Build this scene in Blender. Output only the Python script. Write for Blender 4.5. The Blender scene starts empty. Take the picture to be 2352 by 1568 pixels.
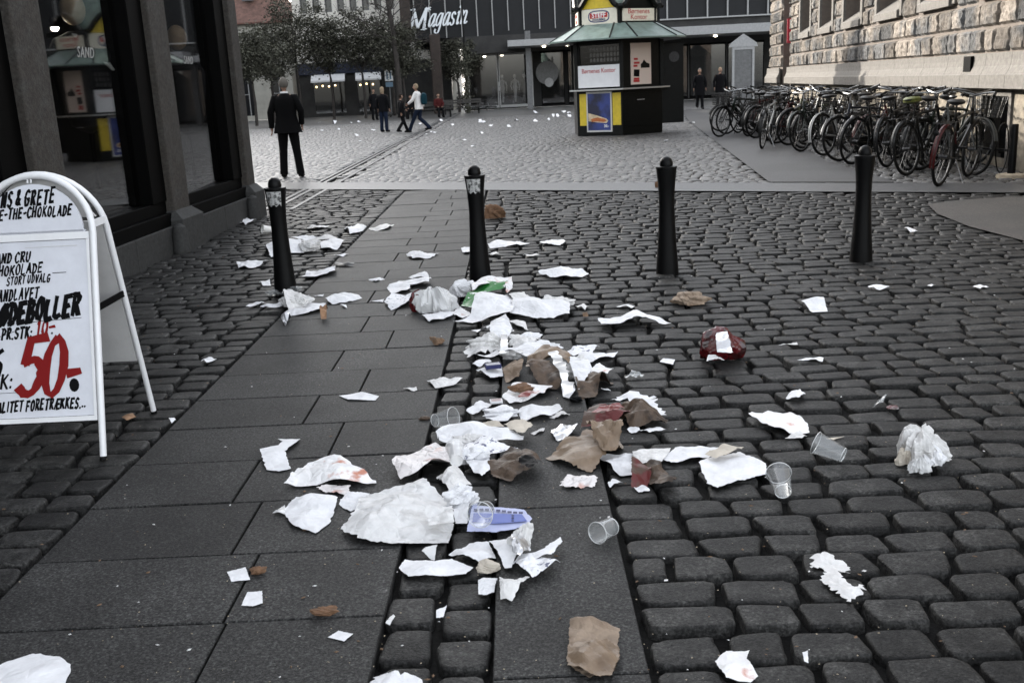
import bpy, bmesh, math, random
import numpy as np
from mathutils import Vector, Matrix, noise
from mathutils.geometry import delaunay_2d_cdt
random.seed(7); RNG = np.random.default_rng(7)
C = bpy.context.scene.collection
R = math.radians
# ---------------------------------------------------------------- camera
F, CX, CY, EYE = 2287.0, 1176.0, 784.0, 1.5
AX = ((0.998829723, 0.0470359241, 0.0112608377), (-0.000846783385, 0.249801099, -0.968296801), (-0.0483577045, 0.96715409, 0.249548591))
cam_d = bpy.data.cameras.new('camera'); cam = bpy.data.objects.new('camera', cam_d); C.objects.link(cam)
cam_d.sensor_width = 36.0; cam_d.lens = 36.0 * F / 2352.0; cam_d.clip_start = 0.05; cam_d.clip_end = 900
cam.matrix_world = Matrix.Translation((0, 0, EYE)) @ Matrix(AX).to_4x4()
cam_d.dof.use_dof = True; cam_d.dof.focus_distance = 5.5; cam_d.dof.aperture_fstop = 9.0
bpy.context.scene.camera = cam
# ---------------------------------------------------------------- light
SUN_AZ, SUN_EL = R(-42), R(18)          # the low sun stands beyond the square, to the west
world = bpy.data.worlds.new('World'); bpy.context.scene.world = world; world.use_nodes = True
_nt = world.node_tree; _bg = _nt.nodes['Background']
_sky = _nt.nodes.new('ShaderNodeTexSky'); _sky.sky_type = 'NISHITA'; _sky.sun_disc = False
_sky.sun_elevation = SUN_EL; _sky.sun_rotation = SUN_AZ; _sky.dust_density = 3.0; _sky.air_density = 1.0; _sky.ozone_density = 1.0
_hsv = _nt.nodes.new('ShaderNodeHueSaturation'); _hsv.inputs['Saturation'].default_value = 0.25
_nt.links.new(_sky.outputs[0], _hsv.inputs['Color']); _nt.links.new(_hsv.outputs[0], _bg.inputs[0]); _bg.inputs[1].default_value = 0.15
sun_d = bpy.data.lights.new('sun', 'SUN'); sun_d.energy = 2.0; sun_d.angle = R(0.6); sun_d.color = (1.0, 0.93, 0.83)
sun = bpy.data.objects.new('sun', sun_d); C.objects.link(sun)
SUN = Vector((math.sin(SUN_AZ) * math.cos(SUN_EL), math.cos(SUN_AZ) * math.cos(SUN_EL), math.sin(SUN_EL)))
sun.rotation_euler = (-SUN).to_track_quat('-Z', 'Y').to_euler()
vs = bpy.context.scene.view_settings
vs.view_transform = 'Standard'; vs.look = 'None'; vs.gamma = 1.0; vs.exposure = 2.35
bpy.context.scene.cycles.max_bounces = 8; bpy.context.scene.cycles.transparent_max_bounces = 12

# ---------------------------------------------------------------- helpers
def ray(x, y):
    c = (x - CX, -(y - CY), -F)
    return Vector([sum(AX[i][j] * c[j] for j in range(3)) for i in range(3)])
def G(x, y, z=0.0):
    d = ray(x, y); s = (z - EYE) / d.z
    return Vector((d.x * s, d.y * s, z))
def at(x, y, Y):
    d = ray(x, y); s = Y / d.y
    return Vector((d.x * s, Y, EYE + d.z * s))

MATS = {}
def mat(name, col, rough=0.6, metal=0.0, var=0.0, vscale=8.0, island=0.0, bump=0.0, bscale=60.0, spec=0.5, sub=0.0, trans=0.0, col2=None, c2=(0.55, 0.65), c2scale=5.0, emit=0.0, detail=6.0, crinkle=0.0, crs=24.0, spots=None, scuff=0.0, grain=None):
    m = bpy.data.materials.new(name); m.use_nodes = True; nt = m.node_tree; N = nt.nodes; L = nt.links
    b = N['Principled BSDF']
    b.inputs['Base Color'].default_value = (*col, 1); b.inputs['Roughness'].default_value = rough; b.inputs['Metallic'].default_value = metal
    b.inputs['Specular IOR Level'].default_value = spec
    if trans: b.inputs['Transmission Weight'].default_value = trans
    if emit:
        b.inputs['Emission Color'].default_value = (*col, 1); b.inputs['Emission Strength'].default_value = emit
    tc = N.new('ShaderNodeTexCoord'); src = None
    if col2 is not None:
        n2 = N.new('ShaderNodeTexNoise'); n2.inputs['Scale'].default_value = c2scale; n2.inputs['Detail'].default_value = 5; L.new(tc.outputs['Object'], n2.inputs['Vector'])
        rp = N.new('ShaderNodeValToRGB'); rp.color_ramp.elements[0].position = c2[0]; rp.color_ramp.elements[1].position = c2[1]
        rp.color_ramp.elements[0].color = (*col, 1); rp.color_ramp.elements[1].color = (*col2, 1)
        L.new(n2.outputs['Fac'], rp.inputs[0]); src = rp.outputs[0]
    def scale_by(fac_socket, lo, hi, frm=(0, 1)):
        nonlocal src
        mr = N.new('ShaderNodeMapRange'); mr.inputs['From Min'].default_value = frm[0]; mr.inputs['From Max'].default_value = frm[1]; mr.inputs['To Min'].default_value = lo; mr.inputs['To Max'].default_value = hi
        L.new(fac_socket, mr.inputs['Value'])
        mx = N.new('ShaderNodeMix'); mx.data_type = 'RGBA'; mx.blend_type = 'MULTIPLY'; mx.inputs['Factor'].default_value = 1.0
        if src is None: mx.inputs['A'].default_value = (*col, 1)
        else: L.new(src, mx.inputs['A'])
        L.new(mr.outputs[0], mx.inputs['B']); src = mx.outputs['Result']
    if var:
        n = N.new('ShaderNodeTexNoise'); n.inputs['Scale'].default_value = vscale; n.inputs['Detail'].default_value = detail; n.inputs['Roughness'].default_value = 0.7
        L.new(tc.outputs['Object'], n.inputs['Vector']); scale_by(n.outputs['Fac'], 1 - 1.3 * var, 1 + 1.3 * var, (0.36, 0.64))
    if island:
        g = N.new('ShaderNodeNewGeometry'); scale_by(g.outputs['Random Per Island'], 1 - island, 1 + island)
    if scuff:
        n = N.new('ShaderNodeTexNoise'); n.inputs['Scale'].default_value = 5.0; n.inputs['Detail'].default_value = 9; n.inputs['Roughness'].default_value = 0.78; n.inputs['Distortion'].default_value = 1.5
        L.new(tc.outputs['Object'], n.inputs['Vector']); scale_by(n.outputs['Fac'], 1.0, 1.0 + scuff, (0.58, 0.74))
    if grain:
        vo = N.new('ShaderNodeTexVoronoi'); vo.inputs['Scale'].default_value = grain[0]; L.new(tc.outputs['Object'], vo.inputs['Vector'])
        se = N.new('ShaderNodeSeparateColor'); L.new(vo.outputs['Color'], se.inputs[0]); pw = N.new('ShaderNodeMath'); pw.operation = 'POWER'; pw.inputs[1].default_value = 1.6; L.new(se.outputs[0], pw.inputs[0]); scale_by(pw.outputs[0], 1 - grain[1] * .6, 1 + grain[1])
    if spots:
        vo = N.new('ShaderNodeTexVoronoi'); vo.inputs['Scale'].default_value = spots[0]; L.new(tc.outputs['Object'], vo.inputs['Vector'])
        wn = N.new('ShaderNodeMath'); wn.operation = 'LESS_THAN'; L.new(vo.outputs['Distance'], wn.inputs[0]); wn.inputs[1].default_value = spots[1]; scale_by(wn.outputs[0], 1.0, spots[2])
    if src is not None: L.new(src, b.inputs['Base Color'])
    if crinkle:
        v = N.new('ShaderNodeTexVoronoi'); v.feature = 'DISTANCE_TO_EDGE'; v.inputs['Scale'].default_value = crs
        n = N.new('ShaderNodeTexNoise'); n.inputs['Scale'].default_value = crs * .35; n.inputs['Detail'].default_value = 2; L.new(tc.outputs['Object'], n.inputs['Vector'])
        ad = N.new('ShaderNodeMix'); ad.data_type = 'RGBA'; ad.inputs['Factor'].default_value = 0.12; L.new(tc.outputs['Object'], ad.inputs['A']); L.new(n.outputs['Color'], ad.inputs['B']); L.new(ad.outputs['Result'], v.inputs['Vector'])
        bp = N.new('ShaderNodeBump'); bp.inputs['Strength'].default_value = crinkle; bp.inputs['Distance'].default_value = 0.02
        L.new(v.outputs['Distance'], bp.inputs['Height']); L.new(bp.outputs[0], b.inputs['Normal'])
    if bump:
        n = N.new('ShaderNodeTexNoise'); n.inputs['Scale'].default_value = bscale; n.inputs['Detail'].default_value = 4
        L.new(tc.outputs['Object'], n.inputs['Vector'])
        bp = N.new('ShaderNodeBump'); bp.inputs['Strength'].default_value = bump; bp.inputs['Distance'].default_value = 0.01
        L.new(n.outputs['Fac'], bp.inputs['Height']); L.new(bp.outputs[0], b.inputs['Normal'])
    MATS[name] = m
    return m

def glassy(name, tint=(0.9, 0.95, 0.95), ior=1.5, rough=0.02, body=None, body_mix=0.0, refl=1.0):
    """thin clear sheet: transparent through, mirror-like by Fresnel"""
    m = bpy.data.materials.new(name); m.use_nodes = True; nt = m.node_tree; N = nt.nodes; L = nt.links
    N.remove(N['Principled BSDF'])
    t = N.new('ShaderNodeBsdfTransparent'); t.inputs[0].default_value = (*tint, 1)
    g = N.new('ShaderNodeBsdfGlossy'); g.inputs['Roughness'].default_value = rough; g.inputs['Color'].default_value = (refl, refl, refl, 1)
    lw = N.new('ShaderNodeLayerWeight'); lw.inputs[0].default_value = 0.5; pw = N.new('ShaderNodeMath'); pw.operation = 'POWER'; pw.inputs[1].default_value = 5.0; L.new(lw.outputs['Facing'], pw.inputs[0])
    f0 = ((ior - 1) / (ior + 1)) ** 2; fr = N.new('ShaderNodeMapRange'); fr.inputs['To Min'].default_value = f0; fr.inputs['To Max'].default_value = 1.0; L.new(pw.outputs[0], fr.inputs[0])
    mx = N.new('ShaderNodeMixShader'); L.new(fr.outputs[0], mx.inputs[0]); L.new(g.outputs[0], mx.inputs[2])
    base = t.outputs[0]
    if body:
        d = N.new('ShaderNodeBsdfDiffuse'); d.inputs[0].default_value = (*body, 1)
        m2 = N.new('ShaderNodeMixShader'); m2.inputs[0].default_value = body_mix; L.new(base, m2.inputs[1]); L.new(d.outputs[0], m2.inputs[2]); base = m2.outputs[0]
    L.new(base, mx.inputs[1]); L.new(mx.outputs[0], N['Material Output'].inputs[0])
    MATS[name] = m
    return m

class MB:
    def __init__(s): s.v = []; s.f = []
    def add(s, vs, fs):
        o = len(s.v); s.v += [tuple(p) for p in vs]; s.f += [tuple(i + o for i in f) for f in fs]; return s
    def box(s, lo, hi, rz=0.0, piv=None):
        (a, b, c), (d, e, g) = lo, hi
        vs = [Vector(p) for p in ((a,b,c),(d,b,c),(d,e,c),(a,e,c),(a,b,g),(d,b,g),(d,e,g),(a,e,g))]
        if rz:
            pv = Vector(piv or ((a+d)/2, (b+e)/2, 0)); M = Matrix.Rotation(rz, 3, 'Z'); vs = [M @ (p - pv) + pv for p in vs]
        return s.add(vs, [(0,3,2,1),(4,5,6,7),(0,1,5,4),(1,2,6,5),(2,3,7,6),(3,0,4,7)])
    def beam(s, p, q, w, h, up=(0, 0, 1)):
        p, q = Vector(p), Vector(q); d = (q - p).normalized(); u = Vector(up); x = d.cross(u)
        if x.length < 1e-4: x = d.cross(Vector((1, 0, 0)))
        x.normalize(); u = x.cross(d).normalized(); vs = []
        for b in (p, q):
            for i, j in ((-1,-1),(1,-1),(1,1),(-1,1)): vs.append(b + x * (i * w / 2) + u * (j * h / 2))
        return s.add(vs, [(0,1,2,3),(7,6,5,4),(0,4,5,1),(1,5,6,2),(2,6,7,3),(3,7,4,0)])
    def tube(s, pts, r, n=8, closed=False, caps=True):
        pts = [Vector(p) for p in pts]; k = len(pts); rs = r if isinstance(r, (list, tuple)) else [r] * k
        vs = []; prev = None
        for i, p in enumerate(pts):
            a = pts[(i - 1) % k] if (i or closed) else p; b = pts[(i + 1) % k] if (i < k - 1 or closed) else p
            d = (b - a).normalized()
            if prev is None:
                x = d.cross(Vector((0, 0, 1)))
                if x.length < 1e-3: x = d.cross(Vector((0, 1, 0)))
            else: x = prev - d * prev.dot(d)
            x.normalize(); prev = x; y = d.cross(x)
            for j in range(n):
                t = 2 * math.pi * j / n; vs.append(p + (x * math.cos(t) + y * math.sin(t)) * rs[i])
        fs = []
        for i in range(k if closed else k - 1):
            for j in range(n): fs.append((i*n+j, i*n+(j+1)%n, ((i+1)%k)*n+(j+1)%n, ((i+1)%k)*n+j))
        if not closed and caps: fs += [tuple(range(n))[::-1], tuple(range((k-1)*n, k*n))]
        return s.add(vs, fs)
    def lathe(s, prof, n=20, c=(0, 0, 0), M=None, sx=1.0, sy=1.0, caps=True):
        vs = []
        for r, z in prof:
            for j in range(n):
                t = 2 * math.pi * j / n; p = Vector((r * math.cos(t) * sx, r * math.sin(t) * sy, z))
                if M: p = M @ p
                vs.append(p + Vector(c))
        fs = []
        for i in range(len(prof) - 1):
            for j in range(n): fs.append((i*n+j, i*n+(j+1)%n, (i+1)*n+(j+1)%n, (i+1)*n+j))
        if caps: fs += [tuple(range(n))[::-1], tuple(range((len(prof)-1)*n, len(prof)*n))]
        return s.add(vs, fs)
    def prism(s, poly, z0, z1, sc=1.0, c=None):
        n = len(poly); c = c or (sum(p[0] for p in poly)/n, sum(p[1] for p in poly)/n)
        vs = [(x, y, z0) for x, y in poly] + [(c[0]+(x-c[0])*sc, c[1]+(y-c[1])*sc, z1) for x, y in poly]
        return s.add(vs, [tuple(range(n))[::-1], tuple(range(n, 2*n))] + [(i, (i+1)%n, n+(i+1)%n, n+i) for i in range(n)])
    def ball(s, c, r, n=10, m=7, sc=(1, 1, 1), M=None):
        vs = []
        for i in range(m + 1):
            t = math.pi * i / m
            for j in range(n):
                a = 2 * math.pi * j / n; p = Vector((math.sin(t)*math.cos(a)*r*sc[0], math.sin(t)*math.sin(a)*r*sc[1], math.cos(t)*r*sc[2]))
                if M: p = M @ p
                vs.append(p + Vector(c))
        return s.add(vs, [(i*n+j, (i+1)*n+j, (i+1)*n+(j+1)%n, i*n+(j+1)%n) for i in range(m) for j in range(n)])
    def xf(s, M):
        s.v = [tuple(M @ Vector(p)) for p in s.v]; return s
    def build(s, name, m, parent=None, smooth=False, bevel=0.0, solid=0.0, local=False):
        me = bpy.data.meshes.new(name)
        off = Vector((0, 0, 0)) if (parent is None or local) else wloc(parent)
        me.from_pydata([tuple(Vector(p) - off) for p in s.v], [], s.f); me.update()
        return link(name, me, m, parent, smooth, bevel, solid)
def wloc(o):
    p = Vector((0, 0, 0))
    while o is not None: p += Vector(o.location); o = o.parent
    return p
def link(name, me, m, parent=None, smooth=False, bevel=0.0, solid=0.0):
    if m: me.materials.append(MATS[m] if isinstance(m, str) else m)
    if smooth:
        for p in me.polygons: p.use_smooth = True
        try: me.set_sharp_from_angle(angle=R(40))
        except Exception: pass
    o = bpy.data.objects.new(name, me); C.objects.link(o)
    if parent is not None: o.parent = parent
    if bevel:
        b = o.modifiers.new('edge', 'BEVEL'); b.width = bevel; b.segments = 2; b.limit_method = 'ANGLE'
    if solid:
        b = o.modifiers.new('thickness', 'SOLIDIFY'); b.thickness = solid; b.offset = 0
    return o
def tag(o, label=None, cat=None, group=None, kind=None):
    if label: o['label'] = label
    if cat: o['category'] = cat
    if group: o['group'] = group
    if kind: o['kind'] = kind
    return o
def thing(name, label, cat, loc=(0, 0, 0), rz=0.0, group=None):
    o = bpy.data.objects.new(name, None); C.objects.link(o); o.location = loc; o.rotation_euler = (0, 0, rz); o.empty_display_size = 0.1
    return tag(o, label, cat, group)
def copy_tree(o, parent=None):
    c = o.copy(); C.objects.link(c); c.parent = parent
    for ch in list(o.children): copy_tree(ch, c)
    return c
def np_mesh(name, V, loops, starts, m, smooth=False):
    me = bpy.data.meshes.new(name); me.vertices.add(len(V)); me.vertices.foreach_set('co', V.astype(np.float32).ravel())
    me.loops.add(len(loops)); me.loops.foreach_set('vertex_index', loops.astype(np.int32))
    me.polygons.add(len(starts)); me.polygons.foreach_set('loop_start', starts.astype(np.int32))
    if smooth: me.polygons.foreach_set('use_smooth', np.ones(len(starts), dtype=bool))
    me.update(calc_edges=True); me.validate()
    return link(name, me, m)
_fontcache = {}
def text_geo(txt, size, bold=0.0, shear=0.0, align='CENTER', ext=0.002, space=1.0, line=1.0):
    cu = bpy.data.curves.new('t', 'FONT'); cu.body = txt; cu.size = size; cu.offset = bold; cu.shear = shear; cu.align_x = align; cu.align_y = 'CENTER'
    cu.extrude = ext; cu.space_character = space; cu.space_line = line; cu.resolution_u = 3
    ob = bpy.data.objects.new('t', cu); C.objects.link(ob); dg = bpy.context.evaluated_depsgraph_get(); dg.update()
    me = bpy.data.meshes.new_from_object(ob.evaluated_get(dg)); vs_ = [v.co.copy() for v in me.vertices]; fs_ = [tuple(p.vertices) for p in me.polygons]
    bpy.data.objects.remove(ob); bpy.data.curves.remove(cu); bpy.data.meshes.remove(me)
    return vs_, fs_
def put_text(mb, txt, size, org, xd, zd, sx=1.0, **kw):
    v_, f_ = text_geo(txt, size, **kw); xd = Vector(xd).normalized(); zd = Vector(zd).normalized(); nd = xd.cross(zd)
    mb.add([Vector(org) + xd * (p.x * sx) + zd * p.y + nd * p.z for p in v_], f_)
# brush lettering: strokes on a unit box
def _el(cx, cy, rx, ry, a0, a1, n=12): return [(cx + rx * math.cos(R(a0 + (a1 - a0) * i / n)), cy + ry * math.sin(R(a0 + (a1 - a0) * i / n))) for i in range(n + 1)]
GL = {
 'A': [[(0,0),(.5,1)],[(.48,1),(.92,0)],[(.16,.34),(.8,.38)]], 'B': [[(.1,0),(.14,1)],[(0,.98),(.55,1),(.78,.8),(.5,.56),(.15,.5)],[(.2,.52),(.7,.48),(.86,.25),(.6,.02),(0,.02)]],
 'C': [[(.88,.82),(.6,1),(.22,.85),(.05,.5),(.2,.12),(.55,0),(.9,.14)]], 'D': [[(.14,0),(.18,1)],[(0,.98),(.5,.97),(.85,.66),(.82,.3),(.5,.04),(0,.02)]],
 'E': [[(.14,1),(.1,0)],[(.1,.98),(.88,1)],[(.1,.5),(.72,.54)],[(.06,.02),(.86,.04)]], 'F': [[(.14,1),(.1,0)],[(.1,.98),(.88,1)],[(.1,.5),(.72,.54)]],
 'G': [[(.88,.86),(.55,1),(.18,.82),(.04,.42),(.25,.04),(.65,.02),(.86,.2),(.88,.44)],[(.5,.42),(1,.46)]], 'H': [[(.1,1),(.06,0)],[(.85,1),(.82,0)],[(.06,.48),(.84,.54)]],
 'I': [[(.45,1),(.4,0)]], 'K': [[(.12,1),(.08,0)],[(.85,1),(.12,.44)],[(.32,.55),(.92,0)]], 'L': [[(.14,1),(.1,.02),(.82,.04)]],
 'M': [[(.02,0),(.14,1)],[(.14,1),(.48,.3)],[(.48,.3),(.86,1)],[(.86,1),(.96,0)]], 'N': [[(.06,0),(.1,1)],[(.1,1),(.8,0)],[(.8,0),(.86,1)]],
 'O': [_el(.47,.5,.42,.5,100,455)], 'P': [[(.12,0),(.16,1)],[(0,.97),(.6,1),(.84,.76),(.6,.5),(.14,.46)]], 'R': [[(.12,0),(.16,1)],[(0,.97),(.6,1),(.82,.76),(.55,.54),(.14,.5)],[(.35,.5),(.92,0)]],
 'S': [[(.82,.88),(.5,1),(.14,.84),(.24,.58),(.66,.44),(.82,.2),(.5,0),(.06,.12)]], 'T': [[(0,.97),(.95,1)],[(.5,1),(.44,0)]], 'U': [[(.1,1),(.08,.3),(.4,0),(.76,.25),(.85,1)]],
 'V': [[(.05,1),(.42,0)],[(.42,0),(.92,1)]], 'Æ': [[(0,0),(.42,1)],[(.45,1),(.5,0)],[(.12,.34),(.5,.36)],[(.44,.98),(1,1)],[(.5,.5),(.92,.53)],[(.5,.02),(1.0,.04)]],
 'Ø': [_el(.47,.5,.42,.5,100,455),[(.02,-.02),(.95,1.03)]], '&': [[(.9,0),(.25,.72),(.4,1),(.6,.8),(.1,.3),(.35,0),(.85,.4)]], '.': [[(.3,.0),(.45,.07)]], ':': [[(.3,.05),(.42,.14)],[(.34,.55),(.46,.64)]],
 '-': [[(.1,.45),(.85,.52)]], '0': [_el(.45,.5,.4,.5,95,452)], '1': [[(.1,.75),(.45,1)],[(.45,1),(.42,0)]], '5': [[(.9,1),(.25,.96)],[(.25,.96),(.14,.56)],[(.14,.56),(.6,.6),(.86,.36),(.65,.06),(.3,0),(.02,.1)]],
 '6': [[(.75,.98),(.3,.75),(.08,.35),(.3,.02),(.7,.08),(.78,.35),(.5,.52),(.15,.38)]], '_': [[(0,.0),(1,.06)]],
 # slanted serif lower case for the shop sign
 'm1': [[(.0,0),(.22,.02)],[(.1,0),(.18,1)],[(.0,1),(.2,.99)],[(.18,1),(.46,.12)],[(.46,.1),(.86,1)],[(.82,1),(1.0,1)],[(.86,1),(.8,0)],[(.66,0),(.95,.02)]],
 'a': [[(.82,.62),(.5,.7),(.12,.42),(.1,.12),(.3,0),(.6,.2),(.82,.62)],[(.86,.68),(.74,.12),(.86,.0),(1.02,.12)]],
 'g': [[(.82,.62),(.5,.7),(.12,.42),(.1,.14),(.3,.02),(.6,.2),(.82,.62)],[(.88,.68),(.68,-.22),(.4,-.38),(.08,-.3),(.1,-.16)]],
 's': [[(.78,.56),(.5,.7),(.2,.56),(.3,.38),(.66,.26),(.66,.06),(.36,-.02),(.06,.12)]], 'i': [[(.25,.6),(.48,.7),(.34,.1),(.5,0),(.72,.1)],[(.5,.9),(.56,.98)]],
 'n': [[(.0,.62),(.2,.7),(.1,0)],[(.14,.4),(.5,.7),(.74,.6),(.64,.1),(.78,0),(1.0,.1)]], '*': [[(.5,0),(.5,1)],[(.05,.3),(.95,.7)],[(.05,.7),(.95,.3)]],
}
def _smooth(pts, k=4):
    if len(pts) < 3 or len(pts) > 12: return [Vector(p) for p in pts]
    P = [Vector(p) for p in pts]; P = [P[0] * 2 - P[1]] + P + [P[-1] * 2 - P[-2]]; out = []
    for i in range(1, len(P) - 2):
        for j in range(k):
            t = j / k; a, b, c, d = P[i-1:i+3]
            out.append(0.5 * (2*b + (c-a)*t + (2*a-5*b+4*c-d)*t*t + (3*b-a-3*c+d)*t*t*t))
    return out + [P[-2]]
_ink = [0]
def brush(mb, keys, org, xd, zd, h, w=0.55, gap=0.12, width=0.09, slant=0.2, nib=35, contrast=0.45, jit=0.03, rise=0.0, sweep=True, depth=0.0006, rnd=None):
    """letters painted with a flat brush on the plane org + xd, zd"""
    rnd = rnd or random.Random(hash(len(keys)) + int(h * 1e4)); xd = Vector(xd).normalized(); zd = Vector(zd).normalized(); nd = xd.cross(zd); x0 = 0.0
    for k in keys:
        if k == ' ': x0 += w * h * 0.55; continue
        cw = w * h * {'I': .35, '.': .3, ':': .35, '1': .5, 'M': 1.2, 'm1': 1.5, 'Æ': 1.35, 'i': .62, 's': .8, '-': .7}.get(k, 1.0); dy = rnd.uniform(-jit, jit) * h; hs = h * rnd.uniform(1 - jit, 1 + jit)
        for st in GL[k]:
            P = [Vector((x0 + p.x * cw + slant * p.y * hs, p.y * hs + dy + rise * (x0 + p.x * cw))) for p in _smooth(st)]
            _ink[0] = (_ink[0] + 1) % 40; t0 = depth + _ink[0] * 0.00006; vs_ = []
            for i, p in enumerate(P):
                d = (P[min(i+1, len(P)-1)] - P[max(i-1, 0)]).normalized(); nrm = Vector((-d.y, d.x)); ang = math.atan2(d.y, d.x)
                ww = width * h * 0.5 * ((1 - contrast) + contrast * abs(math.sin(ang - R(nib)))) * (1.0 + 0.25 * rnd.uniform(-1, 1) * (1 if sweep else 0))
                tt = t0 + 0.00004 * i / len(P)
                e = d * (width * h * 0.3) * (-1 if i == 0 else 1 if i == len(P) - 1 else 0)
                for sg in (-1, 1):
                    q = p + nrm * ww * sg + e * (0.6 + 0.5 * rnd.random()); vs_.append(Vector(org) + xd * q.x + zd * q.y + nd * tt)
            mb.add(vs_, [(2*i+1, 2*i, 2*i+2, 2*i+3) for i in range(len(P) - 1)])
        x0 += cw + gap * h
    return x0
def facade(mb, o, xd, W, z0, z1, openings, depth=0.2):
    """front of a wall with recessed openings (a0,a1,z0,z1); the wall faces xd turned clockwise"""
    o = Vector(o); xd = Vector((xd[0], xd[1], 0)).normalized(); nin = Vector((-xd.y, xd.x, 0))
    xs = sorted({0, W, *[a for q in openings for a in q[:2]]}); zs = sorted({z0, z1, *[a for q in openings for a in q[2:]]})
    P = lambda a, z, d=0: o + xd * a + nin * d + Vector((0, 0, z - o.z))
    for i in range(len(xs) - 1):
        for j in range(len(zs) - 1):
            a, b, c, d = xs[i], xs[i+1], zs[j], zs[j+1]; mx, mz = (a+b)/2, (c+d)/2
            if any(q[0] < mx < q[1] and q[2] < mz < q[3] for q in openings): continue
            mb.add([P(a,c), P(b,c), P(b,d), P(a,d)], [(0,1,2,3)])
    for a, b, c, d in openings:
        for (p, q, r_, t) in ((P(a,c),P(a,d),P(a,d,depth),P(a,c,depth)), (P(b,d),P(b,c),P(b,c,depth),P(b,d,depth)), (P(a,d),P(b,d),P(b,d,depth),P(a,d,depth)), (P(b,c),P(a,c),P(a,c,depth),P(b,c,depth))):
            mb.add([p, q, r_, t], [(0,1,2,3)])
# ---------------------------------------------------------------- materials
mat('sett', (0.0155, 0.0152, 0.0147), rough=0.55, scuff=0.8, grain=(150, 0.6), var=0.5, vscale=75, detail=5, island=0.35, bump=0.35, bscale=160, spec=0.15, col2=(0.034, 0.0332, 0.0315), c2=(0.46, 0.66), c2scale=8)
mat('sett_far', (0.088, 0.0855, 0.082), rough=0.42, var=0.2, vscale=20, island=0.35, spec=0.5)  # paler than the near setts: glare on the open square put into the colour
mat('slab', (0.029, 0.0287, 0.028), rough=0.6, var=0.55, vscale=95, detail=5, island=0.2, scuff=0.9, grain=(170, 0.85), spots=(3.3, 0.05, 1.8), bump=0.25, bscale=260, spec=0.16, col2=(0.0185, 0.0182, 0.0178), c2=(0.42, 0.6), c2scale=1.9)
mat('mortar', (0.006, 0.0058, 0.0055), rough=0.95, var=0.2, vscale=30, bump=0.4, bscale=90, spec=0.15)
mat('band', (0.045, 0.046, 0.048), rough=0.5, scuff=.6, grain=(60, .4), var=0.15, vscale=25, bump=0.1)
mat('asphalt', (0.03, 0.03, 0.031), rough=0.6, scuff=.7, grain=(70, .5), col2=(.022, .022, .022), c2=(.45, .6), c2scale=.8, var=0.2, vscale=60, bump=0.15, bscale=200)
mat('brown_paving', (0.036, 0.031, 0.0275), rough=0.7, scuff=.7, grain=(70, .5), col2=(.024, .022, .02), c2=(.45, .6), c2scale=1.1, var=0.22, vscale=70, bump=0.2, bscale=200)
mat('black_iron', (0.0025, 0.0025, 0.0027), rough=0.42, var=0.2, vscale=30, bump=0.12, bscale=90, spec=0.14)
mat('black_frame', (0.0012, 0.0012, 0.0012), rough=0.5, spec=0.05, var=0.15, vscale=6)
mat('granite', (0.042, 0.037, 0.032), rough=0.85, var=0.25, vscale=35, bump=0.5, bscale=70, spec=0.25, col2=(0.05, 0.047, 0.043), c2=(0.45, 0.7), c2scale=7)
mat('plinth_stone', (0.035, 0.035, 0.034), rough=0.8, var=0.22, vscale=25, bump=0.3, bscale=60, spec=0.3)
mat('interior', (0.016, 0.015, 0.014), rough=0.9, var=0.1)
mat('white_paint', (0.78, 0.78, 0.79), rough=0.35, var=0.03, vscale=6)
mat('board_white', (0.66, 0.67, 0.72), rough=0.42, var=0.04, vscale=9)
mat('board_grey', (0.54, 0.53, 0.52), rough=0.5, var=0.05)
mat('ink_black', (0.003, 0.003, 0.0035), rough=0.6, spec=.1)
mat('ink_red', (0.2, 0.006, 0.006), rough=0.55, spec=.2)
mat('sticker', (0.4, 0.4, 0.39), rough=0.6, var=0.3, vscale=60, col2=(0.06, 0.06, 0.06), c2=(0.5, 0.6), c2scale=40)
mat('black_rubber', (0.004, 0.004, 0.004), rough=0.7, spec=.2)
glassy('window_glass', tint=(0.75, 0.75, 0.75), ior=1.9, rough=0.025, refl=0.8)
glassy('clear_plastic', tint=(0.93, 0.94, 0.94), ior=1.6, rough=0.1, body=(0.8, 0.82, 0.83), body_mix=0.14)
glassy('dim_glass', tint=(0.7, 0.7, 0.7), ior=1.3, rough=0.02)
glassy('milky_plastic', tint=(0.9, 0.9, 0.9), ior=1.4, rough=0.15, body=(0.8, 0.8, 0.8), body_mix=0.62)
# ---------------------------------------------------------------- ground
tag(MB().add([(-150,-60,-.04),(150,-60,-.04),(150,200,-.04),(-150,200,-.04)], [(0,1,2,3)]).build('ground', 'mortar'), kind='structure')
def lwall(Y): return -3.571 + 0.034 * (Y - 8.814)
def rwall(Y): return 6.9 + 0.1016 * (Y - 13.0)
def inside(poly, x, y):
    res = np.zeros(x.shape, bool); j = len(poly) - 1
    for i in range(len(poly)):
        xi, yi = poly[i]; xj, yj = poly[j]
        c = ((yi > y) != (yj > y)) & (x < (xj - xi) * (y - yi) / (yj - yi + 1e-12) + xi); res ^= c; j = i
    return res
BANDY = lambda x: 14.9 - 0.52 * (x + 0.55)
BAND = [(-7.0, BANDY(-7)), (7.0, BANDY(7)), (7.0, BANDY(7) + 1.15), (-7.0, BANDY(-7) + 1.15)]
PATH = [(5.94, 34.4), (3.55, BANDY(3.55) + 1.3), (5.05, BANDY(5.05) + 1.3), (5.25, 17.0), (5.75, 20.2), (7.7, 34.4), (8.8, 46), (7.6, 46)]
BROWN = [(4.51, 10.98), (4.30, 10.2), (4.22, 9.3), (4.3, 8.2), (4.6, 7.2), (5.9, 7.2), (6.1, 11.0), (5.6, 11.25), (5.0, 11.2)]
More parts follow.
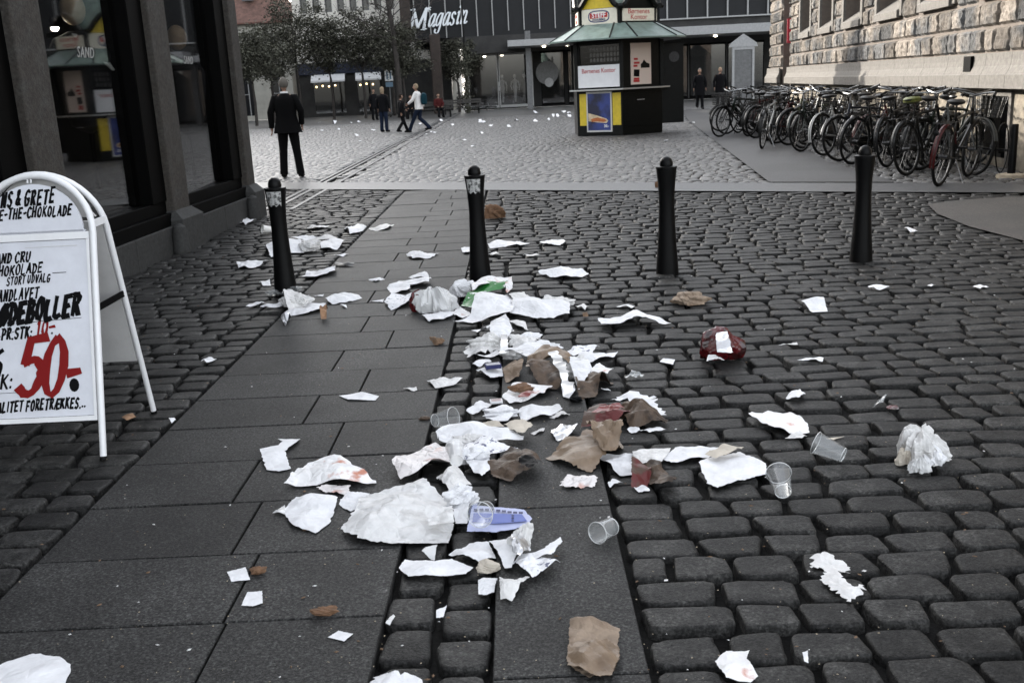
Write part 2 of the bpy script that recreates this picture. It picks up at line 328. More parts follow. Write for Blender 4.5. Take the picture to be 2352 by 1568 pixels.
def setts(cx, cy, lx, ly, ang, K, rings, name, m, hj=0.004, nz=0.0):
    """one mesh of rounded paving stones"""
    n = len(cx); t = np.linspace(0, 2*np.pi, K, endpoint=False) + np.pi / K
    e = 5.5
    ux = np.sign(np.cos(t)) * np.abs(np.cos(t)) ** (2/e); uy = np.sign(np.sin(t)) * np.abs(np.sin(t)) ** (2/e)
    jit = 1 + RNG.normal(0, 0.022, (n, K)) + RNG.normal(0, 0.03, (n, 1)) * np.cos(2 * t + RNG.uniform(0, 6, (n, 1))) + RNG.normal(0, 0.035, (n, 1)) * np.cos(3 * t + RNG.uniform(0, 6, (n, 1))); sk = RNG.normal(0, 0.07, (n, 1)); tx = RNG.normal(0, 0.015, (n, 1)); ty = RNG.normal(0, 0.015, (n, 1))
    h = RNG.normal(0, hj, (n, 1)) - 0.006; tp = RNG.normal(0, 0.06, (n, 1))
    X = lx[:, None] / 2 * ux[None] * jit; Y = ly[:, None] / 2 * uy[None] * jit
    X = X * (1 + tp * uy[None]); X = X + sk * Y
    ca, sa = math.cos(ang), math.sin(ang); vs_ = []
    def w(x, y, z): return np.stack([cx[:, None] + x * ca - y * sa, cy[:, None] + x * sa + y * ca, z], -1)
    z0 = np.zeros((n, 1)); vs_.append(w(z0, z0, h + RNG.normal(0, nz, (n, 1)) if nz else h))
    for sc, dz in rings:
        x, y = X * sc, Y * sc; z = h + dz + tx * x + ty * y + (RNG.normal(0, nz, (n, K)) if nz else 0)
        vs_.append(w(x, y, z))
    V = np.concatenate(vs_, 1); nv = V.shape[1]; fl = []; ls = []
    for i in range(K): fl += [0, 1 + i, 1 + (i + 1) % K]; ls.append(3)
    for r in range(len(rings) - 1):
        for i in range(K):
            a = 1 + r * K; b = a + K; j = (i + 1) % K; fl += [a + i, b + i, b + j, a + j]; ls.append(4)
    fl = np.array(fl); ls = np.array(ls); st = np.concatenate([[0], np.cumsum(ls)[:-1]])
    loops = (np.arange(n)[:, None] * nv + fl[None]).ravel(); starts = (np.arange(n)[:, None] * len(fl) + st[None]).ravel()
    return np_mesh(name, V.reshape(-1, 3), loops, starts, m, smooth=True)
def rows(y0, y1, pitch, x0f, x1f, lmean, lvar, fromright=False, wav=1.0):
    out = []; y = y0; base_p = pitch
    while y < y1:
        pitch = base_p * RNG.uniform(.95, 1.05)
        a, b = x0f(y), x1f(y)
        if b > a:
            L = np.clip(RNG.normal(lmean, lvar, int((b - a) / lmean * 1.5) + 4), lmean * .6, lmean * 1.5); e = np.concatenate([[0], np.cumsum(L)])
            c = e[:-1] + L / 2; k = c < (b - a) + 0.02; c, L = c[k], L[k]
            xs = (b - c) if fromright else (a + c)
            yy = y + wav * (0.022 * np.sin(xs * 1.1 + y * .7) + 0.01 * np.sin(xs * 3.1 + y * 2.3)) + RNG.normal(0, 0.004, len(xs))
            out.append(np.stack([xs, yy, L - 0.020 - np.abs(RNG.normal(0, .004, len(L))), np.full(len(L), pitch - 0.019) - np.abs(RNG.normal(0, .005, len(L)))]))
        y += pitch
    return np.concatenate(out, 1)
NEAR = [(0.5, 0.0003), (0.84, 0.0), (0.955, -0.002), (0.995, -0.009), (1.015, -0.05)]
edge = lambda y: (0.30 if y < 5.8 else -0.11 if y < 8.6 else -0.43)
a = rows(1.6, 8.9, 0.155, lambda y: max(lwall(y) + .02, -0.62 * y - 1.6), lambda y: -1.715, 0.225, 0.035, True)
b = rows(1.62, 8.9, 0.155, edge, lambda y: min(0.62 * y + 1.4, rwall(y)), 0.215, 0.03)
ch = []
for k, (xc, wd) in enumerate(((-0.365, 0.145), (-0.205, 0.145))):
    y = 1.5 + 0.09 * k
    while y < 8.5:
        l = random.uniform(0.165, 0.215); ch.append((xc + random.gauss(0, .004), y + l / 2, wd - random.uniform(0, .012), l - 0.028)); y += l
ch = np.array(ch).T
q = np.concatenate([a, b, ch], 1)
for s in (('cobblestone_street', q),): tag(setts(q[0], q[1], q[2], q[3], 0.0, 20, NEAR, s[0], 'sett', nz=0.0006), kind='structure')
a = rows(8.9, 21, 0.155, lambda y: max(lwall(y) + .02, -0.40 * y - 1) if y < 13.3 else -0.40 * y - 1, lambda y: -1.715 if y < 15.6 else -1.6, 0.225, 0.035, True)
b = rows(8.9, 21, 0.155, lambda y: -0.43 if y < 15 else -1.5, lambda y: min(0.62 * y + 1, rwall(y)), 0.215, 0.03)
q = np.concatenate([a, b], 1)
shr = lambda P, f: [(sum(a for a, _ in P) / len(P) * (1 - f) + x * f, sum(b for _, b in P) / len(P) * (1 - f) + y * f) for x, y in P]
k = ~(inside(BAND, q[0], q[1]) | inside(PATH, q[0], q[1]) | inside(shr(BROWN, .9), q[0], q[1])) & (q[1] < BANDY(q[0]) + 0.2); q = q[:, k]
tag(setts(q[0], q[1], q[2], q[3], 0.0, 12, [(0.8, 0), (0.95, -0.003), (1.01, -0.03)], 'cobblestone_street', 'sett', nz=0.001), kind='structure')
# the square beyond the kerb band: smaller setts laid on a slant
ang = R(-27); ca, sa = math.cos(ang), math.sin(ang)
q = rows(-30, 75, 0.16, lambda y: -60.0, lambda y: 60.0, 0.19, 0.03, wav=0.4)
X = q[0] * ca - q[1] * sa; Y = q[0] * sa + q[1] * ca
k = (Y > BANDY(X) + 1.1) & (Y < 50) & (X > -0.36 * Y - 1.5) & (X < np.minimum(0.5 * Y + 1, 6.9 + 0.1016 * (Y - 13))) & ~inside(PATH, X, Y) & ~((Y < 13.4) & (X < -3.3)) & ~((np.abs(X + 3.40) < .16) | (np.abs(X + 3.05) < .05))
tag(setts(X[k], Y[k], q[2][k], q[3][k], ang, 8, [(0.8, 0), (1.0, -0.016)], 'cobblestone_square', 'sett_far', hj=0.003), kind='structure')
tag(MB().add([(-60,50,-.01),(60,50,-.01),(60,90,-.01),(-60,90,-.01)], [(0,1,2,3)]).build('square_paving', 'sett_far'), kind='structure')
def sheet(name, poly, z, m):
    return tag(MB().add([(x, y, z) for x, y in poly], [tuple(range(len(poly)))]).build(name, m), kind='structure')
def slabs(name, cells, m, z=0.0):
    mb = MB()
    for poly in cells: 
        g = 0.004; cx_ = sum(p[0] for p in poly) / 4; cy_ = sum(p[1] for p in poly) / 4; dz = random.gauss(0, .0012)
        top = [(p[0] - math.copysign(g + .003, p[0] - cx_), p[1] - math.copysign(g + .003, p[1] - cy_), z + dz) for p in poly]
        mid = [(p[0] - math.copysign(g, p[0] - cx_), p[1] - math.copysign(g, p[1] - cy_), z + dz - .004) for p in poly]; bot = [(p[0], p[1], z - .05) for p in mid]
        mb.add(top + mid + bot, [(0,1,2,3), (4,5,1,0),(5,6,2,1),(6,7,3,2),(7,4,0,3), (8,9,5,4),(9,10,6,5),(10,11,7,6),(11,8,4,7)])
    return tag(mb.build(name, m), kind='structure')
cells = []; XL, XR = -1.70, -0.445
joint = [(-.95,), (-1.02,), (-1.2, -.62), (-1.05,), (-1.12, -.6), (-.83,), (-1.07,), (-.86,), (-1.12,), (-.9,), (-1.1,)]
ys = [1.75 + 0.4496 * k + 0.002 for k in range(31)]
jx = {2: [-.93], 3: [-1.03], 4: [-1.15], 5: [-.86], 6: [-1.06], 7: [-.86], 8: [-1.08], 9: [-.83], 10: [-1.05]}
for k in range(30):
    y0, y1 = ys[k], ys[k + 1]; xs = [XL] + jx.get(k, [[-1.1, -.86][k % 2] + random.uniform(-.06, .06)]) + [XR]
    if y1 > 15.2: y1 = 15.3
    for i in range(len(xs) - 1): cells.append([(xs[i], y0), (xs[i+1], y0), (xs[i+1], y1), (xs[i], y1)])
    if y1 >= 15.3: break
slabs('slab_pavement', cells, 'slab')
cells = [[(-.125, y0), (.292, y0), (.292, y1), (-.125, y1)] for y0, y1 in ((1.5, 2.3), (2.3, 3.37), (3.37, 4.44), (4.44, 5.79))]
slabs('slab_strip', cells, 'slab')
n = 14; cells = []
for i in range(n):
    x0, x1 = -7 + i * 14 / n, -7 + (i + 1) * 14 / n
    cells.append([(x0, BANDY(x0)), (x1, BANDY(x1)), (x1, BANDY(x1) + 1.15), (x0, BANDY(x0) + 1.15)])
sheet('kerb_band', BAND, 0.006, 'band')
sheet('asphalt_path', PATH, 0.004, 'asphalt')
sheet('brown_pavement', BROWN, 0.008, 'brown_paving')
for x in (-3.46, -3.34, -3.07): tag(MB().box((x - .03, 13.6, -.02), (x + .03, 60, .004)).build('drain_channel', 'band'), kind='structure')
sheet('bicycle_stand_paving', [(6.2, 11.3), (7.2, 11.3), (7.2, 12.6), (6.2, 12.6)], 0.007, 'asphalt')
# ---------------------------------------------------------------- shop building along the street
mat('dark_brick', (0.05, 0.042, 0.038), rough=0.85, var=0.2, vscale=12)
mat('pale_leather', (0.5, 0.36, 0.22), rough=0.5, var=0.15)
mat('pale_cloth', (0.5, 0.52, 0.47), rough=0.8, var=0.1)
mat('dark_cloth', (0.012, 0.012, 0.014), rough=0.85)
mat('lamp_glow', (1.0, 0.93, 0.8), emit=26.0); mat('counter_metal', (0.45, 0.45, 0.44), rough=0.35, metal=0.6)
LD = Vector((0.034, 1, 0)).normalized(); LO = Vector((-3.571, 8.814, 0)); LN = Vector((LD.y, -LD.x, 0))   # LN points to the street
def LP(s, d, z): return LO + LD * s + LN * d + Vector((0, 0, z))
def lbox(mb, s0, s1, d0, d1, z0, z1):
    vs_ = [LP(s, d, z) for z in (z0, z1) for s, d in ((s0, d0), (s1, d0), (s1, d1), (s0, d1))]
    return mb.add(vs_, [(0,1,2,3), (7,6,5,4), (0,4,5,1), (1,5,6,2), (2,6,7,3), (3,7,4,0)])
shop = thing('shop_building', 'dark shop front with tall black framed windows between rough granite pilasters', 'building', LP(0, 0, 0))
PIL = [-9.21, -6.57, -3.93, -1.25, 1.40, 4.01]
for i, s in enumerate(PIL):
    w = 0.46 if i < 5 else 0.31
    mb = MB(); lbox(mb, s, s + w, -0.35, 0.02, 0.40, 4.6); mb.build('pilaster', 'granite', shop, bevel=0.012)
    mb = MB(); a, b, d = s - .07, s + w + (.1 if i < 5 else .04), 0.12
    lbox(mb, a, b, -0.35, d, -0.05, 0.33)
    mb.add([LP(a, -.3, .33), LP(b, -.3, .33), LP(b, d, .33), LP(a, d, .33), LP(s - .01, -.3, .415), LP(s + w + .01, -.3, .415), LP(s + w + .01, .03, .415), LP(s - .01, .03, .415)], [(4,7,6,5), (2,6,7,3), (0,3,7,4), (1,5,6,2)])
    mb.build('pilaster_base', 'plinth_stone', shop, bevel=0.008)
for i in range(len(PIL) - 1):
    a, b = PIL[i] + .46, PIL[i + 1]
    mb = MB(); n = 2
    for k in range(n):
        s0 = a + .1 + (b - a - .17) * k / n; lbox(mb, s0 + .003, s0 + (b - a - .17) / n - .003, -.3, .03, -.05, .27)
    mb.build('plinth', 'plinth_stone', shop, bevel=0.006)
    mb = MB(); lbox(mb, a, b, -.3, -.005, .27, .40); lbox(mb, a, b, -.3, -.06, .40, .52)
    for s0, s1 in ((a, a + .06), (b - .36, b)): lbox(mb, s0, s1, -.22, -.045, .52, 4.6)
    lbox(mb, a + .06, b - .36, -.22, -.05, 3.35, 3.5); lbox(mb, a + .06, b - .36, -.22, -.04, 4.3, 4.6)
    wf = mb.build('window_frame', 'black_frame', shop, bevel=0.006)
    for z0, z1 in ((.52, 3.35), (3.5, 4.3)):
        mb = MB(); s0, s1 = a + .06, b - .36; P_ = [LP(s, d, z) for z in (z0, z1) for s, d in ((s0, -.064), (s1, -.166), (s1, -.176), (s0, -.074))]
        mb.add(P_, [(0,1,2,3), (7,6,5,4), (0,4,5,1), (1,5,6,2), (2,6,7,3), (3,7,4,0)]); mb.build('pane', 'window_glass', wf)
        if z0 < 1 and i > 2:
            mb = MB(); k_ = ((.17, 1.94, .13) if i == 3 else (2.72, 1.93, .12)); zz = LP(k_[0], -.058 - .102 * (k_[0] - s0) / (s1 - s0), k_[1]); put_text(mb, 'SAND', k_[2], zz, LD - LN * (.102 / (s1 - s0)), (0, 0, 1), shear=.35, space=1.15); mb.build('window_lettering', 'counter_metal', wf)
mb = MB(); s0, s1, dp = PIL[0], PIL[-1] + .25, -5.0
for q in ([LP(s0,-.36,.3),LP(s1,-.36,.3),LP(s1,dp,.3),LP(s0,dp,.3)], [LP(s0,-.36,4.6),LP(s0,dp,4.6),LP(s1,dp,4.6),LP(s1,-.36,4.6)], [LP(s0,dp,.3),LP(s1,dp,.3),LP(s1,dp,4.6),LP(s0,dp,4.6)],
          [LP(s1,-.36,.3),LP(s1,-.36,4.6),LP(s1,dp,4.6),LP(s1,dp,.3)], [LP(s0,-.36,.3),LP(s0,dp,.3),LP(s0,dp,4.6),LP(s0,-.36,4.6)]): mb.add(q, [(0,1,2,3)])
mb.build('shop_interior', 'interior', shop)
mb = MB(); lbox(mb, PIL[0] - .5, PIL[-1] + .32, -9, 0.05, 4.6, 6.0); lbox(mb, PIL[-1] + .255, PIL[-1] + .31, -9, -.36, 0, 4.6); lbox(mb, PIL[0] - .5, PIL[0], -9, .02, 0, 4.6); lbox(mb, PIL[0], PIL[-1] + .25, -9, -5.02, 0, 4.6)
mb.build('upper_wall', 'dark_brick', shop)
for s in (1.25, 3.86):
    mb = MB(); mb.lathe([(.085, 0), (.09, .03), (.078, .1), (.075, .2), (.06, .27), (.02, .30)], 12, LP(s, .1, 0)); tag(mb.build('guard_stone', 'plinth_stone', None, True), 'small round topped guard stone at the foot of the %s granite pilaster' % ('middle' if s < 2 else 'end'), 'guard stone', 'guard stones along the shop front')
def mannequin(s, d, z, lab, hatted=True):
    t = thing('mannequin', lab, 'mannequin', LP(s, d, z)); c = LP(s, d, z)
    MB().lathe([(.02, .55), (.15, .62), (.21, .8), (.25, 1.05), (.27, 1.28), (.2, 1.42), (.07, 1.48)], 16, c, sy=1.2).build('jacket', 'dark_cloth', t, True)
    MB().ball(c + Vector((0, 0, 1.68)), .115, 16, 12, (1, 1, 1.25)).build('head', 'pale_leather', t, True)
    MB().lathe([(.02, .0), (.02, .56)], 8, c).lathe([(.2, 0), (.2, .02)], 16, c).build('stand', 'black_frame', t, True)
    if hatted:
        mb = MB(); mb.add([c + Vector(p) for p in ((.06, -.24, 1.45), (.06, .24, 1.45), (.3, .03, 1.12), (.3, -.03, 1.12), (.12, 0, 1.4))], [(0,3,4), (3,2,4), (2,1,4), (1,0,4)]); mb.build('scarf', 'pale_cloth', t, solid=.01)
mannequin(.9, -.5, .69, 'dark suited mannequin with pale scarf behind the first shop window')
mannequin(3.42, -.45, .54, 'bald mannequin in dark jacket behind the second shop window', False)
t = thing('pendant_lamp', 'small bright pendant lamp hanging inside the first shop window', 'lamp', LP(.92, -.70, 2.25)); c = LP(.92, -.70, 2.25)
MB().tube([c + Vector((0,0,.06)), c + Vector((0,0,2.3))], .006).build('cord', 'black_frame', t); MB().lathe([(.04, .06), (.06, .0), (.045, -.03)], 12, c).build('lamp_shade', 'black_frame', t); MB().ball(c - Vector((0,0,.03)), .035).build('bulb', 'lamp_glow', t)
# ---------------------------------------------------------------- bollards
def bollard(x, y, lab, stick):
    t = thing('bollard', lab, 'bollard', (x, y, 0), 0, 'black iron bollards across the street'); c = (x, y, 0)
    MB().lathe([(.090, -.03), (.088, .02), (.083, .1), (.074, .22), (.065, .38), (.060, .52), (.062, .62), (.068, .71), (.077, .79), (.0785, .815)], 28, c).build('post', 'black_iron', t, True)
    MB().lathe([(.078, .812), (.082, .816), (.082, .830), (.060, .835)], 28, c).build('collar', 'black_iron', t, True)
    MB().lathe([(.050, .834), (.051, .848), (.048, .870), (.039, .889), (.022, .902), (.005, .907)], 24, c).build('cap', 'black_iron', t, True)
    if stick:
        mb = MB()
        for i in range(9):
            a = R(-90 - 50 + i * 11 + stick * 4); a2 = a + R(11)
            if i < 8: mb.add([(x + r_ * math.cos(u), y + r_ * math.sin(u), z) for u, r_, z in ((a, .0695, .70 + .01 * math.sin(i * 2.1)), (a2, .0695, .70 + .01 * math.sin(i * 2.1 + 2.1)), (a2, .0800, .805), (a, .0800, .805))], [(0,1,2,3)])
        mb.build('sticker', 'sticker', t)
for x, y, lab, st in ((-1.825, 7.6, 'black iron bollard with torn grey sticker standing beside the slab pavement near the shop', 1), (-.319, 7.84, 'black iron bollard with grey sticker standing behind the white plastic bag', -1), (1.167, 7.78, 'plain black iron bollard on the cobbles in line below the kiosk', 0), (2.738, 7.9, 'black iron bollard in front of the bicycle row', 0)): bollard(x, y, lab, st)
t = thing('post', 'short black post on a pale concrete foot beside the bicycle stand', 'post', (6.55, 13.3, 0))
MB().lathe([(.05, .03), (.05, .66), (.045, .68)], 14, (6.55, 13.3, 0)).build('post_shaft', 'black_iron', t, True)
mat('concrete', (0.36, 0.3, 0.22), rough=0.9, var=0.2); MB().lathe([(.19, -.02), (.18, .03), (.1, .045)], 12, (6.55, 13.3, 0)).build('foot', 'concrete', t, True)
# ---------------------------------------------------------------- stone building beside the bicycles
mat('rustic_stone', (0.15, 0.13, 0.11), rough=0.9, var=0.3, vscale=12, island=0.5, bump=0.9, bscale=22, spec=0.2, col2=(0.065, 0.065, 0.065), c2=(0.42, 0.58), c2scale=1.4)
mat('pale_stone', (0.122, 0.114, 0.104), rough=0.85, var=0.13, vscale=14, bump=0.25, bscale=60, spec=0.2)
mat('joint_stone', (0.12, 0.10, 0.085), rough=0.95, var=0.1)
mat('basement_stone', (0.17, 0.145, 0.11), rough=0.9, var=0.25, vscale=6, bump=0.6, bscale=18)
mat('dark_glass', (0.01, 0.011, 0.013), rough=0.06, spec=0.6)
mat('banner_red', (0.35, 0.01, 0.03), rough=0.6)
WO = Vector((6.9, 13.0, 0)); WD = Vector((0.1016, 1, 0)).normalized(); WN = Vector((-WD.y, WD.x, 0))   # WN points to the street
def WP(s, d, z): return WO + WD * s + WN * d + Vector((0, 0, z))
def wbox(mb, s0, s1, d0, d1, z0, z1):
    vs_ = [WP(s, d, z) for z in (z0, z1) for s, d in ((s0, d0), (s0, d1), (s1, d1), (s1, d0))]
    return mb.add(vs_, [(0,1,2,3), (7,6,5,4), (0,4,5,1), (1,5,6,2), (2,6,7,3), (3,7,4,0)][0:6])
stone = thing('stone_building', 'old building with rough stone blocks above a pale stone ledge', 'building', WO)
WIN = [(16.69, 18.2), (13.7, 15.22), (10.6, 12.3), (7.4, 9.1), (4.25, 5.96), (1.1, 2.85), (-2.0, -.3), (-5.2, -3.5)]
SILL0, HEAD = 2.40, 4.7
def block(mb, s0, s1, z0, z1, d=0.0):
    nx, nz = max(6, int((s1 - s0) / .05)), 8; g = .012; vs_ = []; pr = random.uniform(.03, .055); ox = random.uniform(0, 99)
    for j in range(nz + 1):
        for i in range(nx + 1):
            u, v = i / nx, j / nz; s = s0 + g + (s1 - s0 - 2 * g) * u; z = z0 + g + (z1 - z0 - 2 * g) * v
            e = min(min(u, 1 - u) * nx / 1.2, min(v, 1 - v) * nz / 1.2, 1.0)
            dd = min(1, e * 1.4) * (pr + .028 * noise.noise((s * 4.5 + ox, z * 4.5, 1.7)) + .024 * noise.noise((s * 11 + ox, z * 11, 4.1)) + .018 * noise.noise((s * 24 + ox, z * 24, 7.1)))
            vs_.append(WP(s, d + dd - (.02 if e == 0 else 0), z))
    mb.add(vs_, [(j*(nx+1)+i, (j+1)*(nx+1)+i, (j+1)*(nx+1)+i+1, j*(nx+1)+i+1) for j in range(nz) for i in range(nx)])
mb = MB(); z = 1.60; row = 0
while z < 4.9:
    h = .372; s = -7.0 - random.uniform(0, .5)
    while s < 20.1:
        l = random.uniform(.42, .95); s1 = min(s + l, 20.12)
        segs = [(s, s1)]
        if z + h > SILL0 - .02:
            for a, b in WIN:
                a2, b2 = a - .22, b + .22; nxt = []
                for p, q_ in segs:
                    if q_ <= a2 or p >= b2: nxt.append((p, q_))
                    else:
                        if p < a2: nxt.append((p, a2))
                        if q_ > b2: nxt.append((b2, q_))
                segs = nxt
        for p, q_ in segs:
            if q_ - p > .1: block(mb, p, q_, z, z + h)
        s = s1
        if s1 >= 20.12: break
    z += h; row += 1
mb.build('rusticated_wall', 'rustic_stone', stone); mb = MB()
s = 21.6; z = 1.6
while z < 5:
    block(mb, 21.6, 22.4 + .3 * (int(z * 10) % 2), z, z + .372); block(mb, 22.4 + .3 * (int(z * 10) % 2), 24.3, z, z + .372); z += .372
mb.build('rusticated_buttress', 'rustic_stone', stone)
mb = MB(); ops = [(a + 8, b + 8, SILL0 + .06, HEAD) for a, b in WIN]
facade(mb, WP(-8, -.02, 0), -WN if False else (WD.x, WD.y), 28.12, 1.60, 6.6, [], .4) if False else None
# core wall set back behind the blocks, with the window openings left free
def wfacade(mb, s0, s1, z0, z1, ops, d, depth):
    xs = sorted({s0, s1, *[a for o_ in ops for a in o_[:2]]}); zs = sorted({z0, z1, *[a for o_ in ops for a in o_[2:]]})
    for i in range(len(xs) - 1):
        for j in range(len(zs) - 1):
            a, b, c_, e = xs[i], xs[i+1], zs[j], zs[j+1]; mx, mz = (a + b) / 2, (c_ + e) / 2
            if any(o_[0] < mx < o_[1] and o_[2] < mz < o_[3] for o_ in ops): continue
            mb.add([WP(a, d, c_), WP(a, d, e), WP(b, d, e), WP(b, d, c_)], [(0,1,2,3)])
    for a, b, c_, e in ops:
        mb.add([WP(a,d,c_),WP(a,d,e),WP(a,d-depth,e),WP(a,d-depth,c_)],[(0,1,2,3)]); mb.add([WP(b,d,c_),WP(b,d-depth,c_),WP(b,d-depth,e),WP(b,d,e)],[(0,1,2,3)]); mb.add([WP(a,d,e),WP(b,d,e),WP(b,d-depth,e),WP(a,d-depth,e)],[(0,1,2,3)])
wfacade(mb, -8, 20.12, 1.3, 6.6, [(a, b, SILL0, HEAD) for a, b in WIN], -.012, .5)
wfacade(mb, 21.6, 24.3, 1.0, 6.6, [], -.012, .3)
mb.add([WP(20.12,-.012,0),WP(20.12,-.012,6.6),WP(20.12,-.9,6.6),WP(20.12,-.9,0)],[(0,1,2,3)]); mb.add([WP(21.6,-.012,0),WP(21.6,-.9,0),WP(21.6,-.9,6.6),WP(21.6,-.012,6.6)],[(0,1,2,3)])
mb.add([WP(24.3,-.012,0),WP(24.3,-.012,6.6),WP(24.3,-9,6.6),WP(24.3,-9,0)],[(0,1,2,3)]); wbox(mb, -8, 24.3, -9, -.95, 6.4, 6.6); mb.add([WP(-8,-9,0),WP(-8,-9,6.6),WP(24.3,-9,6.6),WP(24.3,-9,0)],[(0,1,2,3)])
mb.add([WP(-8,-.012,0),WP(-8,-9,0),WP(-8,-9,6.6),WP(-8,-.012,6.6)],[(0,1,2,3)])
mb.build('core_wall', 'joint_stone', stone)
mb = MB(); wbox(mb, 20.13, 21.59, -.9, -.85, 0, 6.5); mb.build('door', 'dark_glass', stone)
tag(MB().beam(WP(20.5, -.2, 2.35), WP(20.5, -.2, 3.1), .5, .03, WD).build('banner', 'banner_red'), 'narrow red banner in the dark doorway of the stone building', 'banner')
for a, b in WIN:
    if a < -3: continue
    mb = MB(); t_ = .20
    for s0, s1 in ((a - t_, a - .002), (b + .002, b + t_)): wbox(mb, s0, s1, -.4, .055, SILL0 + .02, HEAD + .2)
    wbox(mb, a - .002, b + .002, -.4, .055, HEAD, HEAD + .2)
    # sloping sill
    p = [WP(a - .05, .10, SILL0 - .01), WP(b + .05, .10, SILL0 - .01), WP(b + .05, .10, SILL0 + .13), WP(a - .05, .10, SILL0 + .13), WP(a, -.42, SILL0 + .47), WP(b, -.42, SILL0 + .47), WP(b, -.42, SILL0), WP(a, -.42, SILL0)]
    mb.add(p, [(0,3,2,1), (3,4,5,2), (0,1,6,7), (0,7,4,3), (1,2,5,6)])
    w = mb.build('window_surround', 'pale_stone', stone, bevel=0.008)
    mb = MB(); wbox(mb, a, b, -.46, -.42, SILL0 + .4, HEAD); pn = mb.build('pane', 'dark_glass', w)
    mb = MB(); m_ = (a + b) / 2
    for s0, s1, z0, z1 in ((a, a + .06, 2.87, HEAD), (b - .06, b, 2.87, HEAD), (m_ - .03, m_ + .03, 2.87, HEAD), (a, b, 2.87, 2.93), (a, b, 3.7, 3.75)): wbox(mb, s0, s1, -.415, -.37, z0, z1)
    mb.build('window_frame', 'black_frame', w)
# ledge: profile swept along the wall
prof = [(-.1, 1.107), (.02, 1.107), (.02, 1.295), (.0, 1.31), (-.05, 1.42), (-.06, 1.50), (-.06, 1.60), (-.1, 1.60)]
prof = [(d + .17, z) for d, z in prof]; mb = MB(); s = -8.0
while s < 20.05:
    s1 = min(s + random.uniform(.8, 1.5), 20.1); k = len(prof); vs_ = [WP(q_, d, z) for q_ in (s + .003, s1 - .003) for d, z in prof]
    mb.add(vs_, [(i, i + 1, k + i + 1, k + i) for i in range(k - 1)] + [tuple(range(k))[::-1], tuple(range(k, 2 * k))]); s = s1
mb.build('stone_ledge', 'pale_stone', stone, bevel=.004); mb = MB()
for s, s1 in ((21.62, 24.4),):
    vs_ = [WP(q_, d, z) for q_ in (s, s1) for d, z in prof]; mb.add(vs_, [(i, i + 1, k + i + 1, k + i) for i in range(k - 1)] + [tuple(range(k))[::-1], tuple(range(k, 2 * k))])
mb.build('buttress_ledge', 'pale_stone', stone, bevel=.004)
mb = MB(); wbox(mb, 2.78, 3.1, .06, .16, 1.345, 1.575); mb.build('wall_vent', 'black_frame', stone)
mb = MB(); BO = [(1.5, 2.55, .12, .98), (6.0, 7.0, .12, .98), (10.5, 11.5, .12, .98)]
wfacade(mb, -8, 20.1, -.02, 1.108, BO, -.004, .4); mb.build('basement_wall', 'basement_stone', stone)
for a, b, c_, e in BO:
    mb = MB(); wbox(mb, a, b, -.3, -.26, c_, e); pn = mb.build('basement_window', 'dark_glass', stone)
    mb = MB(); wbox(mb, a - .1, a, -.3, .03, 0, e); wbox(mb, b, b + .1, -.3, .03, 0, e); wbox(mb, a - .1, b + .1, -.3, .035, e, e + .08); mb.build('frame', 'pale_stone', pn, bevel=.006)
# ---------------------------------------------------------------- kiosk
mat('kiosk_black', (0.004, 0.0045, 0.004), rough=0.45, var=0.2, vscale=8, spec=0.18)
mat('kiosk_yellow', (0.62, 0.46, 0.03), rough=0.5, var=0.08)
mat('sign_cream', (0.72, 0.68, 0.56), rough=0.45, var=0.05)
mat('copper_green', (0.15, 0.205, 0.18), rough=0.45, var=0.18, vscale=5, spec=0.5)
mat('sign_red', (0.42, 0.02, 0.02), rough=0.5); mat('sign_blue', (0.02, 0.03, 0.12), rough=0.5)
mat('poster_blue', (0.03, 0.05, 0.22), rough=0.4, col2=(0.01, 0.012, 0.04), c2=(0.45, 0.6), c2scale=2.0)
mat('poster_cream', (0.66, 0.55, 0.48), rough=0.5)
mat('bun_colour', (0.62, 0.5, 0.33), rough=0.6, var=0.2); mat('sausage_colour', (0.42, 0.12, 0.03), rough=0.4, var=0.2)
KC = Vector((3.0, 29.25, 0)); KR = 1.37
def hexa(r, rot=0.0): return [(KC.x + r * math.cos(R(-90 + rot + 60 * i)), KC.y + r * math.sin(R(-90 + rot + 60 * i))) for i in range(6)]
kiosk = thing('kiosk', 'black six sided hot dog kiosk with green copper roof and cream signs', 'kiosk', KC)
H0 = hexa(KR)
# hexagon corners: 0 faces the street, 1 to the east, 5 to the west
def kface(i, j, a, z, d=0.0, r=KR):
    P_ = hexa(r); p, q_ = Vector((*P_[i], 0)), Vector((*P_[j], 0)); x = (q_ - p); n_ = Vector((x.y, -x.x, 0)).normalized()
    return p + x * a + n_ * d + Vector((0, 0, z))
def kpanel(name, m, i, j, a0, a1, z0, z1, d0, d1, parent=None, r=KR, bev=0.0):
    mb = MB(); vs_ = [kface(i, j, a, z, d, r) for z in (z0, z1) for a, d in ((a0, d0), (a1, d0), (a1, d1), (a0, d1))]
    mb.add(vs_, [(3,2,1,0), (4,5,6,7), (4,0,1,5), (5,1,2,6), (6,2,3,7), (7,3,0,4)][0:6]); return mb.build(name, m, parent or kiosk, bevel=bev)
mb = MB(); mb.prism(H0, .0, 1.22); mb.prism(hexa(KR - .03), 2.42, 2.62)
for i in range(6):
    mb.beam((*H0[i], 1.22), (*H0[i], 2.5), .1, .1, (1, 0, 0))
mb.build('body', 'kiosk_black', kiosk, bevel=.006)
for i in range(6):       # upper wall panels; the street faces have a serving window and a menu board
    if i == 5: kpanel('wall_panel', 'kiosk_black', 5, 0, .0, .08, 1.22, 2.45, -.08, -.01); continue
    kpanel('wall_panel', 'kiosk_black', i, (i + 1) % 6, .03, .97, 1.22, 2.45, -.08, -.01)
kpanel('serving_window', 'dim_glass', 5, 0, .08, .96, 1.90, 2.43, -.05, -.04)
